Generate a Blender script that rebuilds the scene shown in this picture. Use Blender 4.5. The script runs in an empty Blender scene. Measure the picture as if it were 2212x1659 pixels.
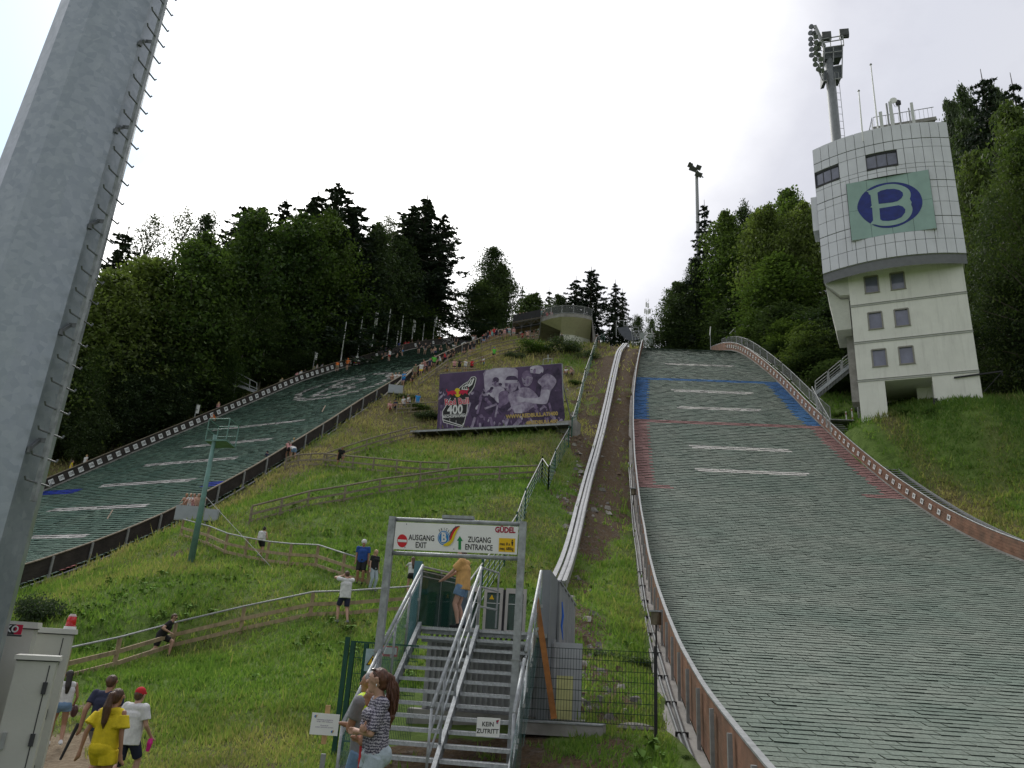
import bpy, bmesh, math, random
import numpy as np
from mathutils import Vector, Matrix, noise as mnoise
random.seed(7); NR = np.random.RandomState(11)
SC = bpy.context.scene; COL = SC.collection
R = math.radians
# ------------------------------------------------------------------ camera
FPX, PITCH, ROLL = 1659.0, R(19.3), R(3.55)      # focal length in units of a 2212 px wide frame
FW = np.array([0, math.cos(PITCH), math.sin(PITCH)]); RT = np.array([1., 0, 0]); UPV = np.cross(RT, FW)
IU = math.cos(ROLL)*UPV - math.sin(ROLL)*RT; IR = math.cos(ROLL)*RT + math.sin(ROLL)*UPV
cd = bpy.data.cameras.new('camera'); cd.sensor_width = 36; cd.lens = 36*FPX/2212
cd.clip_start = .1; cd.clip_end = 6000
co = bpy.data.objects.new('camera', cd); COL.objects.link(co)
co.matrix_world = Matrix(((IR[0], IU[0], -FW[0], 0), (IR[1], IU[1], -FW[1], 0), (IR[2], IU[2], -FW[2], 0), (0, 0, 0, 1)))
SC.camera = co
# ------------------------------------------------------------------ view, sky and sun
SC.view_settings.view_transform = 'Standard'; SC.view_settings.look = 'None'
SC.view_settings.exposure = 0.36; SC.view_settings.gamma = 1
SUN_EL, SUN_AZ = R(45), R(-25)                    # sun behind the cloud above the hill, azimuth from +Y to +X
w = bpy.data.worlds.new("World"); SC.world = w; w.use_nodes = True
nt = w.node_tree; nt.nodes.clear()
def N(nt, t, **k):
    n = nt.nodes.new(t)
    for a, b in k.items():
        if a.startswith('i_'):
            n.inputs[a[2:].replace('_', ' ')].default_value = b
        else: setattr(n, a, b)
    return n
def ramp(nt, fac, stops, interp='LINEAR'):
    n = nt.nodes.new('ShaderNodeValToRGB'); n.color_ramp.interpolation = interp
    el = n.color_ramp.elements
    while len(el) < len(stops): el.new(.5)
    for e, (p, c) in zip(el, stops):
        e.position = p; e.color = c if len(c) == 4 else (*c, 1)
    if fac is not None: nt.links.new(fac, n.inputs[0])
    return n.outputs[0]
def mixc(nt, fac, a, b, mode='MIX'):
    n = nt.nodes.new('ShaderNodeMix'); n.data_type = 'RGBA'; n.blend_type = mode
    for s, v in ((0, fac), (6, a), (7, b)):
        if isinstance(v, (int, float)): n.inputs[s].default_value = v
        elif isinstance(v, tuple): n.inputs[s].default_value = v if len(v) == 4 else (*v, 1)
        else: nt.links.new(v, n.inputs[s])
    return n.outputs[2]
def mth(nt, op, a, b=0.0, c=0.0):
    n = nt.nodes.new('ShaderNodeMath'); n.operation = op
    for i, v in enumerate((a, b, c)):
        if isinstance(v, (int, float)): n.inputs[i].default_value = v
        else: nt.links.new(v, n.inputs[i])
    return n.outputs[0]
def sky_world():
    out = N(nt, 'ShaderNodeOutputWorld'); bg = N(nt, 'ShaderNodeBackground')
    sky = N(nt, 'ShaderNodeTexSky', sky_type='NISHITA', sun_disc=False, sun_elevation=SUN_EL, sun_rotation=SUN_AZ)
    tc = N(nt, 'ShaderNodeTexCoord')
    mp = N(nt, 'ShaderNodeMapping'); mp.inputs['Scale'].default_value = (1, 1, 1.5); mp.inputs['Location'].default_value = (.3, .1, .2)
    nt.links.new(tc.outputs['Generated'], mp.inputs[0])
    nz = N(nt, 'ShaderNodeTexNoise', i_Scale=1.9, i_Detail=7.0, i_Roughness=.55)
    nt.links.new(mp.outputs[0], nz.inputs[0])
    nz2 = N(nt, 'ShaderNodeTexNoise', i_Scale=6.0, i_Detail=6.0, i_Roughness=.6); nt.links.new(mp.outputs[0], nz2.inputs[0])
    # brightness of the cloud layer: brightest towards the hidden sun
    dot = N(nt, 'ShaderNodeVectorMath', operation='DOT_PRODUCT'); nt.links.new(tc.outputs['Generated'], dot.inputs[0])
    dot.inputs[1].default_value = (math.sin(SUN_AZ)*math.cos(SUN_EL), math.cos(SUN_AZ)*math.cos(SUN_EL), math.sin(SUN_EL))
    glow = ramp(nt, dot.outputs['Value'], [(0, (.42, .43, .46)), (.55, (.58, .59, .63)), (.74, (.55, .565, .63)), (.80, (.60, .61, .67)), (.87, (.98, .98, 1.0)), (.92, (1.6, 1.6, 1.58)), (1, (2.6, 2.58, 2.5))])
    soft = mixc(nt, .30, glow, ramp(nt, nz2.outputs[0], [(.36, (.72, .72, .76)), (.62, (1.06, 1.06, 1.05))]), 'MULTIPLY')
    # a break in the cloud low in the west (left of the view) with pale blue behind
    d2 = N(nt, 'ShaderNodeVectorMath', operation='DOT_PRODUCT'); nt.links.new(tc.outputs['Generated'], d2.inputs[0])
    v = Vector(GAP).normalized(); d2.inputs[1].default_value = v
    wob = mth(nt, 'MULTIPLY_ADD', nz.outputs[0], .03, d2.outputs['Value'])
    gap = ramp(nt, wob, [(.994, (0, 0, 0)), (1.010, (1, 1, 1))])
    blue = mixc(nt, 1.0, sky.outputs[0], (.10, .105, .11), 'MULTIPLY')
    blue2 = mixc(nt, .5, blue, (.62, .84, .98))
    colr = mixc(nt, gap, soft, blue2)
    nt.links.new(colr, bg.inputs[0]); bg.inputs[1].default_value = SKY_S
    nt.links.new(bg.outputs[0], out.inputs[0])
def ray(px, py): return FW*FPX + IR*(px-1106) + IU*(829.5-py)
def at(px, py, Y):
    r = ray(px, py); return Vector(r*Y/r[1])
def px_of(P):
    P = np.array(P); d = P@FW
    return 1106+FPX*(P@IR)/d, 829.5-FPX*(P@IU)/d
g_ = ray(40, 40); GAP = tuple(g_)
SKY_S = 1.0
sky_world()
sd = bpy.data.lights.new('sun', 'SUN'); sd.energy = .9; sd.angle = R(14); sd.color = (1, .96, .9)
so = bpy.data.objects.new('sun', sd); COL.objects.link(so)
so.rotation_euler = (SUN_EL-R(90), 0, -SUN_AZ)    # light travels away from azimuth SUN_AZ
_dir = Vector((math.sin(SUN_AZ)*math.cos(SUN_EL), math.cos(SUN_AZ)*math.cos(SUN_EL), math.sin(SUN_EL)))
so.rotation_euler = _dir.to_track_quat('Z', 'Y').to_euler(); so.location = _dir*400
# ------------------------------------------------------------------ materials
MATS = {}
def mat(name, col, rough=.7, metal=0.0, var=.18, scale=3.0, bump=0.0, bscale=20.0, col2=None, trans=0.0, spec=.4, stretch=None, det=5.0, grime=0.0):
    """Principled material whose colour wanders between two tones in object space."""
    if name in MATS: return MATS[name]
    m = bpy.data.materials.new(name); m.use_nodes = True; t = m.node_tree
    b = t.nodes['Principled BSDF']; b.inputs['Roughness'].default_value = rough; b.inputs['Metallic'].default_value = metal
    b.inputs['Specular IOR Level'].default_value = spec
    tc = N(t, 'ShaderNodeTexCoord'); mp = N(t, 'ShaderNodeMapping'); t.links.new(tc.outputs['Object'], mp.inputs[0])
    if stretch: mp.inputs['Scale'].default_value = stretch
    nz = N(t, 'ShaderNodeTexNoise', i_Scale=scale, i_Detail=det, i_Roughness=.62); t.links.new(mp.outputs[0], nz.inputs[0])
    c2 = col2 or tuple(c*(1-var) for c in col); c1 = tuple(min(1, c*(1+var*.6)) for c in col) if not col2 else col
    c = ramp(t, nz.outputs[0], [(.32, c2), (.66, c1)])
    if grime:
        n3 = N(t, 'ShaderNodeTexNoise', i_Scale=scale*.35, i_Detail=8.0, i_Roughness=.7); t.links.new(mp.outputs[0], n3.inputs[0])
        c = mixc(t, ramp(t, n3.outputs[0], [(.45, (0, 0, 0)), (.7, (grime, grime, grime))]), c, (.09, .08, .06))
    t.links.new(c, b.inputs['Base Color'])
    if bump:
        n2 = N(t, 'ShaderNodeTexNoise', i_Scale=bscale, i_Detail=4.0); t.links.new(mp.outputs[0], n2.inputs[0])
        bp = N(t, 'ShaderNodeBump', i_Strength=bump, i_Distance=.03); t.links.new(n2.outputs[0], bp.inputs['Height']); t.links.new(bp.outputs[0], b.inputs['Normal'])
    if trans:
        tr = N(t, 'ShaderNodeBsdfTranslucent'); t.links.new(c, tr.inputs[0])
        mx = N(t, 'ShaderNodeMixShader'); mx.inputs[0].default_value = trans
        o = t.nodes['Material Output']; t.links.new(b.outputs[0], mx.inputs[1]); t.links.new(tr.outputs[0], mx.inputs[2]); t.links.new(mx.outputs[0], o.inputs[0])
    MATS[name] = m; return m
def glass_mat(name, tint, alpha=.45, rough=.05):
    if name in MATS: return MATS[name]
    m = bpy.data.materials.new(name); m.use_nodes = True; t = m.node_tree; b = t.nodes['Principled BSDF']
    b.inputs['Roughness'].default_value = rough; b.inputs['Alpha'].default_value = alpha
    tc = N(t, 'ShaderNodeTexCoord'); nz = N(t, 'ShaderNodeTexNoise', i_Scale=1.5); t.links.new(tc.outputs['Object'], nz.inputs[0])
    t.links.new(ramp(t, nz.outputs[0], [(.3, tuple(c*.8 for c in tint)), (.7, tint)]), b.inputs['Base Color'])
    MATS[name] = m; return m
# ------------------------------------------------------------------ mesh builder
class MB:
    def __init__(s): s.v = []; s.f = []; s.m = []
    def add(s, vs, fs, mi=0):
        o = len(s.v); s.v += [tuple(v) for v in vs]; s.f += [tuple(i+o for i in f) for f in fs]; s.m += [mi]*len(fs)
        return s
    def box(s, c, size, rz=0.0, mi=0, rot=None, taper=1.0):
        hx, hy, hz = size[0]/2, size[1]/2, size[2]/2
        M = rot if rot is not None else Matrix.Rotation(rz, 3, 'Z')
        vs = []
        for z, t in ((-hz, 1), (hz, taper)):
            for x, y in ((-hx, -hy), (hx, -hy), (hx, hy), (-hx, hy)):
                vs.append(M@Vector((x*t, y*t, z))+Vector(c))
        return s.add(vs, [(3, 2, 1, 0), (4, 5, 6, 7), (0, 1, 5, 4), (1, 2, 6, 5), (2, 3, 7, 6), (3, 0, 4, 7)], mi)
    def beam(s, a, b, w, h, mi=0, up=Vector((0, 0, 1))):
        """rectangular bar from a to b, w across, h along up"""
        a = Vector(a); b = Vector(b); d = (b-a)
        if d.length < 1e-6: return s
        d.normalize(); x = d.cross(up)
        if x.length < 1e-4: x = d.cross(Vector((0, 1, 0)))
        x.normalize(); y = x.cross(d); vs = []
        for p in (a, b):
            for i, j in ((-1, -1), (1, -1), (1, 1), (-1, 1)): vs.append(p+x*(i*w/2)+y*(j*h/2))
        return s.add(vs, [(0, 1, 2, 3), (7, 6, 5, 4), (0, 4, 5, 1), (1, 5, 6, 2), (2, 6, 7, 3), (3, 7, 4, 0)], mi)
    def tube(s, pts, r, n=8, mi=0, cap=True):
        pts = [Vector(p) for p in pts]; rs = r if isinstance(r, (list, tuple)) else [r]*len(pts)
        vs = []; fs = []; prev = None
        for i, p in enumerate(pts):
            d = (pts[min(i+1, len(pts)-1)]-pts[max(i-1, 0)]).normalized()
            if prev is None:
                x = d.cross(Vector((0, 0, 1)))
                if x.length < 1e-3: x = d.cross(Vector((0, 1, 0)))
                x.normalize()
            else: x = (prev-d*prev.dot(d)).normalized()
            prev = x; y = d.cross(x)
            for k in range(n):
                a = 2*math.pi*(k+.5)/n; vs.append(p+(x*math.cos(a)+y*math.sin(a))*rs[i])
        for i in range(len(pts)-1):
            for k in range(n):
                fs.append((i*n+k, (i+1)*n+k, (i+1)*n+(k+1) % n, i*n+(k+1) % n))
        if cap: fs += [tuple(range(n)), tuple(reversed(range((len(pts)-1)*n, len(pts)*n)))]
        return s.add(vs, fs, mi)
    def ball(s, c, r, n=10, m=7, mi=0, sc=(1, 1, 1)):
        vs = []; fs = []
        for i in range(m+1):
            th = math.pi*i/m
            for k in range(n):
                a = 2*math.pi*k/n; vs.append((c[0]+r*sc[0]*math.sin(th)*math.cos(a), c[1]+r*sc[1]*math.sin(th)*math.sin(a), c[2]+r*sc[2]*math.cos(th)))
        for i in range(m):
            for k in range(n): fs.append((i*n+k, (i+1)*n+k, (i+1)*n+(k+1) % n, i*n+(k+1) % n))
        return s.add(vs, fs, mi)
    def prism(s, poly, M, h, mi=0):
        """2D polygon (x,y) extruded from 0 to h along local z, placed by 4x4 matrix M"""
        n = len(poly); vs = [M@Vector((x, y, 0)) for x, y in poly]+[M@Vector((x, y, h)) for x, y in poly]
        fs = [tuple(reversed(range(n))), tuple(range(n, 2*n))]+[(i, (i+1) % n, n+(i+1) % n, n+i) for i in range(n)]
        return s.add(vs, fs, mi)
    def quad(s, a, b, c, d, mi=0): return s.add([a, b, c, d], [(0, 1, 2, 3)], mi)
    def text(s, st, size, M, mi=0, align='CENTER', depth=.004, bold=0.0, sx=1.0, res=3):
        """lettering standing in the local xy plane of M"""
        vs, fs = text_geo(st, size, align, depth, bold, res)
        return s.add([M@Vector((v[0]*sx, v[1], v[2])) for v in vs], fs, mi)
    def build(s, name, mats, parent=None, loc=None, smooth=False):
        if not isinstance(mats, (list, tuple)): mats = [mats]
        vs = s.v; L = Vector(loc) if loc is not None else None
        if L is not None: vs = [(v[0]-L.x, v[1]-L.y, v[2]-L.z) for v in vs]
        me = bpy.data.meshes.new(name); me.from_pydata(vs, [], s.f); me.update()
        for m in mats: me.materials.append(m)
        if len(mats) > 1: me.polygons.foreach_set('material_index', s.m)
        if smooth: me.polygons.foreach_set('use_smooth', [True]*len(s.f))
        o = bpy.data.objects.new(name, me); COL.objects.link(o)
        if L is not None: o.location = L
        if parent is not None:
            o.parent = parent
            if L is not None: o.location = L-PLOC(parent)
            else: o.location = -PLOC(parent)
        return o
def PLOC(p):
    return p.location + (PLOC(p.parent) if p.parent else Vector((0, 0, 0)))
_TX = {}
def text_geo(st, size, align, depth, bold, res):
    k = (st, size, align, depth, bold, res)
    if k not in _TX:
        cu = bpy.data.curves.new('lettering', 'FONT'); cu.body = st; cu.size = size; cu.align_x = align; cu.align_y = 'CENTER'
        cu.extrude = depth; cu.offset = bold; cu.resolution_u = res
        o = bpy.data.objects.new('lettering', cu); COL.objects.link(o)
        dg = bpy.context.evaluated_depsgraph_get(); me = o.evaluated_get(dg).to_mesh()
        _TX[k] = ([tuple(v.co) for v in me.vertices], [tuple(p.vertices) for p in me.polygons])
        o.evaluated_get(dg).to_mesh_clear(); bpy.data.objects.remove(o); bpy.data.curves.remove(cu)
    return _TX[k]
def tag(o, label=None, cat=None, group=None, kind=None):
    if label:
        o['label'] = label
        if len(label.split()) > 16: print('LONG', len(label.split()), label)
    if cat: o['category'] = cat
    if group: o['group'] = group
    if kind: o['kind'] = kind
    return o
def thing(name, loc, label, cat, group=None, rz=0.0):
    """an Empty at the base of a thing; parts are built in world coordinates and parented to it"""
    o = bpy.data.objects.new(name, None); COL.objects.link(o); o.location = Vector(loc); o.empty_display_size = .2
    return tag(o, label, cat, group)
def frame(o, x, y, z=None):
    """4x4 from origin, x axis, y axis"""
    x = Vector(x).normalized(); y = Vector(y); y = (y-x*y.dot(x)).normalized(); z = x.cross(y)
    return Matrix(((x.x, y.x, z.x, o[0]), (x.y, y.y, z.y, o[1]), (x.z, y.z, z.z, o[2]), (0, 0, 0, 1)))
G = dict(
 steel=mat('galvanised steel', (.34, .36, .37), .5, .45, .3, 9, .1, 60, det=8),
 steel2=mat('dull galvanised rail', (.34, .35, .35), .55, .35, .25, 5, det=7),
 alu=mat('bare aluminium', (.34, .345, .355), .5, .25, .2, 2),
 dark=mat('black rubber', (.02, .02, .022), .6, 0, .2),
 wood=mat('weathered fence timber', (.37, .285, .175), .85, 0, .35, 6, .25, 40, stretch=(1, 1, .3), grime=.35),
 woodo=mat('old grey fence timber', (.25, .21, .155), .9, 0, .35, 6, .25, 40, grime=.4),
 woodr=mat('stained brown wall boards', (.25, .13, .082), .75, 0, .45, 1.6, .2, 30, det=9, grime=.55),
 woodd=mat('dark tarred wall boards', (.045, .038, .034), .85, 0, .4, 1.5, .2, 30, grime=.2),
 conc=mat('grey concrete', (.33, .32, .30), .9, 0, .25, 1.5, .15, 25, det=9, grime=.45),
 white=mat('white enamel sign', (.80, .80, .79), .45, 0, .05, 2),
 black=mat('black lettering', (.02, .02, .022), .5, 0, .1),
 dgreen=mat('dark green coated steel', (.012, .075, .05), .5, 0, .25, 3),
)
# ------------------------------------------------------------------ the two landing slopes: heading, profile z(v), edges u(v)
class Hill:
    def __init__(s, ph, prof, uw, uf):
        a = R(ph); s.cu = np.array([math.cos(a), -math.sin(a)]); s.cv = np.array([math.sin(a), math.cos(a)]); s.ph = a
        s.pv = np.array([p[0] for p in prof], float); s.pz = np.array([p[1] for p in prof], float)
        s.a = np.array(uw, float).T; s.b = np.array(uf, float).T
        # smooth the profile through dense resampling
        g = np.arange(s.pv[0], s.pv[-1]+.01, .25); z = np.interp(g, s.pv, s.pz); k = np.hanning(21); k /= k.sum()
        zp = np.concatenate([z[0]-(z[10:0:-1]-z[0]), z, z[-1]+(z[-1]-z[-2:-12:-1])]); s.gv = g; s.gz = np.convolve(zp, k, 'valid')
    def z(s, v): return np.interp(v, s.gv, s.gz)
    def ul(s, v): return np.interp(v, s.a[0], s.a[1])
    def ur(s, v): return np.interp(v, s.b[0], s.b[1])
    def uv(s, x, y): return x*s.cu[0]+y*s.cu[1], x*s.cv[0]+y*s.cv[1]
    def xy(s, u, v): return u*s.cu[0]+v*s.cv[0], u*s.cu[1]+v*s.cv[1]
    def P(s, u, v, h=0.0):
        x, y = s.xy(u, v); return Vector((x, y, float(s.z(v))+h))
HR = Hill(4.5, [(2, -3.0), (6, -2.7), (10.3, -2.25), (13, -1.98), (16.9, -1.5), (21.8, -.6), (26.4, .5), (31.7, 1.9), (38.3, 4.0), (43.6, 6.1), (46.5, 7.25), (49.1, 8.5), (51.3, 9.6), (53.3, 10.8), (56, 12.4), (58.7, 14.2), (61.8, 16.4), (64.6, 18.5), (66.8, 20.2), (70.7, 23.2), (73.5, 25.5), (76.4, 27.8), (80.8, 31.1), (85, 34.0), (88, 35.9), (91.6, 37.7), (96, 39.4), (101.5, 41), (108, 42)],
    [(2, 2.3), (10.3, 2.6), (13, 2.75), (16.9, 2.95), (21.8, 3.2), (26.4, 3.45), (31.7, 3.75), (38.3, 4.15), (43.6, 4.5), (51, 4.9), (58.7, 5.3), (64.6, 5.7), (70.7, 6.25), (76.4, 7.0), (85, 8.3), (92, 9.3), (108, 11)],
    [(2, 27.5), (30, 26), (44.1, 24.9), (51.3, 24.2), (58.7, 23.5), (64.6, 22.9), (70.7, 22.3), (76.4, 21.8), (85, 20.9), (91.6, 20.3), (101.5, 19.4), (108, 18.6)])
HL = Hill(28.5, [(6, -2.6), (12, -2.0), (17, -1.0), (21, .3), (25, 1.9), (29, 3.8), (33, 6.0), (37, 8.6), (40.5, 11), (44.3, 13.7), (48.9, 16.95), (54.7, 21), (62.8, 26.75), (68.8, 31), (74.9, 34.8), (80.1, 37.7), (84.4, 40.3), (92.1, 44.6), (101.9, 49.2), (110.6, 53), (118, 55)],
    [(6, -69), (40, -68.8), (62.8, -68.2), (92, -67.4), (118, -66.7)],
    [(6, -40.2), (24, -41.8), (40.5, -43.2), (48.9, -44.5), (54.7, -45.9), (62.8, -46.9), (70, -47.3), (76, -48.2), (84, -50), (94, -53), (104, -55.5), (118, -58)])
# ------------------------------------------------------------------ terrain: thin plate spline through surveyed points
CP = [(-1, 6, -1.9), (-1.5, 8.8, -1.97), (4, 4, -2.0), (12, 0, -2.3), (-6, 11.7, -2.5), (-8, 14.7, -2.62), (-11, 17.5, -2.6), (-14, 8, -2.4), (0, 0, -1.85), (-12, 0, -2.1), (0, -20, -1.9), (-30, -10, -2.2), (30, -10, -3),
      (-1.2, 12.4, -2.35), (-3.4, 13, -2.4), (-4.5, 16.5, -2.2), (2.2, 13, -2.15), (1.2, 17, -1.5), (2.2, 16.6, -1.42), (3.2, 17, -1.35), (-.5, 17.5, -1.65), (-14.5, 24, -1.55), (-12, 22.5, -1.25), (-7.5, 25.6, -.2), (-6.5, 26, .35), (-4, 27, 1.0), (-6.3, 31, 2.45), (-3.9, 31, 1.95),
      (-10.5, 34.5, 3.2), (-16.5, 40, 4.2), (-12.5, 32, 2.35), (-20, 33, .4), (-24, 28, -1.2), (2.6, 20, -.9), (3.5, 25, .1), (1, 24, .3), (1.5, 30, 2.2),
      (-14.8, 44, 6.9), (-7, 45, 8.3), (1.8, 46, 9.2), (-16, 57, 12.5), (-11, 56.5, 13.3), (-4.5, 57.5, 14.3), (5, 57, 14.2),
      (-6.4, 65, 17.2), (4.2, 60.4, 16.9), (-1, 67, 20.0), (-4.5, 72, 23.2), (5, 72, 23.6), (-3, 80, 29.2), (6, 79, 28.4), (2, 88, 34.2), (7, 91, 36.9), (12, 91, 37.2), (7.5, 95, 39.3), (3, 95, 39.2), (10.5, 96, 39.8), (5, 100, 40.2), (12, 100, 40.4), (15, 112, 42.5), (0, 106, 42.5), (6, 130, 47.5), (-3, 118, 47.5),
      # bank right of the small hill, plateau of the tower, forest slopes
      (31, 46, 8.6), (36, 47, 12.4), (33, 53, 14.0), (38, 53, 17.4), (46, 50, 18.2), (55, 46, 17.5), (29.5, 60.6, 19.9), (31, 60.0, 20.1), (33.6, 58.4, 20.5), (37.5, 56.2, 20.4), (35, 54.5, 19.5), (42, 54.6, 20.9), (52, 54, 20.4), (44, 62, 22.5), (33, 68, 24.2), (52, 68, 24.5), (34, 80, 31), (60, 85, 34), (33, 95, 39.5), (45, 110, 42), (90, 60, 24), (90, 100, 40), (34, 36, 3.8), (45, 36, 9), (60, 25, 6), (34, 20, -1.5), (50, 5, -1), (28, 112, 43.5),
      # left forest
      (-50, 72, 12.5), (-45, 84, 20.5), (-38, 98, 31), (-30, 112, 40), (-62, 60, 5), (-60, 80, 16), (-55, 105, 30), (-45, 125, 42), (-20, 130, 51), (-75, 40, -1), (-85, 90, 18), (-80, 130, 40), (-20, 150, 53), (20, 150, 49), (60, 150, 46), (-60, 160, 50), (90, 150, 46), (-60, 20, -3), (-90, 0, -3), (-40, 8, -2.6), (90, 0, 2)]
for H, us in ((HR, (-.15, .35, .65, 1.15)), (HL, (-.03, .35, .7, 1.03))):
    for v in np.arange(10, H.pv[-1]-4, 8.):
        a, b = H.ul(v), H.ur(v)
        for k, u in enumerate((a-1.3, a*.6+b*.4, b*.6+a*.4, b+1.3)):
            if H is HR and k == 3 and v < 35: continue
            x, y = H.xy(u, v); CP.append((x, y, float(H.z(v))-(.35 if k in (1, 2) else .12)))
CP = np.array(CP, float)
def _phi(r2): return .5*r2*np.log(r2+1e-9)
def _tps(cp, lam=.12):
    n = len(cp); d2 = ((cp[:, None, :2]-cp[None, :, :2])**2).sum(2)
    A = np.zeros((n+3, n+3)); A[:n, :n] = _phi(d2)+lam*np.eye(n)*4; A[:n, n] = 1; A[:n, n+1:] = cp[:, :2]; A[n:, :n] = A[:n, n:].T
    return np.linalg.solve(A, np.concatenate([cp[:, 2], np.zeros(3)]))
W_ = _tps(CP)
X0, X1, Y0, Y1, ST = -90., 90., -20., 160., .75
gx = np.arange(X0, X1+.01, ST); gy = np.arange(Y0, Y1+.01, ST)
GX, GY = np.meshgrid(gx, gy); GZ = np.zeros_like(GX)
for i in range(len(gy)):
    q = np.stack([GX[i], GY[i]], 1); d2 = ((q[:, None]-CP[None, :, :2])**2).sum(2)
    GZ[i] = _phi(d2)@W_[:len(CP)]+W_[len(CP)]+q@W_[-2:]
def vnoise(x, y, s, seed):
    r = np.random.RandomState(seed); T = r.rand(64, 64); x = x/s; y = y/s
    xi = np.floor(x).astype(int); yi = np.floor(y).astype(int); fx = x-xi; fy = y-yi; fx = fx*fx*(3-2*fx); fy = fy*fy*(3-2*fy)
    t = lambda a, b: T[a % 64, b % 64]
    return (t(xi, yi)*(1-fx)+t(xi+1, yi)*fx)*(1-fy)+(t(xi, yi+1)*(1-fx)+t(xi+1, yi+1)*fx)*fy-.5
bump_ = vnoise(GX, GY, 5., 1)*.5+vnoise(GX, GY, 2., 2)*.22
def inside(H, x, y, m=0.0):
    u, v = H.uv(x, y); return (u > H.ul(v)-m) & (u < H.ur(v)+m) & (v > H.pv[0]) & (v < H.pv[-1])
near_h = inside(HR, GX, GY, 2) | inside(HL, GX, GY, 2)
flat = (np.abs(GX) < 16) & (GY < 22) | ((GX > 28) & (GX < 44) & (GY > 52) & (GY < 68))
GZ = GZ+np.where(near_h, 0, np.where(flat, bump_*.2, bump_))
for H in (HR, HL):
    ins = inside(H, GX, GY, .1); u, v = H.uv(GX, GY); GZ = np.where(ins, H.z(v)-.9, GZ)
_dx = at(350, 1360, 26.2); GZ = GZ-.85*np.exp(-((GX-_dx.x)**2/4.2+(GY-26.5)**2/1.0))
def tz(x, y):
    fx = np.clip((np.asarray(x, float)-X0)/ST, 0, len(gx)-1.001); fy = np.clip((np.asarray(y, float)-Y0)/ST, 0, len(gy)-1.001)
    i = fx.astype(int); j = fy.astype(int); a = fx-i; b = fy-j
    return (GZ[j, i]*(1-a)+GZ[j, i+1]*a)*(1-b)+(GZ[j+1, i]*(1-a)+GZ[j+1, i+1]*a)*b
def hz(x, y):
    """height of whatever one walks on: terrain or matting"""
    z = tz(x, y)
    for H in (HR, HL):
        u, v = H.uv(x, y); z = np.where(inside(H, x, y), H.z(v)+.05, z)
    return z
def gnd(px, py, f=tz, y0=4., y1=158., off=0.0):
    """where the line of sight through a picture point meets the ground"""
    r = ray(px, py); ys = np.arange(y0, y1, .12); P = r[None]*(ys/r[1])[:, None]
    h = f(P[:, 0], P[:, 1])+off-P[:, 2]
    k = np.where((h[1:] >= 0) & (h[:-1] < 0))[0]
    i = k[0]+1 if len(k) else int(np.argmax(h))
    return Vector((P[i, 0], P[i, 1], float(f(P[i, 0], P[i, 1]))))
def T3(x, y, h=0.0): return Vector((x, y, float(tz(x, y))+h))
# lift track line (needed for the rocky gully beside it)
LIFT_PX = [(1205, 1255), (1222, 1218), (1234, 1183), (1246, 1130), (1258, 1082), (1265, 1053), (1277, 1004), (1290, 970), (1303, 916), (1318, 843), (1330, 784), (1336, 758), (1351, 724)]
LIFT = []
for (px, py), Y in zip(LIFT_PX, np.interp(range(13), [0, 12], [22.5, 88])):
    pass
def _lift():
    prev = 20.
    for px, py in LIFT_PX:
        p = gnd(px, py, off=.55, y0=max(20., prev)); prev = p.y+.2; LIFT.append(Vector((p.x, p.y, p.z+.55)))
_lift()
for i in range(1):                                   # even out bumps along the track
    LIFT = [LIFT[0]]+[LIFT[k]*.5+(LIFT[k-1]+LIFT[k+1])*.25 for k in range(1, len(LIFT)-1)]+[LIFT[-1]]
def _fine(P, n=60):
    t = np.linspace(0, len(P)-1, n); A = np.array([tuple(p) for p in P]); k = np.arange(len(P)); o = [np.interp(t, k, A[:, i]) for i in range(3)]
    for i in range(3): q = o[i]; q[1:-1] = (q[:-2]+2*q[1:-1]+q[2:])/4; q[1:-1] = (q[:-2]+2*q[1:-1]+q[2:])/4
    z = np.maximum(o[2], tz(o[0], o[1])+.42)
    for _ in range(4): z[1:-1] = np.maximum((z[:-2]+2*z[1:-1]+z[2:])/4, tz(o[0][1:-1], o[1][1:-1])+.42)
    return [Vector((a, b, c)) for a, b, c in zip(o[0], o[1], z)]
LIFT = _fine(LIFT)
lx = np.array([p.x for p in LIFT]); ly = np.array([p.y for p in LIFT])
def soil(x, y):
    """how bare and stony the ground is (0 grass .. 1 rock), how dry the grass is"""
    d = np.abs(x-np.interp(y, ly, lx)-np.interp(y, [20, 40, 60, 90], [.6, .8, .9, .3])); wd = np.interp(y, [15, 24, 32, 40, 46, 60, 90], [.9, 1.1, .9, 1.0, 2.0, 3.6, 4.5])
    s = np.clip(1.25-d/wd+vnoise(x, y, 1.1, 5)*1.3, 0, 1)*(y > 17)*(y < 100)
    s = s*np.interp(y, [22, 36, 44], [.62, .60, 1.])
    s = np.maximum(s, np.clip(1.4-np.hypot((x+.7)/2.9, (y-14.8)/2.3)+vnoise(x, y, .8, 8), 0, 1)*1.6)            # bare earth under the stairs
    s = np.maximum(s, np.clip(1-np.hypot((x+3.2)/1.7, (y-12.2)/1.4)+vnoise(x, y, .6, 8), 0, 1)*1.5)
    s = np.maximum(s, np.clip(.8-np.hypot((x+15.5)/2.5, (y-38)/2.)+vnoise(x, y, .9, 9), 0, 1))
    return np.clip(s, 0, 1)
def path(x, y): return np.clip(1.25-np.hypot((x+7.7+.42*(y-15))/1.0, (y-15.5)/4.5)+vnoise(x, y, 1.0, 6)*.8, 0, 1)
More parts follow.
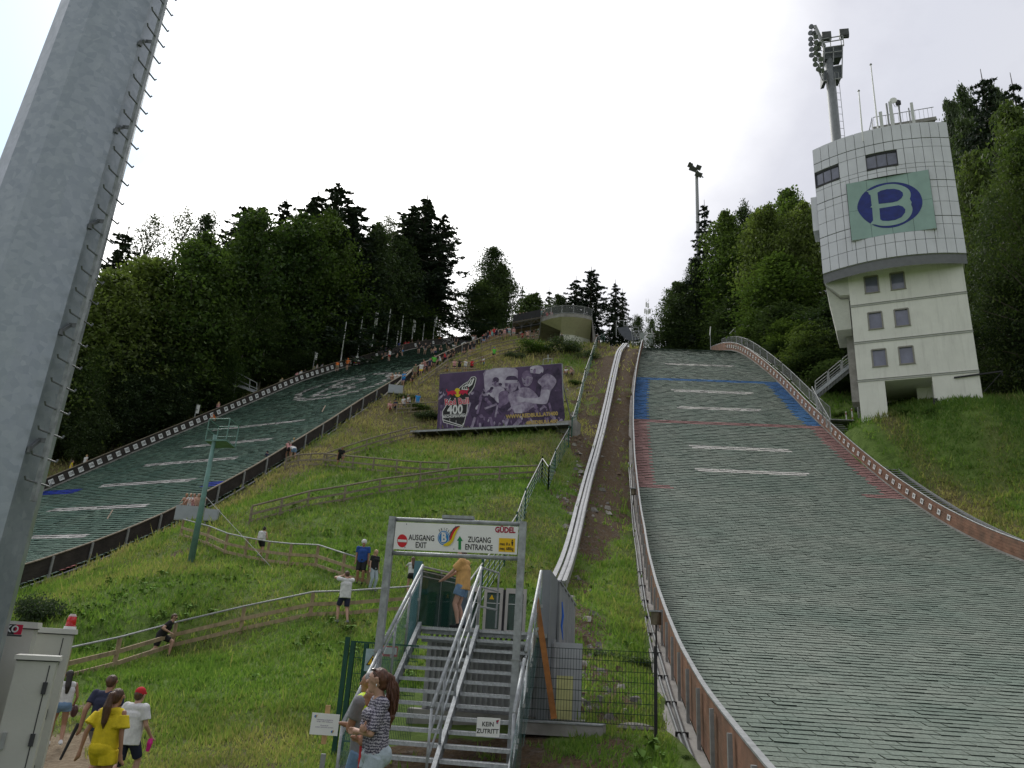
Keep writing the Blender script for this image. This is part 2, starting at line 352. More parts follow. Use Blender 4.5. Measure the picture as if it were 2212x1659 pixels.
def dryness(x, y):
    d = .22+vnoise(x, y, 7, 12)*.55+vnoise(x, y, 2.2, 13)*.45
    d += np.clip((y-50)/40, 0, .45)*(x < 20)
    d += np.clip(1.1-np.hypot((x+7)/5., (y-17)/4.5), 0, 1)*.6
    uu, vv = HR.uv(x, y); d += np.clip(1-np.abs(uu-HR.ur(vv)-3.0)/1.6, 0, 1)*.7*(vv > 40)*(vv < 66)
    ul, vl = HL.uv(x, y); d += np.clip(1-np.abs(ul-HL.ur(vl)-2.5)/3, 0, 1)*.5*(vl > 25)
    return np.clip(d, 0, 1)
def build_terrain():
    # outer skirt so the ground reaches the horizon
    ex = np.concatenate([[-2500, -900, -350, -160], gx, [160, 350, 900, 2500]]); ey = np.concatenate([[-2500, -900, -300, -80], gy, [200, 400, 900, 2500]])
    XX, YY = np.meshgrid(ex, ey); ZZ = tz(XX, YY); ZZ = ZZ-np.clip((np.hypot(np.maximum(np.abs(XX)-90, 0), np.maximum(YY-160, 0)+np.maximum(-20-YY, 0)))*.01, 0, 8)
    n, m = XX.shape; V = np.stack([XX, YY, ZZ], -1).reshape(-1, 3)
    me = bpy.data.meshes.new('hillside_ground'); idx = np.arange(n*m).reshape(n, m)
    F = np.stack([idx[:-1, :-1], idx[:-1, 1:], idx[1:, 1:], idx[1:, :-1]], -1).reshape(-1, 4)
    me.vertices.add(len(V)); me.vertices.foreach_set('co', V.ravel()); me.loops.add(F.size); me.loops.foreach_set('vertex_index', F.ravel().astype(np.int32))
    me.polygons.add(len(F)); me.polygons.foreach_set('loop_start', np.arange(0, F.size, 4, dtype=np.int32)); me.polygons.foreach_set('use_smooth', np.ones(len(F), bool)); me.update()
    at_ = me.color_attributes.new('cover', 'FLOAT_COLOR', 'POINT')
    c = np.stack([soil(V[:, 0], V[:, 1]), dryness(V[:, 0], V[:, 1]), path(V[:, 0], V[:, 1]), np.ones(len(V))], 1)
    at_.data.foreach_set('color', c.ravel())
    m_ = bpy.data.materials.new('meadow ground'); m_.use_nodes = True; t = m_.node_tree; b = t.nodes['Principled BSDF']; b.inputs['Roughness'].default_value = .95; b.inputs['Specular IOR Level'].default_value = .1
    tc = N(t, 'ShaderNodeTexCoord'); a = N(t, 'ShaderNodeAttribute', attribute_name='cover'); sp = N(t, 'ShaderNodeSeparateColor'); t.links.new(a.outputs['Color'], sp.inputs[0])
    def nz(s, d=6.0):
        q = N(t, 'ShaderNodeTexNoise', i_Scale=s, i_Detail=d, i_Roughness=.7); t.links.new(tc.outputs['Object'], q.inputs[0]); return q.outputs[0]
    green = ramp(t, nz(1.3), [(.3, (.075, .120, .030)), (.5, (.125, .19, .046)), (.68, (.165, .24, .065))])
    dry = ramp(t, nz(2.3), [(.3, (.10, .085, .045)), (.65, (.19, .16, .085))])
    g = mixc(t, ramp(t, mth(t, 'ADD', sp.outputs[1], mth(t, 'MULTIPLY', nz(4.), .5)), [(.45, (0, 0, 0)), (1.1, (1, 1, 1))]), green, dry)
    vo = N(t, 'ShaderNodeTexVoronoi', i_Scale=15.0); t.links.new(tc.outputs['Object'], vo.inputs[0])
    rock = mixc(t, ramp(t, nz(3.2), [(.48, (0, 0, 0)), (.7, (.8, .8, .8))]), ramp(t, nz(9.), [(.3, (.055, .038, .022)), (.7, (.15, .105, .065))]), ramp(t, vo.outputs['Color'], [(.2, (.08, .07, .06)), (.85, (.22, .20, .18))]))
    f = mth(t, 'ADD', sp.outputs[0], mth(t, 'MULTIPLY', mth(t, 'SUBTRACT', nz(2.2), .5), .9))
    cc = mixc(t, ramp(t, f, [(.38, (0, 0, 0)), (.52, (1, 1, 1))]), g, rock); cc = mixc(t, ramp(t, mth(t, 'ADD', sp.outputs[2], mth(t, 'MULTIPLY', mth(t, 'SUBTRACT', nz(3.), .5), .8)), [(.3, (0, 0, 0)), (.5, (1, 1, 1))]), cc, ramp(t, nz(8.), [(.3, (.19, .14, .09)), (.7, (.34, .28, .20))])); t.links.new(cc, b.inputs['Base Color'])
    bp = N(t, 'ShaderNodeBump', i_Strength=.9, i_Distance=.12); t.links.new(nz(5., 8.), bp.inputs['Height']); t.links.new(bp.outputs[0], b.inputs['Normal'])
    me.materials.append(m_); o = bpy.data.objects.new('hillside_ground', me); COL.objects.link(o); tag(o, kind='structure')
build_terrain()
# ------------------------------------------------------------------ plastic matting on the landing slopes (overlapping brush mats, real steps)
def brush_mat(name, a, b, c=None):
    m = bpy.data.materials.new(name); m.use_nodes = True; t = m.node_tree; bs = t.nodes['Principled BSDF']; bs.inputs['Roughness'].default_value = .75; bs.inputs['Specular IOR Level'].default_value = .25
    tc = N(t, 'ShaderNodeTexCoord'); n1 = N(t, 'ShaderNodeTexNoise', i_Scale=.28, i_Detail=6.0, i_Roughness=.65); t.links.new(tc.outputs['Object'], n1.inputs[0])
    mp = N(t, 'ShaderNodeMapping'); mp.inputs['Scale'].default_value = (1, .35, .35); t.links.new(tc.outputs['Object'], mp.inputs[0])
    n2 = N(t, 'ShaderNodeTexNoise', i_Scale=26.0, i_Detail=5.0, i_Roughness=.7); t.links.new(mp.outputs[0], n2.inputs[0])
    base = ramp(t, n1.outputs[0], [(.34, a), (.64, b)])
    fine = ramp(t, n2.outputs[0], [(.3, (.55, .55, .55)), (.68, (1.15, 1.15, 1.15))])
    cc = mixc(t, 1.0, base, fine, 'MULTIPLY')
    at2 = N(t, 'ShaderNodeAttribute', attribute_name='tone'); cc = mixc(t, 1.0, cc, at2.outputs['Color'], 'MULTIPLY')
    t.links.new(cc, bs.inputs['Base Color']); bp = N(t, 'ShaderNodeBump', i_Strength=.5, i_Distance=.02); t.links.new(n2.outputs[0], bp.inputs['Height']); t.links.new(bp.outputs[0], bs.inputs['Normal'])
    return m
def matting(H, name, du, dv, v0, v1, pick, mats, seed, h=.05):
    rs = np.random.RandomState(seed); V = []; F = []; MI = []; TN = []
    v = v0; row = 0
    while v < v1:
        sl = (float(H.z(v+.3))-float(H.z(v-.3)))/.6; st = dv/math.sqrt(1+sl*sl); v2 = v+st
        a, b = float(H.ul(v)), float(H.ur(v)); n = max(2, int((b-a)/du)); off = (row % 2)*.5*du
        us = np.clip(a+off+np.arange(-1, n+2)*du+rs.randn(n+3)*du*.06, a, b); us = np.unique(us)
        rowl = rs.rand()*.012
        for i in range(len(us)-1):
            ua, ub = us[i], us[i+1]; gap = rs.rand()
            g = .004 if gap < .6 else .02*rs.rand()
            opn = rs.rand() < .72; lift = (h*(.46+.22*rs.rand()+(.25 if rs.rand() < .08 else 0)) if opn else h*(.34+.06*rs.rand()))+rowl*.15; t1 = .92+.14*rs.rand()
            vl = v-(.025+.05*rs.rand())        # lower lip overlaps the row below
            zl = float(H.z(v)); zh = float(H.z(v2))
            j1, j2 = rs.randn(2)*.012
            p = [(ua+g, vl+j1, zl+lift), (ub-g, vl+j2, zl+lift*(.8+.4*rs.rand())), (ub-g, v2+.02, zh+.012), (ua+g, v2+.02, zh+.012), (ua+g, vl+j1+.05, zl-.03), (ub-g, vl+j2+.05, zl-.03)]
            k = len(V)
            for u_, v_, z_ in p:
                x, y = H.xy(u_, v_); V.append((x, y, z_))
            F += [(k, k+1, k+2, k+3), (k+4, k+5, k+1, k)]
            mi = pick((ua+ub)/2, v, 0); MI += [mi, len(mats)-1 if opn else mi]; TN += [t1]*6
        v = v2; row += 1
    me = bpy.data.meshes.new(name); me.from_pydata(V, [], F); me.update()
    for m in mats: me.materials.append(m)
    me.polygons.foreach_set('material_index', MI)
    ca = me.color_attributes.new('tone', 'FLOAT_COLOR', 'POINT'); T = np.repeat(np.array(TN)[:, None], 4, 1); T[:, 3] = 1; ca.data.foreach_set('color', T.ravel())
    o = bpy.data.objects.new(name, me); COL.objects.link(o)
    return tag(o, kind='structure')
def v_at(H, px, py, h=0.0):
    """slope coordinates under a picture point"""
    r = ray(px, py); ys = np.arange(6, 125, .04); P = r[None]*(ys/r[1])[:, None]; u, v = H.uv(P[:, 0], P[:, 1]); d = H.z(v)+h-P[:, 2]
    ok = (v > H.pv[0]) & (v < H.pv[-1]) & (u > H.ul(v)-3) & (u < H.ur(v)+3); k = np.where((d[1:] >= 0) & (d[:-1] < 0) & ok[1:])[0]
    i = k[0] if len(k) else int(np.argmax(np.where(ok, d, -99)))
    return float(u[i]), float(v[i])
# painted areas of the small hill
WL = [(v_at(HR, *a), v_at(HR, *b)) for a, b in (((1437, 788), (1583, 792)), ((1453, 846), (1623, 849)), ((1465, 883), (1645, 887)), ((1490, 966), (1705, 973)), ((1508, 1020), (1745, 1025)))]
VB1 = v_at(HR, 1550, 823)[1]; VB0 = v_at(HR, 1550, 916)[1]; VR1 = VB0; VR0 = v_at(HR, 1440, 1051)[1]
BW = v_at(HR, 1399, 870)[0]-float(HR.ul(v_at(HR, 1399, 870)[1])); RW = v_at(HR, 1404, 985)[0]-float(HR.ul(v_at(HR, 1404, 985)[1]))
def pickR(u, v, f):
    a, b = float(HR.ul(v)), float(HR.ur(v))
    for (ua, va), (ub, vb) in WL:
        if abs(v-(va+vb)/2) < .27 and ua < u < ub: return 1
    if VB0+.2 < v < VB1 and (u-a < BW or b-u < BW*1.05 or v > VB1-.30): return 2
    if VR0 < v <= VR1+.2 and (u-a < RW or b-u < RW*.95 or v > VR1-.35): return 3
    if VR0-.35 < v <= VR0 and (u-a < RW*2.1 or b-u < RW*2.1): return 3
    return 0
LIP_SHADE = mat('painted mat gap shade', (.035, .055, .045), .9, 0, .2)  # dark colour paints in the gap shade on open lip faces
MRg = brush_mat('faded green matting', (.175, .225, .185), (.235, .27, .225)); MRw = brush_mat('off white matting', (.55, .54, .49), (.66, .64, .60))
MRb = brush_mat('blue matting', (.035, .13, .34), (.07, .21, .44)); MRr = brush_mat('faded red matting', (.30, .16, .15), (.37, .22, .20))
matting(HR, 'landing_slope', .48, .36, 6, 107, pickR, [MRg, MRw, MRb, MRr, LIP_SHADE], 3, .036)
MLg = brush_mat('dark green matting', (.075, .15, .115), (.13, .205, .155)); MLw = brush_mat('white matting strips', (.50, .49, .46), (.64, .62, .60))
WLL = [(v_at(HL, *a), v_at(HL, *b)) for a, b in (((62, 1163), (187, 1158)), ((105, 1105), (310, 1095)), ((215, 1052), (413, 1040)), ((315, 1005), (505, 992)), ((402, 965), (580, 952)), ((465, 928), (653, 910)))]
def emblem_test(u, v):
    """club letter in an oval, laid out across the slope"""
    c0, su, sv = EMB
    x = (u-c0[0])/su; y = (v-c0[1])/sv
    r = math.hypot(x, y)
    if .84 < r < 1.0: return True
    if r < .84:
        if -.42 < x < -.26 and abs(y) < .66: return True
        for cy, ry, rx in ((.33, .33, .50), (-.33, .35, .62)):
            q = math.hypot((x+.2)/rx, (y-cy)/ry)
            if x > -.26 and .70 < q < 1.02: return True
    return False
EMB = ((-56.43, 63.87), 6.35, 4.2)
def pickL(u, v, f):
    for (ua, va), (ub, vb) in WLL:
        if abs(v-(va+vb)/2) < .30 and ua < u < ub: return 1
    if emblem_test(u, v): return 1
    w = HL.ur(v)-u
    if (abs(v-BL1[1]) < .5 and abs(u-BL1[0]) < 3.0) or (abs(v-BL2[1]) < .45 and abs(u-BL2[0]) < 1.1): return 2
    if abs(v-RL1[1]) < .6 and abs(u-RL1[0]) < 1.6: return 3
    return 0
BL1 = v_at(HL, 118, 1066); BL2 = v_at(HL, 463, 1047); RL1 = v_at(HL, 120, 1228)
matting(HL, 'landing_slope', .55, .36, 14, 117, pickL, [MLg, MLw, brush_mat('blue matting patch', (.01, .03, .30), (.02, .06, .42)), brush_mat('red matting patch', (.30, .05, .05), (.4, .09, .08)), LIP_SHADE], 4, .06)
# ------------------------------------------------------------------ walls beside the landing slopes
def wall_line(H, side, v0, v1, step, h=0.0, du=0.0):
    f = H.ul if side < 0 else H.ur; out = []
    n = max(2, int(round((v1-v0)/step))+1)
    for v in np.linspace(v0, v1, n): out.append(H.P(float(f(v))+du, v, h))
    return out
def ribbon(mb, pts, thick, h0, h1, side=1.0, mi=0):
    """upright board strip following pts: from h0 to h1 above them, thick across"""
    for a, b in zip(pts[:-1], pts[1:]):
        d = Vector((b.x-a.x, b.y-a.y, 0)).normalized(); n = Vector((d.y, -d.x, 0))*side
        vs = [a+Vector((0, 0, h0)), b+Vector((0, 0, h0)), b+Vector((0, 0, h0))+n*thick, a+Vector((0, 0, h0))+n*thick]
        vs += [v+Vector((0, 0, h1-h0)) for v in vs[:4]]
        mb.add(vs, [(0, 1, 2, 3), (7, 6, 5, 4), (0, 4, 5, 1), (1, 5, 6, 2), (2, 6, 7, 3), (3, 7, 4, 0)], mi)
def number_plate(parent, P, tang, nrm, txt, s=.42):
    z = Vector((0, 0, 1)); x = tang.normalized(); y = nrm.cross(x)*-1
    M = frame(P, x, z); 
    if M.col[2].to_3d().dot(nrm) < 0: M = frame(P, -x, z)
    mb = MB(); M2 = M.copy()
    mb.prism([(-s/2, -s/2), (s/2, -s/2), (s/2, s/2), (-s/2, s/2)], M2, .02)
    mb.text(txt, s*.74, M@Matrix.Translation((0, 0, .021)), 1, bold=.004, sx=.85, res=2)
    mb.build('number_plate', [G['white'], G['black']], parent, loc=P)
def build_walls():
    wr = thing('slope_wall', HR.P(float(HR.ur(60)), 60), 'reddish brown board wall with white numbers, below the white tower', 'wall')
    pts = wall_line(HR, 1, 30, 101, 1.2, 0, .05)
    mb = MB(); 
    for k in range(5): ribbon(mb, pts, .04, .14+k*.2, .14+k*.2+.184, 1, 0)
    mb.build('board_panel', G['woodr'], wr)
    mb = MB(); ribbon(mb, [p-Vector((0, 0, 0)) for p in pts], .28, -.5, .135, 1, 0); mb.build('concrete_kerb', G['conc'], wr)
    mb = MB(); mb.tube([p+Vector((.03, 0, 1.17)) for p in pts], .045, 6); mb.build('top_rail', G['steel2'], wr, smooth=True)
    # numbers measured along the wall
    marks = [(1600,1165),(1523,1112),(1456,1066),(1390,1020),(1325,980),(1266,933),(1208,890),(1155,848),(1102,808),(1050,763),(1005,720),(960,683),(917,647),(875,608),(833,572),(795,535),(758,502),(722,467),(690,435),(657,402),(622,370),(585,340),(553,303),(517,275),(483,245),(450,215),(418,187),(388,158),(358,132)]
    nums = list(range(85, 85-len(marks), -1)); pos = []
    def on_wall(H, side, px, py, du):
        best = None
        r = ray(px, py)
        for v in np.arange(30, 112, .1):
            u = float((H.ur if side > 0 else H.ul)(v))+du; x, y = H.xy(u, v)
            # pixel column distance
            P = np.array([x, y, float(H.z(v))+.6]); q = px_of(P); d = abs(q[0]-px)+abs(q[1]-py)*.6
            if best is None or d < best[0]: best = (d, v)
        return best[1]
    for (a, b), n in zip(marks, nums): pos.append(on_wall(HR, 1, 1620+a/3.737, 810+b/3.737, 0))
    v = pos[-1]
    for k in range(24):
        v += .84; nums.append(nums[-1]-1); pos.append(v)
    for n, v in zip(nums, pos):
        if v > 97: break
        P = HR.P(float(HR.ur(v))+.03, v, .64); Q = HR.P(float(HR.ur(v+.5))+.03, v+.5, .64)
        t = (Q-P); nrm = Vector((-HR.cu[0], -HR.cu[1], 0)); number_plate(wr, P, t, nrm, str(n), .34)
    # left wall of the small hill: boards, steel posts outside, concrete ledge with two pipes
    wl = thing('slope_wall', HR.P(float(HR.ul(20)), 20), 'reddish board wall with steel posts left of the grey green matting', 'wall')
    pts = wall_line(HR, -1, 8, 99, 1.3)
    mb = MB()
    for k in range(6): ribbon(mb, pts, .04, -.1+k*.2, -.1+k*.2+.195, -1, 0)
    mb.build('board_panel', G['woodr'], wl)
    mb = MB()
    for a, b in zip(pts[:-1], pts[1:]): mb.beam(a+Vector((-.02, 0, 1.12)), b+Vector((-.02, 0, 1.12)), .1, .035)
    mb.build('top_rail', G['steel2'], wl)
    for v in np.concatenate([np.arange(9, 30, 2.0), np.arange(31, 96, 2.2)]):
        P = HR.P(float(HR.ul(v))-.12, v, 0); MB().box(P+Vector((0, 0, .42)), (.07, .08, 1.2), rz=-HR.ph).build('steel_post', G['steel2'], wl, loc=P)
    ledge = MB(); wd = lambda v: float(np.interp(v, [8, 16, 30, 60, 96], [.75, .62, .5, .35, .3]))
    vs_ = np.arange(8, 97, 1.3)
    for a, b in zip(vs_[:-1], vs_[1:]):
        q = []
        for v in (a, b):
            u = float(HR.ul(v))
            for du, h in ((-.05, -.12), (-.05-wd(v), -.12), (-.05-wd(v), -1.3), (-.05, -1.3)): q.append(HR.P(u+du, v, h))
        ledge.add(q, [(0, 4, 5, 1), (1, 5, 6, 2), (0, 1, 2, 3), (7, 6, 5, 4)])
    ledge.build('concrete_ledge', G['conc'], wl)
    for k, (off, r) in enumerate(((.30, .045), (.45, .038))):
        p = thing('water_pipe', HR.P(float(HR.ul(16))-off, 16), ('thicker' if k == 0 else 'thinner outer')+' grey supply pipe running up the concrete ledge of the small hill', 'pipe', 'pipes along the small hill')
        line = [HR.P(float(HR.ul(v))-off-.02+.03*math.sin(v*.33+k*2), v, -.12+r+.01) for v in np.arange(8.5, 60, .5)]
        MB().tube(line, r, 8).build('pipe_run', mat('dark grey pipe', (.16, .17, .175), .4, .2, .2), p, smooth=True)
        for v in np.arange(10, 40, 2.6):
            Q = HR.P(float(HR.ul(v))-off, v, -.06); MB().box(Q, (.13, .03, .1), rz=.1).build('pipe_clamp', G['dark'], p, loc=Q)
    for (px, py), lab in (((1410, 1325), 'round metal junction box on a post, nearer one beside the matting wall'), ((1372, 1058), 'small junction box on a post higher up beside the matting wall')):
        u, v = v_at(HR, px, py, 1.0); v = max(20., v); u = float(HR.ul(v))-.35; P = HR.P(u, v, -.1)
        j = thing('junction_box', P, lab, 'junction box', 'junction boxes on the wall')
        MB().tube([P, P+Vector((0, 0, .75))], .03, 6).build('post', G['dark'], j)
        MB().tube([P+Vector((0, 0, .75)), P+Vector((0, 0, 1.15))], .17, 14).build('drum', mat('oxidised brown drum', (.14, .12, .08), .5, .4, .4, 5), j)
        MB().tube([P+Vector((0, 0, 1.15)), P+Vector((0, 0, 1.2))], .22, 14).build('lid', G['steel'], j)
    # far (left) wall of the large hill
    wf = thing('slope_wall', HL.P(float(HL.ul(60)), 60), 'dark board wall with white numbers along the forest side of the large slope', 'wall')
    pts = wall_line(HL, -1, 20, 116, 1.5)
    mb = MB()
    for k in range(4): ribbon(mb, pts, .05, .2+k*.25, .2+k*.25+.243, -1, 0)
    mb.build('board_panel', G['woodd'], wf)
    mb = MB(); ribbon(mb, pts, .3, -.4, .19, -1); mb.build('concrete_kerb', G['conc'], wf)
    mb = MB()
    for a, b in zip(pts[:-1], pts[1:]): mb.beam(a+Vector((-.05, 0, 1.22)), b+Vector((-.05, 0, 1.22)), .22, .04)
    mb.build('top_board', G['woodo'], wf)
    Lm = [(320,505),(385,478),(450,450),(511,423),(572,397),(629,373),(688,347),(745,323),(801,300),(855,277),(908,254),(960,233),(1011,211),(1060,190)]
    Lm = [(x/2.926, 864+y/2.926) for x, y in Lm]
    L2 = [(445,1560),(489,1541),(534,1523),(577,1506),(618,1490),(659,1472),(699,1456),(739,1441),(777,1425),(815,1410),(850,1395),(888,1383),(924,1368),(960,1354),(993,1341),(1027,1329),(1061,1316),(1094,1303),(1128,1291),(1158,1280),(1189,1269),(1220,1258),(1250,1247),(1280,1235),(1311,1227),(1341,1218),(1368,1208),(1423,1190),(1478,1174),(1632,1129),(1860,1077),(1965,1058)]
    Lm += [((400+x/1.4747)/1.8517, (650+y/1.4747)/1.8517) for x, y in L2]
    for k, (a, b) in enumerate(Lm):
        v = on_wall(HL, -1, a, b, 0); n = 110-k; P = HL.P(float(HL.ul(v))+.02, v, .68); Q = HL.P(float(HL.ul(v+.5))+.02, v+.5, .68)
        number_plate(wf, P, Q-P, Vector((HL.cu[0], HL.cu[1], 0)), str(n), .48)
    # near (right) wall of the large hill: open framework outside
    wn = thing('slope_wall', HL.P(float(HL.ur(50)), 50), 'dark board wall with steel posts along the meadow side of the large slope', 'wall')
    pts = wall_line(HL, 1, 12, 99, 1.5)
    mb = MB()
    for k in range(4): ribbon(mb, pts, .05, .1+k*.24, .1+k*.24+.234, 1, 0)
    mb.build('board_panel', G['woodd'], wn)
    mb = MB()
    for a, b in zip(pts[:-1], pts[1:]): mb.beam(a+Vector((.03, 0, 1.1)), b+Vector((.03, 0, 1.1)), .2, .05)
    mb.build('top_board', G['woodo'], wn)
    for v in np.arange(13, 97, 2.2):
        P = HL.P(float(HL.ur(v))+.12, v, 0); mb = MB().box(P+Vector((.02, -.02, .4)), (.1, .1, 1.35), rz=-HL.ph); mb.build('steel_post', G['steel2'], wn, loc=P)
    lo = wall_line(HL, 1, 13, 97, 1.5, -.12, .32)
    MB().tube(lo, .06, 6).build('foot_pipe', G['steel2'], wn)
build_walls()
# ------------------------------------------------------------------ white judges' tower
TE = Vector((.893, -.449, 0)); TN = Vector((-.449, -.893, 0)); TA = Vector((29.35, 61.0, 0)); UZ = Vector((0, 0, 1))
G['plaster'] = mat('white render', (.76, .76, .70), .9, 0, .06, .8, .08, 40, grime=.05)
def streaks(m, amt=.22):
    t = m.node_tree; b = t.nodes['Principled BSDF']; src = b.inputs['Base Color'].links[0].from_socket; tc = N(t, 'ShaderNodeTexCoord'); mp = N(t, 'ShaderNodeMapping'); mp.inputs['Scale'].default_value = (1, 1, .09); t.links.new(tc.outputs['Object'], mp.inputs[0]); n = N(t, 'ShaderNodeTexNoise', i_Scale=2.6, i_Detail=7.0, i_Roughness=.7); t.links.new(mp.outputs[0], n.inputs[0])
    t.links.new(mixc(t, ramp(t, n.outputs[0], [(.5, (0, 0, 0)), (.72, (amt, amt, amt))]), src, (.22, .21, .18)), b.inputs['Base Color'])
streaks(G['plaster'])
G['clad'] = mat('silver grey cladding', (.66, .675, .71), .42, .12, .07, .5, det=3); streaks(G['clad'], .12)
G['seam'] = mat('dark seam', (.05, .05, .055), .8, 0, .1); G['core'] = mat('joint backing', (.17, .175, .185), .8, 0, .1)
G['pane'] = mat('window glass', (.16, .17, .24), .08, 0, .25, .8, spec=.9)
G['frame'] = mat('grey window frame', (.26, .25, .22), .6, 0, .1)
def tp(e, n, z): return TA+TE*e+TN*n+UZ*z         # tower coordinates: along the front, out of it, height
def rect_with_holes(mb, x0, x1, z0, z1, holes, P, mi=0):
    xs = sorted({x0, x1, *[h[0] for h in holes], *[h[1] for h in holes]}); zs = sorted({z0, z1, *[h[2] for h in holes], *[h[3] for h in holes]})
    for a, b in zip(xs[:-1], xs[1:]):
        for c, d in zip(zs[:-1], zs[1:]):
            if any(h[0] <= (a+b)/2 <= h[1] and h[2] <= (c+d)/2 <= h[3] for h in holes): continue
            mb.quad(P(a, c), P(b, c), P(b, d), P(a, d), mi)
def build_tower():
    t = thing('judges_tower', tp(4.5, -4, 19), 'white tower with curved silver upper storeys and a big blue letter emblem', 'tower')
    W = 8.9; zt = 34.1; D = 8.6
    cz = [19.0, 23.47, 26.95, 30.45]
    wins = []
    for zb, zt2 in ((31.6, 33.2), (28.15, 29.72), (24.7, 26.25)):
        wins += [(1.30, 2.38, zb, zt2), (3.36, 4.44, zb, zt2)]
    door = (2.05, 5.55, 17.5, 23.35)
    mb = MB(); P = lambda x, z: tp(x, 0, z)
    rect_with_holes(mb, 0, W, 17.0, zt, wins+[door], P)
    mb.quad(tp(0, -D, 17), tp(0, 0, 17), tp(0, 0, zt), tp(0, -D, zt)); mb.quad(tp(W, 0, 17), tp(W, -D, 17), tp(W, -D, zt), tp(W, 0, zt)); mb.quad(tp(W, -D, 17), tp(0, -D, 17), tp(0, -D, zt), tp(W, -D, zt))
    for x0, x1, z0, z1 in wins:                                  # reveals
        for a, b in (((x0, z0), (x1, z0)), ((x1, z0), (x1, z1)), ((x1, z1), (x0, z1)), ((x0, z1), (x0, z0))): mb.quad(tp(a[0], 0, a[1]), tp(a[0], -.18, a[1]), tp(b[0], -.18, b[1]), tp(b[0], 0, b[1]))
    x0, x1, z0, z1 = door
    mb.quad(tp(x0, 0, z0), tp(x0, -5.5, z0), tp(x0, -5.5, z1), tp(x0, 0, z1)); mb.quad(tp(x1, -5.5, z0), tp(x1, 0, z0), tp(x1, 0, z1), tp(x1, -5.5, z1)); mb.quad(tp(x0, 0, z1), tp(x0, -5.5, z1), tp(x1, -5.5, z1), tp(x1, 0, z1)); mb.quad(tp(x0, -5.5, z0), tp(x1, -5.5, z0), tp(x1, -5.5, z1), tp(x0, -5.5, z1))
    mb.quad(tp(x1-1.1, -2.6, z0), tp(x1, -2.6, z0), tp(x1, -2.6, z1), tp(x1-1.1, -2.6, z1))
    mb.build('lower_storeys', G['plaster'], t)
    for z in cz[1:]:
        mb = MB(); a = tp(-.03, .02, z); b = tp(W+.03, .02, z); mb.beam(a, b, .08, .07); a = tp(-.03, .035, z+.14); b = tp(W+.03, .035, z+.14); mb.beam(a, b, .1, .035)
        mb.build('string_course', mat('grey joint', (.42, .42, .42), .9, 0, .1), t)
    for k, (x0, x1, z0, z1) in enumerate(wins):
        o = thing('window', tp((x0+x1)/2, -.1, z0), None, None); o.parent = t; o.location -= PLOC(t)
        mb = MB()
        for a, b in (((x0, z0), (x1, z0)), ((x1, z0), (x1, z1)), ((x1, z1), (x0, z1)), ((x0, z1), (x0, z0))): mb.beam(tp(a[0], -.05, a[1]), tp(b[0], -.05, b[1]), .12, .16, up=TN)
        mb.build('frame', G['frame'], o); mb = MB(); mb.quad(tp(x0, -.1, z0), tp(x1, -.1, z0), tp(x1, -.1, z1), tp(x0, -.1, z1)); mb.build('pane', G['pane'], o)
        mb = MB(); mb.box(tp((x0+x1)/2, .03, z0-.04), (x1-x0+.16, .12, .05), rot=Matrix((TE, -TN, UZ)).transposed()); mb.build('sill', G['frame'], o)
    # bracket wedge under the overhang
    RM = lambda n: Matrix(((TE.x, 0, TN.x, TA.x+TN.x*n), (TE.y, 0, TN.y, TA.y+TN.y*n), (0, 1, 0, 0), (0, 0, 0, 1)))
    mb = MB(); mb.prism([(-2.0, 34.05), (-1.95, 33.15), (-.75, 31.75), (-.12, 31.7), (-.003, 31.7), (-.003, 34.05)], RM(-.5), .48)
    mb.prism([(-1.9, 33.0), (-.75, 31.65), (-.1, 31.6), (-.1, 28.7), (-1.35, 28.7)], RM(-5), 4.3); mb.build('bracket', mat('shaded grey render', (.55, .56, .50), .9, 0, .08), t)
    mb = MB(); mb.box(tp(-.35, -3.2, 25.6), (.6, 1.6, 6.2), rot=Matrix((TE, -TN, UZ)).transposed()); mb.build('stair_shaft', G['conc'], t)
    # curved upper body
    A = Vector((27.45, 61.7, 0)); B = Vector((37.5, 56.6, 0)); ch = (B-A); L = ch.length; cx = ch.normalized(); cn = Vector((cx.y, -cx.x, 0)); sag = 1.3
    Rr = (L*L/4+sag*sag)/(2*sag); th = math.asin(L/2/Rr)
    C0 = (A+B)/2-cn*(Rr-sag); arcL = 2*th*Rr
    def ap(s, z, n=0.0):
        a = -th+s/Rr; return C0+(cn*math.cos(a)+cx*math.sin(a))*(Rr+n)+UZ*z
    zs = [33.95, 35.35, 36.75, 37.55, 39.0, 40.45, 41.15, 42.55, 43.0, 44.65, 45.55, 47.25]; thick = {37.55, 41.15, 45.55}
    nc = 15; cw = arcL/nc
    wv = [(.05, 2.55, 43.0, 44.65), (5.0*cw+1.35, 8.0*cw+1.35, 43.0, 44.65)]
    wv = [(0*cw+.05, 3*cw-.05, 43.02, 44.6), (6*cw, 9.6*cw, 43.02, 44.63)]
    wv[1] = (6*cw, 9*cw+.2, 43.02, 44.63); em = (3.62*cw, 12.25*cw, 36.2, 42.05)
    mb = MB(); g = .022
    def overlap(a, b, c, d, h): return a < h[1]-.02 and b > h[0]+.02 and c < h[3]-.02 and d > h[2]+.02
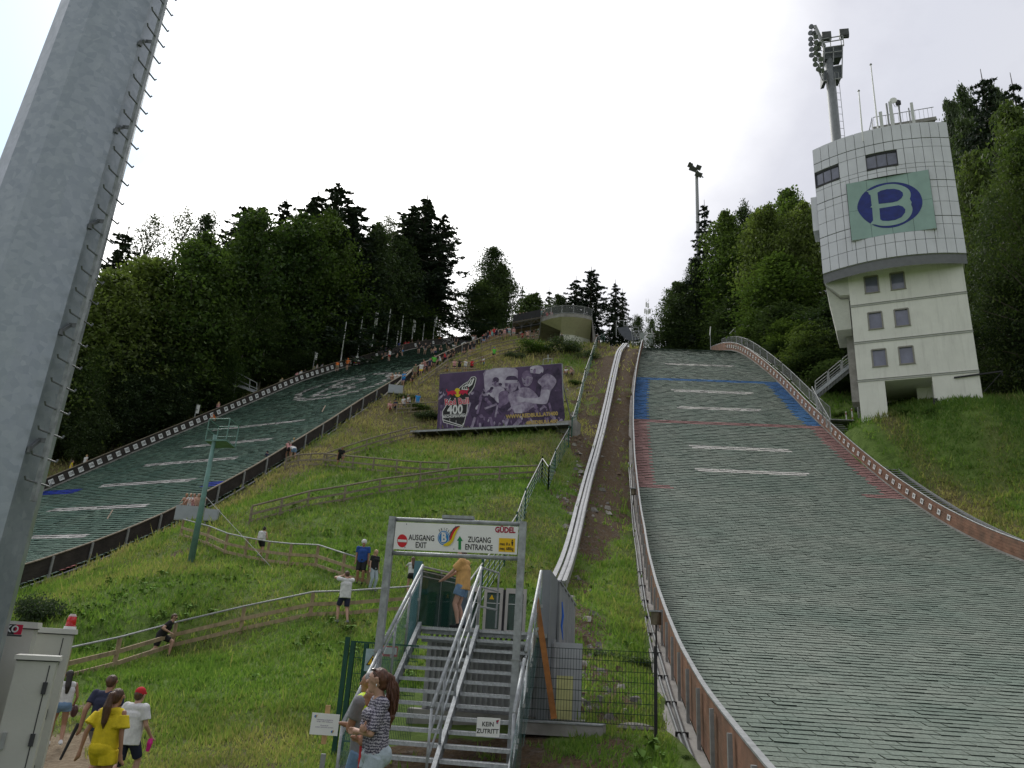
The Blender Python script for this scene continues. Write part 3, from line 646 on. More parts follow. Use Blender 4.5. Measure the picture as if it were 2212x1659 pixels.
    for i in range(nc):
        for j in range(len(zs)-1):
            z0 = zs[j]+(.06 if zs[j] in thick else g); z1 = zs[j+1]-g; off = .5*cw if False else 0
            segs = [(i*cw+g, (i+1)*cw-g, z0, z1)]
            for h in wv+[em]:
                out = []
                for a, b, c, d in segs:
                    if not overlap(a, b, c, d, h): out.append((a, b, c, d)); continue
                    if a < h[0]: out.append((a, h[0]-g, c, d))
                    if b > h[1]: out.append((h[1]+g, b, c, d))
                    a2, b2 = max(a, h[0]), min(b, h[1])
                    if c < h[2]: out.append((a2, b2, c, h[2]-g))
                    if d > h[3]: out.append((a2, b2, h[3]+g, d))
                segs = out
            for a, b, c, d in segs:
                if b-a < .04 or d-c < .04: continue
                m_ = (a+b)/2; q = [(a, c), (m_, c), (b, c), (b, d), (m_, d), (a, d)]
                F_ = [ap(s, z, .05) for s, z in q]; B_ = [ap(s, z, -.02) for s, z in q]
                mb.add(F_+B_, [(0, 1, 4, 5), (1, 2, 3, 4)]+[(k, (k+1) % 6, (k+1) % 6+6, k+6) for k in range(6)])
    mb.build('cladding', G['clad'], t)
    mb = MB(); n = 30; ss = [arcL*k/n for k in range(n+1)]
    rect_with_holes(mb, 0, arcL, 33.9, 47.2, wv+[em]+[(x, x, 33, 34) for x in ss], lambda s_, z_: ap(s_, z_, -.03))
    mb.build('wall_core', G['core'], t)
    # sides, soffit and roof of the upper body
    Bk = 7.5; bA = ap(0, 0)-cn*Bk; bB = ap(arcL, 0)-cn*Bk
    mb = MB(); a0 = ap(0, 0, .03); b0 = ap(arcL, 0, .03)
    mb.quad(bA+UZ*33.95, a0+UZ*33.95, a0+UZ*47.25, bA+UZ*47.25); mb.quad(b0+UZ*33.95, bB+UZ*33.95, bB+UZ*47.25, b0+UZ*47.25); mb.quad(bB+UZ*33.95, bA+UZ*33.95, bA+UZ*47.25, bB+UZ*47.25)
    mb.build('side_wall', G['clad'], t)
    mb = MB(); pl = [ap(s, 0, -.25) for s in ss]+[bB, bA]
    mb.add([p+UZ*33.62 for p in pl]+[p+UZ*33.9 for p in pl], [tuple(reversed(range(len(pl)))), tuple(range(len(pl), 2*len(pl)))]+[(k, (k+1) % len(pl), len(pl)+(k+1) % len(pl), len(pl)+k) for k in range(len(pl))])
    mb.build('soffit_slab', G['plaster'], t)
    mb = MB(); po = [ap(s, 33.92, .04) for s in ss]; pi_ = [ap(s, 33.92, -.5) for s in ss]
    for k in range(len(ss)-1): mb.quad(pi_[k], pi_[k+1], po[k+1], po[k])
    mb.build('soffit_trim', G['plaster'], t)
    mb = MB(); pl = [ap(s, 46.2, -.3) for s in ss]+[bB+UZ*46.2, bA+UZ*46.2]; mb.add(pl, [tuple(range(len(pl)))]); mb.build('roof', G['conc'], t)
    mb = MB(); q = ap(0, 0, 0)-cn*1.6; mb.box(q+UZ*40.6, (1.1, 2.2, 3.6), rot=Matrix((cx, -cn, UZ)).transposed()); mb.build('side_bay', G['clad'], t)
    for a, b, c, d in wv:
        o = thing('window', ap((a+b)/2, c), None, None); o.parent = t; o.location -= PLOC(t)
        m1 = MB(); m2 = MB(); k_ = 3
        for k in range(k_):
            s0 = a+(b-a)*k/k_; s1 = a+(b-a)*(k+1)/k_; m1.quad(ap(s0, c, -.12), ap(s1, c, -.12), ap(s1, d, -.12), ap(s0, d, -.12))
            if k: m2.beam(ap(s0, c, -.1), ap(s0, d, -.1), .06, .05, up=cn)
        m2.beam(ap(a, d-.04, -.06), ap(b, d-.04, -.06), .09, .22); m2.beam(ap(a, c, .1), ap(b, c, .1), .05, .2)
        m2.beam(ap(a, c, -.06), ap(a, d, -.06), .05, .2, up=cn); m2.beam(ap(b, c, -.06), ap(b, d, -.06), .05, .2, up=cn)
        m1.build('pane', G['pane'], o); m2.build('frame', G['seam'], o)
    # emblem on a flat recessed glass mosaic
    e0, e1, z0, z1 = em; mb = MB(); K = 24
    fl = lambda x, z, n=0.0: (ap(e0, z)*(1-(x-e0)/(e1-e0))+ap(e1, z)*((x-e0)/(e1-e0)))+cn*(.33+n)     # nearly flat panel behind the curve
    for i in range(4):
        xa = e0+(e1-e0)*i/4+.012; xb = e0+(e1-e0)*(i+1)/4-.012
        for za, zb in ((z0, z0+2.9), (z0+2.92, z1)): mb.quad(fl(xa, za), fl(xb, za), fl(xb, zb), fl(xa, zb))
    emb = mb.build('emblem_panel', mat('pale green glass mosaic', (.30, .44, .40), .3, 0, .12, .6), t)
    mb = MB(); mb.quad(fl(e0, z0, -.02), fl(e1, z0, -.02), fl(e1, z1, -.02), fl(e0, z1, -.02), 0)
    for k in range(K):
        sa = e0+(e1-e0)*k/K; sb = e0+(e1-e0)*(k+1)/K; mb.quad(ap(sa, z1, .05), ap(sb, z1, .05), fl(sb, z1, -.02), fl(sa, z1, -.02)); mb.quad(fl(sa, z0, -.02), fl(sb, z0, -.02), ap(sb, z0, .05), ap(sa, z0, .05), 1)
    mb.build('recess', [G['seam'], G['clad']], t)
    # letter B and disc measured from the photograph's panel: local coords 0..1
    TLq = [(205, 480), (1575, 225), (1735, 1335), (300, 1550)]
    def loc(px, py):       # bilinear inverse over the seen quadrilateral
        u, v = .5, .5
        for _ in range(12):
            x = (1-u)*(1-v)*TLq[0][0]+u*(1-v)*TLq[1][0]+u*v*TLq[2][0]+(1-u)*v*TLq[3][0]; y = (1-u)*(1-v)*TLq[0][1]+u*(1-v)*TLq[1][1]+u*v*TLq[2][1]+(1-u)*v*TLq[3][1]
            xu = (1-v)*(TLq[1][0]-TLq[0][0])+v*(TLq[2][0]-TLq[3][0]); yu = (1-v)*(TLq[1][1]-TLq[0][1])+v*(TLq[2][1]-TLq[3][1])
            xv = (1-u)*(TLq[3][0]-TLq[0][0])+u*(TLq[2][0]-TLq[1][0]); yv = (1-u)*(TLq[3][1]-TLq[0][1])+u*(TLq[2][1]-TLq[1][1])
            dt = xu*yv-xv*yu; ex, ey = px-x, py-y; u += (ex*yv-xv*ey)/dt; v += (xu*ey-ex*yu)/dt
        return u, v
    def shape(pts, n):     # polygon of photo points -> 3D on the panel
        out = []
        for p in pts:
            u, v = loc(*p); out.append(fl(e0+(e1-e0)*u, z1-(z1-z0)*v, n))
        return out
    def smooth(pts, k=4):
        P_ = [np.array(p, float) for p in pts]; o = []; m = len(P_)
        for i in range(m):
            a, b, c, d = P_[i-1], P_[i], P_[(i+1) % m], P_[(i+2) % m]
            for q in range(k):
                s = q/k; o.append(tuple(.5*((2*b)+(-a+c)*s+(2*a-5*b+4*c-d)*s*s+(-a+3*b-3*c+d)*s**3)))
        return o
    disc = smooth([(400, 960), (430, 800), (520, 650), (680, 530), (880, 470), (1080, 463), (1270, 520), (1420, 640), (1488, 800), (1480, 950), (1400, 1100), (1250, 1220), (1080, 1300), (900, 1325), (740, 1300), (600, 1225), (480, 1110)])
    letter = smooth([(592, 655), (640, 605), (760, 545), (900, 503), (1040, 500), (1170, 540), (1265, 610), (1298, 700), (1285, 780), (1240, 840)], 4)[:-4]+smooth([(1250, 845), (1310, 905), (1332, 985), (1310, 1085), (1235, 1185), (1110, 1250), (960, 1283), (820, 1285), (715, 1260), (655, 1215)], 4)[:-4]+[(652, 1210), (672, 1185), (655, 942), (620, 938), (648, 905), (625, 705), (592, 680)]
    up = [(742, 660), (800, 622), (900, 595), (1020, 592), (1110, 615), (1165, 665), (1172, 720), (1145, 775), (1085, 825), (1000, 850), (765, 875)]
    lo = [(778, 960), (1100, 905), (1170, 930), (1212, 985), (1210, 1045), (1150, 1130), (1050, 1180), (930, 1197), (830, 1192), (795, 1165)]
    for pts, n, m_, nm in ((disc, .014, 1, 'disc'), (letter, .028, 0, 'letter'), (up, .042, 1, 'letter_counter'), (lo, .042, 1, 'letter_counter')):
        v = shape(pts, n); mb = MB(); mb.add(v, [tuple(reversed(range(len(v))))])
        o = mb.build(nm, [MATS['pale green glass mosaic'], mat('deep blue glass mosaic', (.012, .028, .20), .3, 0, .3, 2)][m_], emb)
        bm = bmesh.new(); bm.from_mesh(o.data); bmesh.ops.triangulate(bm, faces=bm.faces[:]); bm.to_mesh(o.data); bm.free()
    # roof house with railing, antennas
    mb = MB(); ph = [ap(arcL*.50, 0, -2.2), ap(arcL*.97, 0, -1.5), ap(arcL*.97, 0, -6), ap(arcL*.50, 0, -6)]
    mb.add([p+UZ*46.2 for p in ph]+[p+UZ*48.5 for p in ph], [(4, 5, 6, 7)]+[(k, (k+1) % 4, 4+(k+1) % 4, 4+k) for k in range(4)]); mb.build('roof_house', G['plaster'], t)
    mb = MB(); ph2 = [p+(p-(ph[0]+ph[2])/2).normalized()*.4 for p in ph]; mb.add([p+UZ*48.5 for p in ph2]+[p+UZ*48.85 for p in ph2], [(4, 5, 6, 7), (3, 2, 1, 0)]+[(k, (k+1) % 4, 4+(k+1) % 4, 4+k) for k in range(4)]); mb.build('roof_edge', G['conc'], t)
    mb = MB()
    for a, b in ((ph2[0], ph2[1]), (ph2[3], ph2[0])):
        a, b = a.lerp(b, .02), a.lerp(b, .98); mb.beam(a+UZ*49.9, b+UZ*49.9, .05, .05)
        for k in range(int((b-a).length/.35)+1): p = a.lerp(b, k*.35/(b-a).length); mb.beam(p+UZ*48.85, p+UZ*49.9, .025, .025)
    a = ph2[0]; b = ap(arcL*.40, 46.4, -2.0); mb.beam(a+UZ*49.9, Vector((b.x, b.y, 47.2)), .05, .05)
    for k in range(8): p = (a+UZ*49.9).lerp(Vector((b.x, b.y, 47.2)), k/8); mb.beam(p, p-UZ*1.1, .025, .025)
    mb.build('roof_railing', G['steel2'], t)
    for (s, n, h, r, kind, lab) in ((.545, -.9, 2.3, .14, 0, 'short leaning white panel antenna, leftmost on the tower roof'), (.60, -1.0, 3.9, .09, 1, 'thin round antenna mast between two white panels on the tower roof'), (.625, -.7, 3.1, .15, 0, 'tallest wide white panel antenna on the tower roof'), (.70, -1.3, 4.1, .08, 2, 'antenna mast carrying a round white dish on the tower roof'), (.765, -.9, 3.0, .06, 1, 'slim bare antenna pole right of the dish on the tower roof'), (.785, -.7, 2.7, .12, 0, 'white panel antenna nearest the right end of the tower roof')):
        P0 = ap(arcL*s, 46.2, n); q = thing('antenna', P0, lab, 'antenna', 'antennas on the tower roof')
        if kind == 0: MB().box(P0+UZ*(1.1+h/2), (r*2, r*1.3, h), rot=Matrix((cx, -cn, UZ)).transposed()).tube([P0, P0+UZ*1.3], .05, 6).build('panel', mat('pale antenna shell', (.62, .63, .62), .5, 0, .05), q, loc=P0)
        else:
            MB().tube([P0, P0+UZ*(h+.4)], r, 8).build('mast', G['steel2'], q)
            if kind == 2:
                c = P0+UZ*(h+.35)-cx*.42+cn*.4; MB().tube([c-cn*.12, c+cn*.06, c+cn*.1], [.15, .33, .31], 16).build('dish', G['white'], q); MB().beam(c, P0+UZ*(h+.2), .06, .06).tube([c-UZ*.3, c-UZ*.7+cx*.1, c-UZ*.75+cx*.5, P0+UZ*(h-.6)], .02, 5).box(P0+UZ*(h+.3), (.35, .3, .45), rz=.3).build('bracket_arm', G['seam'], q)
    for (a, b, lab) in (((1881, 140), (1896, 276), 'taller white flagpole on the tower roof'), ((1855, 197), (1862, 285), 'shorter white flagpole on the tower roof')):
        T_ = at(*a, 58.6); Bm = at(*b, 58.6); q = thing('flagpole', (Bm.x, Bm.y, 46.2), lab, 'flagpole', 'flagpoles on the tower roof')
        MB().tube([(Bm.x, Bm.y, 46.2), (T_.x, T_.y, T_.z)], [.085, .05], 8).build('pole', G['white'], q); MB().tube([T_, T_+UZ*.1], [.12, .1], 8).build('cap', G['steel2'], q)
    # lamp bracket by the passage, side arm on the right edge
    P0 = tp(5.56, .12, 21.2); q = thing('wall_lamp', P0, 'small black lamp on the white wall beside the passage', 'lamp')
    MB().box(P0, (.35, .22, .5), rot=Matrix((TE, -TN, UZ)).transposed(), taper=.8).tube([P0-UZ*.25, P0-UZ*.5+TE*.1, P0-UZ*.6-TE*.1], .03, 6).build('lamp_body', G['dark'], q)
    P0 = tp(W-1.8, .1, 23.1); q = thing('winch_arm', P0, 'dark steel arm with diagonal stay sticking out from the tower corner', 'bracket')
    MB().beam(P0, tp(W+1.6, .1, 23.3), .1, .12).tube([tp(W+1.5, .1, 23.2), tp(W+.1, .05, 21.7)], .035, 6).tube([tp(W+1.5, .1, 23.3), tp(W+1.55, .1, 22.9)], .04).build('arm', G['dark'], q)
build_tower()
# ------------------------------------------------------------------ floodlight masts
def build_floods():
    Y = 66.5; b = at(1806, 300, Y); tpz = at(1795, 150, Y).z; tz_ = at(1788, 60, Y).z
    base = T3(b.x, Y); m = thing('floodlight_mast', base, 'tall grey floodlight mast with a slanting rack of round lamps rising behind the tower', 'floodlight mast', 'floodlight masts')
    top = Vector((b.x, Y, tpz+1.2)); MB().tube([base, top], [.66, .44], 16).build('mast', mat('dull grey mast paint', (.20, .215, .22), .55, .2, .15, 2), m, smooth=True)
    def Q(zx, zy, dy=0.0): return at((3200+zx/6.38)/1.8517, (80+zy/6.38)/1.8517, Y+dy)
    gd = mat('platform grating', (.10, .11, .12), .6, .4, .3, 8)
    mb = MB()
    for poly in (((620, 720), (1085, 640), (1075, 940), (620, 1000)), ((860, 1180), (1060, 1140), (1055, 1480), (860, 1510)), ((600, 1290), (690, 1280), (690, 1550), (600, 1570))):
        v = [Q(*p, -.4) for p in poly]; v2 = [p+Vector((.0, .9, -.25)) for p in v]; mb.add(v+v2, [(0, 1, 2, 3), (7, 6, 5, 4)]+[(k, 4+k, 4+(k+1) % 4, (k+1) % 4) for k in range(4)])
    mb.build('platform', gd, m)
    mb = MB()
    for a, c in (((540, 490), (1085, 400)), ((600, 580), (1090, 495)), ((765, 460), (780, 660)), ((1030, 400), (1055, 650)), ((1090, 400), (1115, 660)), ((600, 710), (1110, 640)), ((620, 850), (1080, 790)), ((850, 700), (850, 1080)), ((1085, 650), (1070, 1480)), ((620, 730), (595, 1560)), ((860, 1190), (1060, 1150)), ((600, 1560), (690, 1545)), ((860, 1510), (1060, 1480))): mb.beam(Q(*a, -.6), Q(*c, -.6), .09, .09)
    mb.build('railing', G['steel2'], m)
    mb = MB(); mb.beam(Q(370, 150, -.3), Q(620, 690, -.3), .28, .3).beam(Q(600, 700, -.5), Q(575, 1540, -.5), .12, .12).beam(Q(480, 1310, -.5), Q(580, 1540, -.5), .12, .12).beam(Q(300, 240, -.8), Q(580, 1500, -.8), .07, .07)
    mb.build('rack', G['steel2'], m)
    lamps = [(295, 175), (275, 335), (360, 345), (280, 490), (405, 440), (285, 615), (420, 580), (495, 620), (300, 755), (410, 720), (480, 740), (300, 900), (410, 850), (480, 900), (390, 1010), (540, 1010), (400, 1140), (530, 1150), (475, 1260), (555, 1300)]
    for k, (x, y) in enumerate(lamps):
        c = Q(x, y, -1.0+.25*(k % 3)); d = Vector((-.75+.5*((x-280)/280), -.62, -.35)).normalized()
        L_ = MB(); L_.tube([c-d*.28, c-d*.1, c+d*.12], [.09, .23, .27], 14); L_.tube([c+d*.121, c+d*.13], [.25, .25], 14, mi=1); L_.beam(c-d*.2, c-d*.2+Vector((.4, .2, 0)), .06, .06)
        L_.build('lamp', [mat('lamp housing', (.09, .095, .09), .5, .4, .3), mat('lamp glass', (.16, .17, .18), .15, .3, .1)], m, loc=c)
    for x, y in ((675, 390), (1125, 320)):
        c = Q(x, y, -.5); MB().box(c, (.95, .25, .85), rz=-.2).box(c-UZ*.55+Vector((0, .1, 0)), (1.0, .3, .12), rz=-.2).build('square_lamp', MATS['lamp housing'], m, loc=c)
    mb = MB(); a = Q(880, 1330, -.9); c = at(1818, 300, Y-.9)
    c = Vector((a.x, a.y, c.z-1)); mb.beam(a, c, .04, .04).beam(a+Vector((.4, 0, 0)), c+Vector((.4, 0, 0)), .04, .04)
    k = 0.
    while a.z-k > c.z: mb.beam(Vector((a.x, a.y, a.z-k)), Vector((a.x+.4, a.y, a.z-k)), .03, .03); k += .9
    mb.build('ladder', G['steel2'], m)
    Y = 112.; b = at(1507, 470, Y); t_ = at(1500, 372, Y); base = T3(b.x, Y)
    m = thing('floodlight_mast', base, 'distant thin floodlight mast with four dark square lamps above the right forest', 'floodlight mast', 'floodlight masts')
    MB().tube([base, Vector((b.x, Y, t_.z))], [.45, .25], 10).build('mast', G['steel2'], m)
    for (x, y), s in (((1497, 365), 1.3), ((1509, 377), 1.2), ((1491, 357), .8), ((1509, 362), .9)):
        c = at(x, y, Y-.5); MB().box(c, (s, .6, .75), rz=-.3, rot=Matrix.Rotation(.35, 3, 'Y')@Matrix.Rotation(.5, 3, 'X')).build('lamp', MATS['lamp housing'], m, loc=c)
    MB().beam(at(1490, 350, Y), at(1519, 384, Y), .15, .15).build('crossbar', G['steel2'], m)
build_floods()
# ------------------------------------------------------------------ tower stair, railing and stair along the small hill
def rail_panel(mb, a, b, h=1.0, r=.035, posts=2, mid=0, bars=0):
    a = Vector(a); b = Vector(b); mb.tube([a+UZ*h, b+UZ*h], r, 6)
    for k in range(posts): p = a.lerp(b, k/(posts-1)); mb.tube([p, p+UZ*h], r, 6)
    for k in range(mid): mb.tube([a+UZ*h*(k+1)/(mid+1), b+UZ*h*(k+1)/(mid+1)], r*.6, 5)
    for k in range(bars): p = a.lerp(b, (k+.5)/bars); mb.tube([p+UZ*.12, p+UZ*h], .011, 4)
def infill(mb, a, b, h0, h1, mi=0): a = Vector(a); b = Vector(b); mb.quad(a+UZ*h0, b+UZ*h0, b+UZ*h1, a+UZ*h1, mi)
G['mesh'] = glass_mat('fine wire infill', (.16, .17, .17), .45, .6)
def build_right_stairs():
    # railing along the wall, upper part: v 66..100
    t = thing('steel_railing', HR.P(float(HR.ur(80))+.9, 80), 'grey steel railing of wire panels along the top of the brown board wall', 'railing')
    vs = np.arange(67.2, 99, 2.05)
    for a, b in zip(vs[:-1], vs[1:]):
        A_ = HR.P(float(HR.ur(a))+.75, a, .75); B_ = HR.P(float(HR.ur(b))+.75, b-.1, .75)
        B_ = HR.P(float(HR.ur(b))+.75, b-.08, .75); mb = MB(); rail_panel(mb, A_, B_, 1.25, .035, 2, 0, 0); mb.tube([A_+UZ*.1, B_+UZ*.1], .025, 5)
        o = mb.build('rail_frame', G['steel2'], t); i = MB(); infill(i, A_, B_, .12, 1.22); i.build('wire_infill', G['mesh'], o)
    P0 = T3(*HR.xy(float(HR.ur(98))+.6, 98)); 
    # steps beside the wall: v 33..67
    s = thing('slope_stairs', HR.P(float(HR.ur(50))+.9, 50), 'long narrow steel stair climbing outside the brown wall', 'stairs')
    mb = MB(); v = 34.
    while v < 66.8:
        c = HR.P(float(HR.ur(v))+1.0, v, .55); mb.box(c, (1.1, .24, .04), rz=-HR.ph); v += .36
    mb.build('treads', G['steel2'], s)
    for du in (.4, 1.62):
        L_ = [HR.P(float(HR.ur(v))+du, v, .6) for v in np.arange(34, 67, 1.5)]; mb = MB()
        for a, b in zip(L_[:-1], L_[1:]): mb.beam(a, b, .06, .2)
        mb.build('stringer', G['steel2'], s)
    for v in np.arange(35, 66, 3):
        for du in (.4, 1.62): p = HR.P(float(HR.ur(v))+du, v, .5); q = Vector((p.x, p.y, float(tz(p.x, p.y))-.2)); MB().beam(q, p, .07, .07).build('support_post', G['steel2'], s, loc=q)
    # landing and bridge stair up to the tower
    A_ = HR.P(float(HR.ur(67))+1.0, 67, .7); mb = MB(); mb.box(A_+Vector((.3, 0, 0)), (2.2, 1.6, .08), rz=-HR.ph); mb.build('landing', G['steel2'], s)
    b = thing('tower_stairs', A_+Vector((1, 0, 0)), 'galvanised stair with railings leading from the slope landing up to the tower', 'stairs')
    S0 = at(1760, 848, 65.2); S1 = at(1848, 775, 62.8)
    S0 = at(1762, 850, 66.0); S1 = at(1850, 778, 64.5); d = (S1-S0); off = Vector((.35, .95, 0))
    for o_ in (Vector(), off): mb = MB(); mb.beam(S0+o_, S1+o_, .06, .3); mb.build('stringer', G['steel'], b)
    mb = MB(); n = 14
    for k in range(n): p = S0.lerp(S1, (k+.5)/n)+off*.5; mb.box(p-UZ*.05, (.32, 1.0, .04), rz=-.1); mb.box(p-UZ*.22+Vector((.1, 0, 0)), (.03, 1.0, .3), rz=-.1)
    mb.build('treads', G['steel2'], b)
    for o_ in (Vector(), off):
        for k in range(3):
            p, q = S0.lerp(S1, k/3+.01)+o_, S0.lerp(S1, (k+1)/3-.02)+o_; mb = MB(); rail_panel(mb, p, q, 1.15, .035, 2, 0, 0)
            for h_ in (.35, .6, .85): mb.tube([p+UZ*h_, q+UZ*h_], .018, 5)
            mb.build('railing', G['steel2'], b)
    for k in (.02, .95): p = S0.lerp(S1, k)+off*.5; MB().beam(Vector((p.x, p.y, float(tz(p.x, p.y))-.3)), p, .14, .14).build('support_post', G['steel2'], b)
    # lower railing by the landing
    r = thing('steel_railing', A_+Vector((1.5, -1, 0)), 'short grey railing with wire infill between the landing and the grass bank', 'railing')
    pts = [at(1756, 862, 65.8), at(1778, 905, 62.7), at(1795, 935, 61.0)]; pts = [p-UZ*.1 for p in pts]
    for a, c in zip(pts[:-1], pts[1:]): mb = MB(); rail_panel(mb, a, c, 1.3, .035, 3, 0); o = mb.build('rail_frame', G['steel2'], r); i = MB(); infill(i, a, c, .1, 1.25); i.build('wire_infill', G['mesh'], o)
    # small red and white poles
    p0 = T3(*HR.xy(float(HR.ur(62))+3.2, 62)); g_ = gnd(1830, 922, y0=50)
    for k, dx in enumerate((0, .55)):
        P0 = Vector((g_.x+dx, g_.y, float(tz(g_.x+dx, g_.y)))); q = thing('marker_pole', P0, ('left' if k == 0 else 'right')+' of two white marker poles with reddish bands on the grass below the tower', 'marker pole', 'marker poles below the tower')
        MB().tube([P0, P0+UZ*1.4], .05, 6).build('pole', G['white'], q); [MB().tube([P0+UZ*h_, P0+UZ*(h_+.2)], .058, 6).build('band', mat('reddish band', (.4, .2, .18), .7), q) for h_ in (.35, 1.1)]
    for (px, py, lab) in ((1534, 712, 'small white blade shaped wind marker on a post above the knoll'), (1588, 712, 'slanting white board on a post above the knoll'), (1603, 738, 'short white post on the wall of the knoll')):
        Y = 96.; a = at(px, py, Y); b_ = T3(a.x, Y, 0); q = thing('wind_marker', b_, lab, 'marker', 'markers on the knoll'); MB().tube([b_, a], .05, 6).build('post', G['steel2'], q); MB().box(a-Vector((.4 if px != 1534 else 0, 0, .2)), (.12, .1, 1.3), rot=Matrix.Rotation(.7 if px == 1588 else .1, 3, 'Y')).build('board', G['white'], q)
build_right_stairs()
# ------------------------------------------------------------------ trees
def leaf_mat(name, a, b, trans=.35, tip=None):
    m = bpy.data.materials.new(name); m.use_nodes = True; t = m.node_tree; bs = t.nodes['Principled BSDF']; bs.inputs['Roughness'].default_value = .6; bs.inputs['Specular IOR Level'].default_value = .25
    oi = N(t, 'ShaderNodeObjectInfo'); at_ = N(t, 'ShaderNodeAttribute', attribute_name='tone'); tc = N(t, 'ShaderNodeTexCoord')
    nz = N(t, 'ShaderNodeTexNoise', i_Scale=.45, i_Detail=3.0); t.links.new(tc.outputs['Object'], nz.inputs[0])
    f = mth(t, 'ADD', mth(t, 'MULTIPLY', nz.outputs[0], .55), mth(t, 'MULTIPLY', at_.outputs['Fac'], .5)); f = mth(t, 'ADD', f, mth(t, 'MULTIPLY', mth(t, 'SUBTRACT', oi.outputs['Random'], .5), .3))
    c = ramp(t, f, [(.28, a), (.78, b)]); t.links.new(c, bs.inputs['Base Color'])
    tr = N(t, 'ShaderNodeBsdfTranslucent'); t.links.new(mixc(t, 1.0, c, (1.15, 1.3, .6), 'MULTIPLY'), tr.inputs[0]); mx = N(t, 'ShaderNodeMixShader'); mx.inputs[0].default_value = trans
    t.links.new(bs.outputs[0], mx.inputs[1]); t.links.new(tr.outputs[0], mx.inputs[2]); t.links.new(mx.outputs[0], t.nodes['Material Output'].inputs[0]); return m
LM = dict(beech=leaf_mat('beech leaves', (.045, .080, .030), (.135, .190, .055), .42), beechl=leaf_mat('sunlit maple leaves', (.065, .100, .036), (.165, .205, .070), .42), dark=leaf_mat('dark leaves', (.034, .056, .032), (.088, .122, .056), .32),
    spruce=leaf_mat('spruce needles', (.022, .036, .027), (.052, .074, .045), .14), birch=leaf_mat('sparse grey leaves', (.06, .08, .045), (.12, .14, .085), .35), bush=leaf_mat('bush leaves', (.03, .065, .012), (.08, .13, .025), .4))
BARK = mat('grey brown bark', (.10, .085, .07), .95, 0, .45, 3, .4, 12, stretch=(1, 1, .25)); BARKB = mat('pale bark', (.20, .18, .15), .95, 0, .5, 2, .3, 10)
def leaf_mesh(name, C, Nn, size, tone, mat_, seed, asp=.6):
    """one quad per leaf spray: centres C, facing Nn"""
    rs = np.random.RandomState(seed); n = len(C); a = rs.randn(n, 3); x = np.cross(Nn, a); x /= np.linalg.norm(x, axis=1)[:, None]+1e-9; y = np.cross(Nn, x); y /= np.linalg.norm(y, axis=1)[:, None]+1e-9
    s = size*(.55+.9*rs.rand(n))[:, None]; V = np.stack([C-x*s*.5, C-y*s*asp*.5+x*s*.05, C+x*s*.5, C+y*s*asp*.5-x*s*.08], 1).reshape(-1, 3)
    me = bpy.data.meshes.new(name); me.vertices.add(4*n); me.vertices.foreach_set('co', V.ravel()); me.loops.add(4*n); me.loops.foreach_set('vertex_index', np.arange(4*n, dtype=np.int32)); me.polygons.add(n); me.polygons.foreach_set('loop_start', np.arange(0, 4*n, 4, dtype=np.int32)); me.update()
    ca = me.color_attributes.new('tone', 'FLOAT_COLOR', 'POINT'); T = np.repeat(tone, 4); ca.data.foreach_set('color', np.stack([T, T, T, np.ones_like(T)], 1).ravel()); me.materials.append(mat_); return me
def broadleaf(name, seed, mt, h=1.0, nb=95, nl=330, leaf=.021, base=.12, rx=.30, lean=0, trunk_mat=None, open_=0.0):
    """unit-height tree: tapered trunk with limbs; crown of layered drooping sprays"""
    rs = np.random.RandomState(seed); MBt = MB(); tp_ = [(0, 0, -.03), (rs.randn()*.008, rs.randn()*.008, .2), (rs.randn()*.015, rs.randn()*.015, .45), (rs.randn()*.02, rs.randn()*.02, .72), (0, 0, .9)]
    MBt.tube(tp_, [.016, .0135, .010, .006, .002], 7)
    C = []; NN = []; T = []
    for b in range(nb):
        z = base+(.97-base)*(b+.5)/nb; z += rs.randn()*.02
        f = (z-base)/(1-base); prof = (math.sin(math.pi*min(1, (f*.92+.10)))**.62)*(1-.25*f)
        az = b*2.399+rs.randn()*.4; r = rx*prof*(.42+.8*rs.rand()); r *= 1-.25*(rs.rand() < .2)
        end = np.array([math.cos(az)*r, math.sin(az)*r, z+(.02+.05*rs.rand())*(1 if f > .3 else -.5)]); st = np.array([0, 0, z-.10*prof-.02])
        if r > .07: MBt.tube([tuple(st), tuple((st+end)/2+np.array([0, 0, .012])), tuple(end)], [.0045, .0032, .001], 4)
        if rs.rand() < open_: continue
        # fans of foliage along the limb, flattened
        k = nl; s = rs.rand(k)**.6; p = st[None]+(end-st)[None]*s[:, None]*1.08
        w = .016+.058*prof; q = rs.randn(k, 3)*np.array([w, w, w*.32]); p = p+q; p[:, 2] -= .35*((q[:, 0]**2+q[:, 1]**2)/w)*.5
        C.append(p); nn = rs.randn(k, 3)*.55; nn[:, 2] += 1; NN.append(nn/np.linalg.norm(nn, axis=1)[:, None]); T.append(np.clip(.18+.25*rs.rand(k)+.5*rs.rand()+.2*(q[:, 2]/w), 0, 1))
    C = np.concatenate(C); me = leaf_mesh(name+'_crown', C, np.concatenate(NN), leaf, np.concatenate(T), mt, seed+1)
    tm = bpy.data.meshes.new(name+'_trunk'); tm.from_pydata(MBt.v, [], MBt.f); tm.materials.append(trunk_mat or BARK); tm.polygons.foreach_set('use_smooth', [True]*len(MBt.f)); return me, tm
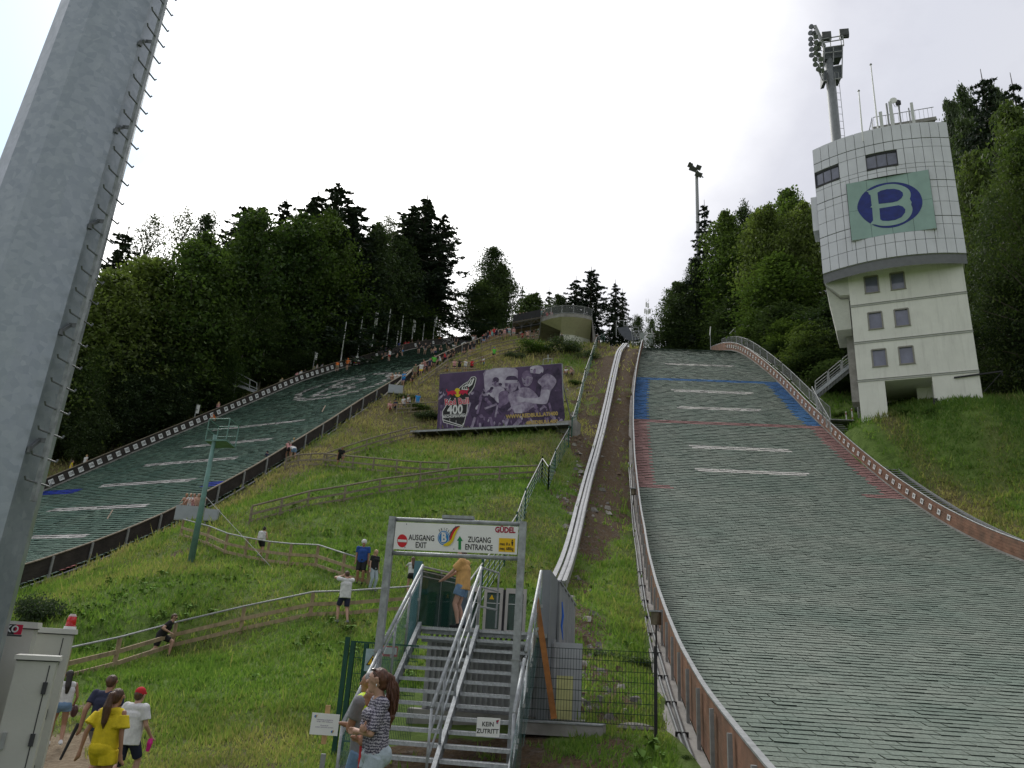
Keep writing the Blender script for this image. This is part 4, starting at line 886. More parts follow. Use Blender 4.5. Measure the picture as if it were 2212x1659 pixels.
def conifer(name, seed, mt, base=.08, rx=.17, ragged=.3, nb=150, leaf=.026, droop=.5):
    rs = np.random.RandomState(seed); MBt = MB(); MBt.tube([(0, 0, -.03), (0, 0, .5), (0, 0, .985)], [.013, .008, .001], 7); C = []; NN = []; T = []
    nw = nb//8; zs_ = base+(.97-base)*(np.arange(nw)/nw)**.92
    for i, z0 in enumerate(zs_):
        f = (z0-base)/(1-base); nbr = 7 if f < .8 else 5; a0 = rs.rand()*6.28
        for j in range(nbr):
            z = z0+rs.randn()*.006; r = rx*(1-f)**.72*(1-ragged+ragged*1.7*rs.rand())+.006
            if rs.rand() < .10+ragged*.18: r *= .45
            az = a0+j*6.283/nbr+rs.randn()*.25; k = int(26+150*(1-f)); s = rs.rand(k)**.7; dx, dy = math.cos(az), math.sin(az)
            p = np.stack([dx*r*s, dy*r*s, z-droop*r*s+.45*droop*r*s**2.5], 1); w = .003+.075*r; side = np.array([-dy, dx, 0]); q = rs.randn(k, 3); p = p+side[None]*(q[:, :1]*w*(1.1-.9*s[:, None])); p[:, 2] -= np.abs(q[:, 2])*(.002+.05*r)
            C.append(p); nn = rs.randn(k, 3)*.7; nn[:, 2] += .5; NN.append(nn/np.linalg.norm(nn, axis=1)[:, None]); T.append(.2+.6*rs.rand(k))
            if r > .03: MBt.tube([(0, 0, z), (dx*r*.9, dy*r*.9, z-droop*r*.6)], [.002, .0006], 3)
    me = leaf_mesh(name+'_crown', np.concatenate(C), np.concatenate(NN), leaf, np.concatenate(T), mt, seed+1, .4); tm = bpy.data.meshes.new(name+'_trunk'); tm.from_pydata(MBt.v, [], MBt.f); tm.materials.append(BARK); return me, tm
TREE = dict(
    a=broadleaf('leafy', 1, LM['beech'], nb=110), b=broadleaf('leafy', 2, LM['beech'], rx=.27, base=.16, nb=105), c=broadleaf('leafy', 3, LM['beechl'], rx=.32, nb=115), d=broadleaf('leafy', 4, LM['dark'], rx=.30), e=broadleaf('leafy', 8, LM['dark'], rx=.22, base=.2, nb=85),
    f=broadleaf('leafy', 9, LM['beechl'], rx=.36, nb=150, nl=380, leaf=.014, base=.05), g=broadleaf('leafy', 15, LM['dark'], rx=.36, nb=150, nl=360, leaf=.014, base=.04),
    h=broadleaf('bare', 5, LM['birch'], rx=.2, nb=60, nl=120, leaf=.014, base=.35, trunk_mat=BARKB, open_=.2), j=broadleaf('tall', 17, LM['beech'], rx=.2, base=.55, nb=60, nl=260, leaf=.018, trunk_mat=mat('pale beech bark', (.27, .25, .22), .9, 0, .35, 3)), i=broadleaf('bare', 6, LM['dark'], rx=.17, nb=70, nl=200, leaf=.016, base=.3, open_=.12),
    s=conifer('spruce', 11, LM['spruce'], nb=190, leaf=.016, ragged=.35), t=conifer('spruce', 12, LM['spruce'], rx=.13, ragged=.5, nb=170, leaf=.015), u=conifer('spruce', 13, LM['spruce'], base=.25, rx=.14, ragged=.8, nb=170, droop=1.1, leaf=.014), v=conifer('spruce', 14, LM['spruce'], rx=.20, nb=210, leaf=.016, ragged=.3))
def plant_tree(kind, px, ptop, Y, wpx=None, label=None, cat='tree', group=None, name=None, base=None, rot=None, wfac=1.0):
    for _ in range(30):                              # stand clear of the slopes and their walls
        q = at(px, ptop, Y); rr = (wpx or 60)/2/FPX*Y*.95+.8; uL, vL = HL.uv(q.x, Y); uR, vR = HR.uv(q.x, Y)
        if (px < 1000 and vL < 118 and uL > float(HL.ul(vL))-rr) or (px > 1440 and vR < 112 and uR < float(HR.ur(vR))+rr+.8 and uR > 0): Y += 1.5
        else: break
    top = at(px, ptop, Y); g = base if base is not None else float(tz(top.x, Y))-.3; h = top.z-g
    if h < 1: return
    o = bpy.data.objects.new(name or dict(s='spruce_tree', t='spruce_tree', u='spruce_tree', v='spruce_tree').get(kind, 'broadleaf_tree'), None); COL.objects.link(o); o.location = (top.x, Y, g)
    cr, tr = TREE[kind]; rx = {'a': .31, 'b': .28, 'c': .33, 'd': .31, 'e': .24, 'f': .37, 'g': .37, 'h': .2, 'j': .21, 'i': .18, 's': .105, 't': .085, 'u': .08, 'v': .13}[kind]
    sx = h*wfac if wpx is None else (wpx/2/FPX*Y*1.08)/rx
    rz = random.random()*6.28 if rot is None else rot
    for nm, me in (('crown', cr), ('trunk', tr)):
        c = bpy.data.objects.new(nm, me); COL.objects.link(c); c.parent = o; c.scale = (sx, sx, h); c.rotation_euler = (0, 0, rz)
    tag(o, label, cat, group); return o
def forest():
    # silhouettes picked out of the photograph, then rows filling the mass below them
    A = 'trees of the forest left of the large slope'; B = 'trees of the forest right of the small slope'; Cc = 'trees on the crest between the slopes'
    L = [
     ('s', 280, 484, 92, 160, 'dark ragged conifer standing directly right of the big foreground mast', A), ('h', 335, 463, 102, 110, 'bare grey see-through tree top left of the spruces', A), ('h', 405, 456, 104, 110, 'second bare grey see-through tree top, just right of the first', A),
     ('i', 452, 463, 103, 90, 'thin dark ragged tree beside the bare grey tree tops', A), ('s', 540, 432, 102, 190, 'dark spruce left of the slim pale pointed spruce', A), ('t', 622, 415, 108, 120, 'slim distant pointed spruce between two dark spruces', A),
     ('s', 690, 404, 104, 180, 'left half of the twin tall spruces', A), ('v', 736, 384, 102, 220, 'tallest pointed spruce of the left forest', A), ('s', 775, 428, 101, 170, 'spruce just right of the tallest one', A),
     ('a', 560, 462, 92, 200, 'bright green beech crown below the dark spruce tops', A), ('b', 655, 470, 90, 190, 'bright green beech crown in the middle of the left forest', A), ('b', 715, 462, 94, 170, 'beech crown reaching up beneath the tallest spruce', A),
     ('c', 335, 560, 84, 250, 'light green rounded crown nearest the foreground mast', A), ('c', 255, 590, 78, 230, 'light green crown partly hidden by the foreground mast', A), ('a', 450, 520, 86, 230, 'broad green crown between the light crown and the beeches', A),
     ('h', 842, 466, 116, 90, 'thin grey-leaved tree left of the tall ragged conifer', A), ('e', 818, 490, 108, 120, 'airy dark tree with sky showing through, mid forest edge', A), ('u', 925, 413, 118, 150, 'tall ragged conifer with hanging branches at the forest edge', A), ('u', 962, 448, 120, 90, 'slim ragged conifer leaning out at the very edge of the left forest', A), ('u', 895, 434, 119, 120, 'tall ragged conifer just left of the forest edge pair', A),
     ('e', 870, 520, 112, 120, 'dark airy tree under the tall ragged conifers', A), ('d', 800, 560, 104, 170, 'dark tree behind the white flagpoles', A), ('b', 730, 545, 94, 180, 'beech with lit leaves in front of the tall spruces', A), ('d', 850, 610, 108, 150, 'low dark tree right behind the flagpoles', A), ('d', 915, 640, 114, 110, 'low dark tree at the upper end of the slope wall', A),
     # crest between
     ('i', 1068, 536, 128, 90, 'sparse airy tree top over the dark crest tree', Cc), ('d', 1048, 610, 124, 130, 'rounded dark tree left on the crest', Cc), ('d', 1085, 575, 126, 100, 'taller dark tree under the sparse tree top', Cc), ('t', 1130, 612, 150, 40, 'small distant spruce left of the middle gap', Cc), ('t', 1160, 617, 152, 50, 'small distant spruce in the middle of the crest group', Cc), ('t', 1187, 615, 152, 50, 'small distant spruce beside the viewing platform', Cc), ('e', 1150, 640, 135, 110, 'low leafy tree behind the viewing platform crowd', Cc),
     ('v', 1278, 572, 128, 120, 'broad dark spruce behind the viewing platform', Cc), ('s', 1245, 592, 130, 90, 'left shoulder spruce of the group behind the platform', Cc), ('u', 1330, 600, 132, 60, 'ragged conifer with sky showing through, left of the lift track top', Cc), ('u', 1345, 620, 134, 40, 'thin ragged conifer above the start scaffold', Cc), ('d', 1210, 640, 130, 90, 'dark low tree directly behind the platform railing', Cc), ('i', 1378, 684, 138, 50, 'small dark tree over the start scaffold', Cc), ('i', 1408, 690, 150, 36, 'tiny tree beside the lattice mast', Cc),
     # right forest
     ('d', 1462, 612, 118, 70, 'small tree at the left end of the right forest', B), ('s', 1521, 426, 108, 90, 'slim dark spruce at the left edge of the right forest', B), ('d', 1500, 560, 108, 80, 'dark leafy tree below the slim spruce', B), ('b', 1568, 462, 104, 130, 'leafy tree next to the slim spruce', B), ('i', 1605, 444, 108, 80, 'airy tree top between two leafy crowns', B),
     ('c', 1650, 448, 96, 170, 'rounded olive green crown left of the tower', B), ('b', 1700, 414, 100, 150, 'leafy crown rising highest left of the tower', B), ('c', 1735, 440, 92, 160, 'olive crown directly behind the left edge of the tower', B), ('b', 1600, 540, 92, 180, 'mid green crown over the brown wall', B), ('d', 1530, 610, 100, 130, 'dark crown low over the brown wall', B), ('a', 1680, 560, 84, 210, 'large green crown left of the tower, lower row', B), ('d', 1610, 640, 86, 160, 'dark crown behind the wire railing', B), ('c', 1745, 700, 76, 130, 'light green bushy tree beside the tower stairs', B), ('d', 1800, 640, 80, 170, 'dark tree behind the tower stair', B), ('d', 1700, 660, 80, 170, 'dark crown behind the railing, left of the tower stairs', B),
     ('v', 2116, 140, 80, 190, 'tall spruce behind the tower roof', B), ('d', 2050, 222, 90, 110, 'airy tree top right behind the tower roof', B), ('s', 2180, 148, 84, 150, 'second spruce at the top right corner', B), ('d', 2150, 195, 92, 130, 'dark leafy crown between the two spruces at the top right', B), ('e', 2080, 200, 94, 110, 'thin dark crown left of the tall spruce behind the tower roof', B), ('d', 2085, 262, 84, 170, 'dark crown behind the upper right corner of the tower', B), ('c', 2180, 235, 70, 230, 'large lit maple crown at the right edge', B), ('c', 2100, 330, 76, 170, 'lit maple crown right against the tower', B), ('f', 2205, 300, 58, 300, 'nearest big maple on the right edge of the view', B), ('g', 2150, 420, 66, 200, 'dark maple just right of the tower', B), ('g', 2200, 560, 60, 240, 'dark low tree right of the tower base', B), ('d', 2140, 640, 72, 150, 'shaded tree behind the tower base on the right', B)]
    for k, px, top, Y, wpx, lab, grp in L: plant_tree(k, px, top, Y, wpx, lab, 'tree', grp)
    for px, tx, lab in ((545, 640, 'tree with a tall pale bare trunk behind the middle of the slope wall'), (508, 660, 'thin pale trunked tree right of the scaffold'), (592, 650, 'slender tree with a pale trunk left of the short white flag pole'), (215, 760, 'pale trunked tree by the first wall numbers near the big mast')):
        vs = np.arange(25, 112, .5); d_ = [abs(px_of(HL.P(float(HL.ul(v))-2.5, v, 0))[0]-px) for v in vs]; v = float(vs[int(np.argmin(d_))]); P = HL.P(float(HL.ul(v))-2.5, v, 0)
        plant_tree('j', px, tx, P.y, 60, lab, 'tree', A)
    rs = random.Random(5)
    # lower rows of the left forest
    n = 0
    places = ['above the first white numbers of the slope wall', 'above the scaffold', 'left of the scaffold', 'right of the scaffold', 'behind the middle of the slope wall', 'behind the upper slope wall']
    tone = {'a': 'mid green', 'b': 'green', 'd': 'dark', 'e': 'thin dark'}
    for row, (dd, tops) in enumerate(((5, [(150, 760), (300, 720), (450, 700), (600, 680), (760, 650), (900, 660)]), (10, [(150, 640), (300, 640), (450, 610), (600, 560), (760, 560), (900, 600)]), (2.5, [(150, 850), (300, 830), (450, 800), (600, 775), (760, 720), (900, 700)]))):
        for px in range(165+row*20, 900, 78 if row < 2 else 62):
            q = px+rs.uniform(-14, 14); tx = np.interp(q, [a for a, _ in tops], [b for _, b in tops])+rs.uniform(-28, 28)
            # depth: behind the far wall at this column
            k = rs.choice('addbe' if row == 1 else 'ddea'); w_ = rs.uniform(120, 175)*(1 if row < 2 else .66); dd_ = dd; dd = max(dd, w_/2/FPX*95*.9+(1.2, 5, .3)[row])
            vs = np.arange(25, 112, .5); d_ = [abs(px_of(HL.P(float(HL.ul(v))-dd, v, 0))[0]-q) for v in vs]; P = HL.P(float(HL.ul(vs[int(np.argmin(d_))]))-dd, float(vs[int(np.argmin(d_))]), 0)
            dd = dd_
            plant_tree(k, q, tx, P.y, w_, '%s forest tree in the %s row behind the slope wall, %s' % (tone[k], ('second', 'third', 'front')[row], 'number %d from the left of its row' % 0 if False else ORD[int((px-165-row*20)/(78 if row < 2 else 62))]+' from the mast'), 'tree', A); n += 1
    for row in range(2):
        for j, px in enumerate(range(1470, 1830, 58)):
            q = px+rs.uniform(-12, 12); tx = np.interp(q, [1450, 1600, 1720, 1830], [680, 690, 740, 770])-row*60+rs.uniform(-15, 15); Y = np.interp(q, [1450, 1600, 1720, 1830], [104, 84, 72, 72])+row*5
            k = rs.choice('ddea'); plant_tree(k, q, tx, Y, rs.uniform(95, 130), '%s tree low in the %s row of the right forest, %s from the gap' % (tone[k], 'front' if row == 0 else 'back', ORD[j]), 'tree', B)
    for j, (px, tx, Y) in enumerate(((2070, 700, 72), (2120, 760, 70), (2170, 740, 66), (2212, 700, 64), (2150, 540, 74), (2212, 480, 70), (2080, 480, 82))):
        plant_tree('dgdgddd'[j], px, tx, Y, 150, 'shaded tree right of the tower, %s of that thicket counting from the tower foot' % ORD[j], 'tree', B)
ORD = ['first', 'second', 'third', 'fourth', 'fifth', 'sixth', 'seventh', 'eighth', 'ninth', 'tenth', 'eleventh', 'twelfth', 'thirteenth', 'fourteenth', 'fifteenth']
forest()
# bushes
def bush_mesh(seed, mt, n=5200, leaf=.07, stems=9, flat=.75):
    rs = np.random.RandomState(seed); C = []; T = []; mb = MB()
    for s in range(26):
        a = rs.rand()*6.28; r = .72*math.sqrt(rs.rand()); c = np.array([math.cos(a)*r, math.sin(a)*r, (.25+.6*rs.rand())*(1-.45*r*r)*flat]); k = n//26
        q = rs.randn(k, 3)*np.array([.16, .16, .12]); C.append(c+q); T.append(np.clip(.3+.3*rs.rand()+.3*rs.rand(k), 0, 1))
        if s < stems: mb.tube([(0, 0, -.05), tuple(c*np.array([.6, .6, .7])), tuple(c)], [.02, .014, .006], 5)
    C = np.concatenate(C); C[:, 2] = np.abs(C[:, 2]); nn = rs.randn(len(C), 3); nn[:, 2] += .6; nn /= np.linalg.norm(nn, axis=1)[:, None]
    me = leaf_mesh('bush_leaves', C, nn, leaf, np.concatenate(T), mt, seed); tm = bpy.data.meshes.new('bush_stems'); tm.from_pydata(mb.v, [], mb.f); tm.materials.append(BARK); return me, tm
BU = [bush_mesh(31, LM['bush']), bush_mesh(32, LM['dark']), bush_mesh(33, LM['bush'], 2600, .09, 12, 1.1)]
def bush(px, py, wpx, hfac, k, lab, y0=8, grp='bushes on the meadow'):
    g = gnd(px, py, y0=y0); s = wpx/2/FPX*g.y; o = bpy.data.objects.new('bush', None); COL.objects.link(o); o.location = g-Vector((0, 0, .1)); tag(o, lab, 'bush', grp)
    for nm, me in zip(('leaves', 'stems'), BU[k]): c = bpy.data.objects.new(nm, me); COL.objects.link(c); c.parent = o; c.scale = (s, s, s*hfac); c.rotation_euler = (0, 0, random.random()*6)
for q in ((88, 1340, 120, 1.2, 1, 'dark round bush beside the grey cabinets', 25), (1190, 742, 70, 1.7, 2, 'light leafy shrub below the white platform wall'), (1150, 765, 90, .9, 0, 'broad bush above the purple banner, left part'), (1215, 762, 110, .8, 1, 'dark bramble bush above the purple banner'), (1268, 775, 70, .7, 1, 'bramble bush next to the lift fence'),
          (1110, 775, 60, .8, 1, 'small bush over the left part of the banner'), (922, 905, 70, .7, 1, 'dark bush left of the banner foot'), (905, 885, 60, .6, 0, 'low bush by the banner left edge'), (880, 862, 60, .5, 1, 'flat bramble patch left of the banner'), (1240, 832, 40, .8, 0, 'little bush right of the banner'),
          (1365, 1430, 110, .45, 0, 'low green bush behind the wire mesh fence'), (1300, 1415, 90, .4, 1, 'low dark bush behind the wire mesh fence'), (1955, 895, 50, .6, 0, 'small bush at the foot of the white tower'), (1815, 900, 40, .7, 0, 'small shrub below the tower stair landing', 50), (2010, 893, 44, .4, 0, 'tuft of shrub at the right foot of the white tower', 50), (640, 955, 34, .6, 0, 'small bush by the slope wall bend'), (1485, 1640, 36, .8, 2, 'small weed bush growing beside the concrete ledge')): bush(*q[:6], *( [q[6]] if len(q) > 6 else []))
# ------------------------------------------------------------------ things on the meadow between the slopes
def fence(pts, h, lab, grp='wooden fences on the meadow', name='wooden_fence', old=False, lower=2, y0=12, top='steel', every=None):
    P = [gnd(x, y, y0=y0, off=h) for x, y in pts]; m = G['woodo'] if old else G['wood']
    t = thing(name, P[0], lab, 'fence', grp)
    if top == 'steel': MB().tube([p+UZ*h for p in P], .032, 7).build('handrail', G['steel2'], t)
    else: MB().tube([p+UZ*h for p in P], .055, 7).build('handrail', m, t)
    for k in range(lower):
        mb = MB(); f = (.52, .14)[k] if lower == 2 else .5
        for a, b in zip(P[:-1], P[1:]): mb.beam(a+UZ*(h*f)+Vector((0, -.06, 0)), b+UZ*(h*f)+Vector((0, -.06, 0)), .05, .12)
        mb.build('board', m, t)
    for p in P: MB().tube([p-UZ*.25, p+UZ*(h-.03)], .065, 8).build('post', m, t, loc=p)
    return P
fence([(150,1402),(260,1376),(381,1344),(528,1312),(677,1279),(756,1276),(838,1271),(889,1268)], .86, 'lowest wooden fence with a steel handrail, from the grey cabinets to the gate sign', y0=18)
fence([(397,1122),(453,1137),(492,1153),(535,1163),(582,1170),(630,1175),(688,1178),(745,1197),(800,1212)], .95, 'wooden fence with a bright steel rail bending down past the blue polo man', y0=24)
fence([(545,1094),(610,1077),(668,1062),(747,1050),(822,1036),(909,1024),(993,1012),(1080,1009),(1165,1006)], .95, 'long grey timber fence crossing the meadow below the banner to the green fence', old=True, top='wood', y0=30)
fence([(619,990),(646,983),(672,981),(701,980),(764,986),(808,990),(858,995),(909,999),(969,1001)], .95, 'curved grey timber fence starting at the dark slope wall', old=True, top='wood', y0=36)
fence([(707,978),(793,949),(844,935),(901,922)], .95, 'short grey timber fence rising to the left foot of the banner', old=True, top='wood', y0=42)
fence([(858,874),(889,872),(920,871),(945,870)], .95, 'timber fence where four people sit, left of the banner', old=True, top='wood', y0=50)
fence([(942,797),(972,796),(1000,797),(1030,798)], .95, 'timber fence just above the top left of the banner', old=True, top='wood', y0=55)
fence([(905,822),(945,794),(968,777),(1010,763),(1060,745),(1110,735),(1165,722)], 1.0, 'timber fence with a crowd behind it beside the upper slope wall', old=True, top='wood', y0=60, lower=1)
fence([(1008,785),(1040,772),(1080,758),(1122,750)], .95, 'timber fence by the person in the green shirt', old=True, top='wood', y0=60, lower=1)
fence([(1040,741),(1080,728),(1120,716),(1170,705)], 1.0, 'uppermost timber fence in front of the viewing platform', old=True, top='wood', y0=70, lower=1)
fence([(1221,791),(1233,793),(1240,800)], .95, 'tiny bit of timber fence right of the banner', old=True, top='wood', y0=50, lower=1)
# ---- banner
def inv_bil(Q, px, py):
    u, v = .5, .5
    for _ in range(15):
        x = (1-u)*(1-v)*Q[0][0]+u*(1-v)*Q[1][0]+u*v*Q[2][0]+(1-u)*v*Q[3][0]; y = (1-u)*(1-v)*Q[0][1]+u*(1-v)*Q[1][1]+u*v*Q[2][1]+(1-u)*v*Q[3][1]
        xu = (1-v)*(Q[1][0]-Q[0][0])+v*(Q[2][0]-Q[3][0]); yu = (1-v)*(Q[1][1]-Q[0][1])+v*(Q[2][1]-Q[3][1]); xv = (1-u)*(Q[3][0]-Q[0][0])+u*(Q[2][0]-Q[1][0]); yv = (1-u)*(Q[3][1]-Q[0][1])+u*(Q[2][1]-Q[1][1])
        d = xu*yv-xv*yu; ex, ey = px-x, py-y; u += (ex*yv-xv*ey)/d; v += (xu*ey-ex*yu)/d
    return u, v
def flat(name, col, rough=.7): return mat('print '+name, col, rough, 0, .06, .8)
def tri(o):
    bm = bmesh.new(); bm.from_mesh(o.data); bmesh.ops.triangulate(bm, faces=[f for f in bm.faces if len(f.verts) > 4]); bm.to_mesh(o.data); bm.free()
class Sheet:
    """printed sheet: corners in space (TL,TR,BR,BL), art given in the photograph's zoomed pixels; every layer 3 mm proud"""
    def __init__(s, C, Q, parent): s.C = [Vector(c) for c in C]; s.Q = Q; s.p = parent; s.n = (s.C[1]-s.C[0]).cross(s.C[3]-s.C[0]).normalized(); s.n = s.n if s.n.y < 0 else -s.n; s.k = 0; s.mb = {}
    def P(s, u, v, n=0.0):
        c = s.C; return (c[0]*(1-u)+c[1]*u)*(1-v)+(c[3]*(1-u)+c[2]*u)*v+s.n*n
    def poly(s, pts, col, lay, sm=False):
        if sm:
            A = [np.array(p, float) for p in pts]; o = []
            for i in range(len(A)):
                a, b, c, d = A[i-1], A[i], A[(i+1) % len(A)], A[(i+2) % len(A)]
                for q in range(3):
                    t = q/3; o.append(tuple(.5*((2*b)+(-a+c)*t+(2*a-5*b+4*c-d)*t*t+(-a+3*b-3*c+d)*t**3)))
            pts = o
        V = [s.P(*inv_bil(s.Q, *p), .004*lay) for p in pts]
        s.mb.setdefault(col, MB()).add(V, [tuple(range(len(V)))])
    def line(s, pts, w, col, lay, closed=False):
        q = [np.array(p, float) for p in pts]; m = len(q)
        for i in range(m if closed else m-1):
            a, b = q[i], q[(i+1) % m]; d = (b-a)/(np.hypot(*(b-a))+1e-9); n = np.array([-d[1], d[0]])*w/2; a = a-d*w*.35; b = b+d*w*.35
            s.poly([a+n, b+n, b-n, a-n], col, lay+.02*i)
    def text(s, st, cx, cy, size, col, lay, ang=0.0, sx=1.0, bold=0.0, shear=0.0):
        vs, fs = text_geo(st, size, 'CENTER', 0.0, bold, 2); out = []
        ca, sa = math.cos(ang), math.sin(ang)
        for x, y, z in vs:
            x = x*sx+y*shear; px = cx+x*ca+y*sa; py = cy+x*sa-y*ca; out.append(s.P(*inv_bil(s.Q, px, py), .004*lay))
        s.mb.setdefault(col, MB()).add(out, fs)
    def done(s, name, cols):
        objs = []
        mb = MB(); ms = []
        for i, (c, m) in enumerate(s.mb.items()): mb.add(m.v, m.f, i); ms.append(cols[c])
        o = mb.build(name, ms, s.p); tri(o); return o
def ell(cx, cy, rx, ry, n=20, a0=0, a1=6.2832, ang=0.0):
    o = []
    for k in range(n):
        a = a0+(a1-a0)*k/(n if abs(a1-a0) > 6.28 else n-1); x, y = math.cos(a)*rx, math.sin(a)*ry; o.append((cx+x*math.cos(ang)-y*math.sin(ang), cy+x*math.sin(ang)+y*math.cos(ang)))
    return o
COLS = dict(w=flat('white', (.72, .72, .72)), k=flat('black', (.02, .02, .022)), r=flat('crimson', (.55, .015, .06)), y=flat('yellow', (.72, .55, .02)), g=flat('gold', (.50, .36, .12)), p=mat('print purple', (.11, .068, .15), .7, 0, scale=.8, col2=(.060, .036, .088), det=9), p2=mat('print deep purple', (.085, .055, .12), .7, 0, scale=1.7, col2=(.022, .014, .038), det=9), p3=mat('print mid lilac', (.27, .2, .33), .7, 0, scale=2.2, col2=(.09, .055, .13), det=9), l=mat('print lilac', (.44, .38, .51), .7, 0, scale=2.0, col2=(.13, .09, .17), det=9), l2=mat('print pale lilac', (.56, .52, .63), .7, 0, scale=1.3, col2=(.30, .25, .36), det=9),
    b=flat('blue', (.02, .22, .55)), gr=flat('green', (.02, .25, .07)), am=flat('amber', (.78, .48, .01)), dr=flat('dark red', (.35, .015, .05)), rd=flat('signal red', (.6, .02, .03)), bk=flat('grey black', (.06, .065, .07)))
def build_banner():
    Y1, Y2 = 66.0, 61.4; TL = at(950, 808, Y1); TR = at(1213, 785, Y2); BR = at(1217, 922, Y2); BL = at(943, 938, Y1); d = (BR-BL).normalized(); n = Vector((d.y, -d.x, 0))
    t = thing('banner', (BL+BR)/2, 'huge purple advertising banner with running men and a crimson and white logo', 'banner')
    mb = MB(); V = []; nx, nz = 22, 10
    def sp(u, v, n_=0.0): return (TL*(1-u)+TR*u)*(1-v)+(BL*(1-u)+BR*u)*v
    mb.quad(TL, TR, BR, BL); mb.build('fabric', COLS['p'], t)
    mb = MB(); bk = -n*.12
    for a, b in ((TL, TR), (TR, BR), (BR, BL), (BL, TL)): mb.beam(a+bk, b+bk, .1, .1)
    for k in range(7): u = k/6; mb.beam(sp(u, 0)+bk*1.5, sp(u, 1)+bk*1.5-UZ*.6, .1, .1)
    for k in range(7): u = k/6; p = sp(u, .3)+bk*1.5; q = sp(u, 1)-n*2.6; mb.beam(p, Vector((q.x, q.y, float(tz(q.x, q.y)))), .08, .08)
    mb.build('frame', G['steel2'], t)
    Q = [(258, 345), (2032, 195), (2005, 1130), (170, 1232)]; S = Sheet((TL, TR, BR, BL), Q, t)
    # photo part: light sky, runners in lilac tones
    S.poly([(948, 292), (1380, 258), (1410, 420), (1440, 560), (1300, 760), (1060, 745), (922, 720), (935, 480)], 'l', 1, True)
    S.poly([(960, 300), (1340, 268), (1340, 420), (1200, 560), (1050, 700), (940, 640)], 'l2', 1.5, True)
    for p in ([(690, 640), (760, 585), (850, 620), (890, 740), (830, 930), (740, 1010), (690, 900)], [(905, 690), (1010, 680), (1080, 760), (1060, 900), (960, 930), (900, 860)], [(1110, 600), (1230, 560), (1300, 700), (1250, 900), (1120, 880)], [(240, 590), (330, 560), (340, 700), (260, 820)]): S.poly(p, 'p2', 2, True)
    S.poly([(1700, 380), (1790, 300), (1990, 240), (2020, 700), (1990, 1100), (1500, 1130), (1420, 900), (1620, 700)], 'p2', 1.2, True)
    heads = [((1085, 470), 52, 75), ((735, 610), 34, 45), ((690, 585), 20, 26), ((905, 640), 26, 34), ((318, 640), 24, 34), ((255, 610), 22, 30), ((1150, 520), 30, 40)]
    for (cx, cy), a, b in heads: S.poly(ell(cx, cy, a, b), 'l', 3); S.poly(ell(cx+a*.25, cy-b*.45, a*.85, b*.55), 'p2', 3.5)
    S.poly([(1070, 555), (1160, 540), (1230, 620), (1210, 760), (1100, 770), (1060, 660)], 'l2', 3.2, True); S.poly([(1130, 640), (1250, 600), (1270, 760), (1140, 820)], 'p3', 3.4, True)
    # man with headband
    S.poly([(1232, 440), (1300, 395), (1380, 400), (1408, 470), (1390, 560), (1340, 610), (1262, 612), (1225, 545)], 'l', 4, True); S.poly([(1240, 430), (1270, 385), (1360, 378), (1405, 410), (1410, 470), (1236, 440)], 'p2', 4.3, True); S.poly([(1228, 440), (1408, 440), (1404, 486), (1226, 482)], 'l2', 4.6)
    S.poly([(1300, 560), (1390, 500), (1420, 640), (1340, 690)], 'p2', 3.8, True); S.poly([(1262, 650), (1400, 600), (1450, 555), (1560, 560), (1650, 640), (1690, 740), (1560, 860), (1440, 930), (1330, 900), (1285, 790)], 'l', 4.1, True); S.poly([(1320, 820), (1440, 810), (1450, 930), (1340, 930)], 'l2', 4.9)
    # man behind and the tall man on the right
    S.poly([(1470, 400), (1530, 315), (1610, 330), (1620, 450), (1560, 530), (1495, 520)], 'l', 5, True); S.poly([(1470, 380), (1520, 305), (1600, 310), (1620, 400), (1550, 380), (1500, 430)], 'p3', 5.3, True)
    S.poly([(1600, 250), (1690, 225), (1770, 245), (1778, 310), (1740, 370), (1690, 395), (1625, 390), (1598, 330)], 'l2', 5.6, True); S.poly([(1615, 340), (1720, 350), (1760, 320), (1750, 400), (1680, 440), (1620, 400)], 'p2', 5.9, True)
    S.poly([(1705, 440), (1760, 385), (1830, 348), (1905, 385), (1950, 470), (1870, 600), (1840, 640), (1730, 640), (1740, 540), (1690, 480)], 'l', 5.4, True)
    S.poly([(1735, 600), (1850, 600), (1815, 760), (1770, 800), (1640, 790), (1490, 760), (1490, 710), (1620, 715), (1710, 690)], 'l2', 6.2, True); S.poly([(1385, 690), (1470, 700), (1500, 735), (1480, 770), (1395, 765)], 'l2', 6.4, True)
    for a, b, w in (((700, 780), (640, 960), 26), ((870, 700), (800, 930), 30), ((760, 1000), (690, 1180), 36), ((985, 1000), (1030, 1160), 46), ((830, 1080), (840, 1190), 34), ((1230, 1020), (1180, 1150), 50), ((1410, 1030), (1300, 1150), 55), ((920, 860), (1080, 800), 30), ((1100, 820), (1060, 980), 24), ((255, 900), (230, 1200), 26), ((335, 1030), (340, 1130), 16), ((410, 1030), (415, 1150), 16), ((1500, 900), (1620, 820), 26), ((1700, 880), (1760, 830), 30), ((1830, 790), (1850, 900), 30)):
        S.line([a, b], w, 'l' if (a[0]+b[1]) % 3 else 'p3', 2.6)
    S.poly([(1480, 1110), (1700, 1090), (1720, 1150), (1490, 1165)], 'l', 2.7, True)
    rr = random.Random(9)
    for i in range(150):
        x = rr.uniform(210, 1980); y = rr.uniform(560, 1180) if x < 1250 else rr.uniform(820, 1120)
        if 270 < x < 680 and 380 < y < 1140: continue
        S.poly(ell(x, y, rr.uniform(8, 30), rr.uniform(14, 60), 9, ang=rr.uniform(-.9, .9)), rr.choice(['l', 'p3', 'p2', 'p3', 'p2', 'l2' if i % 4 == 0 else 'p']), 2.2+.01*i*.3)
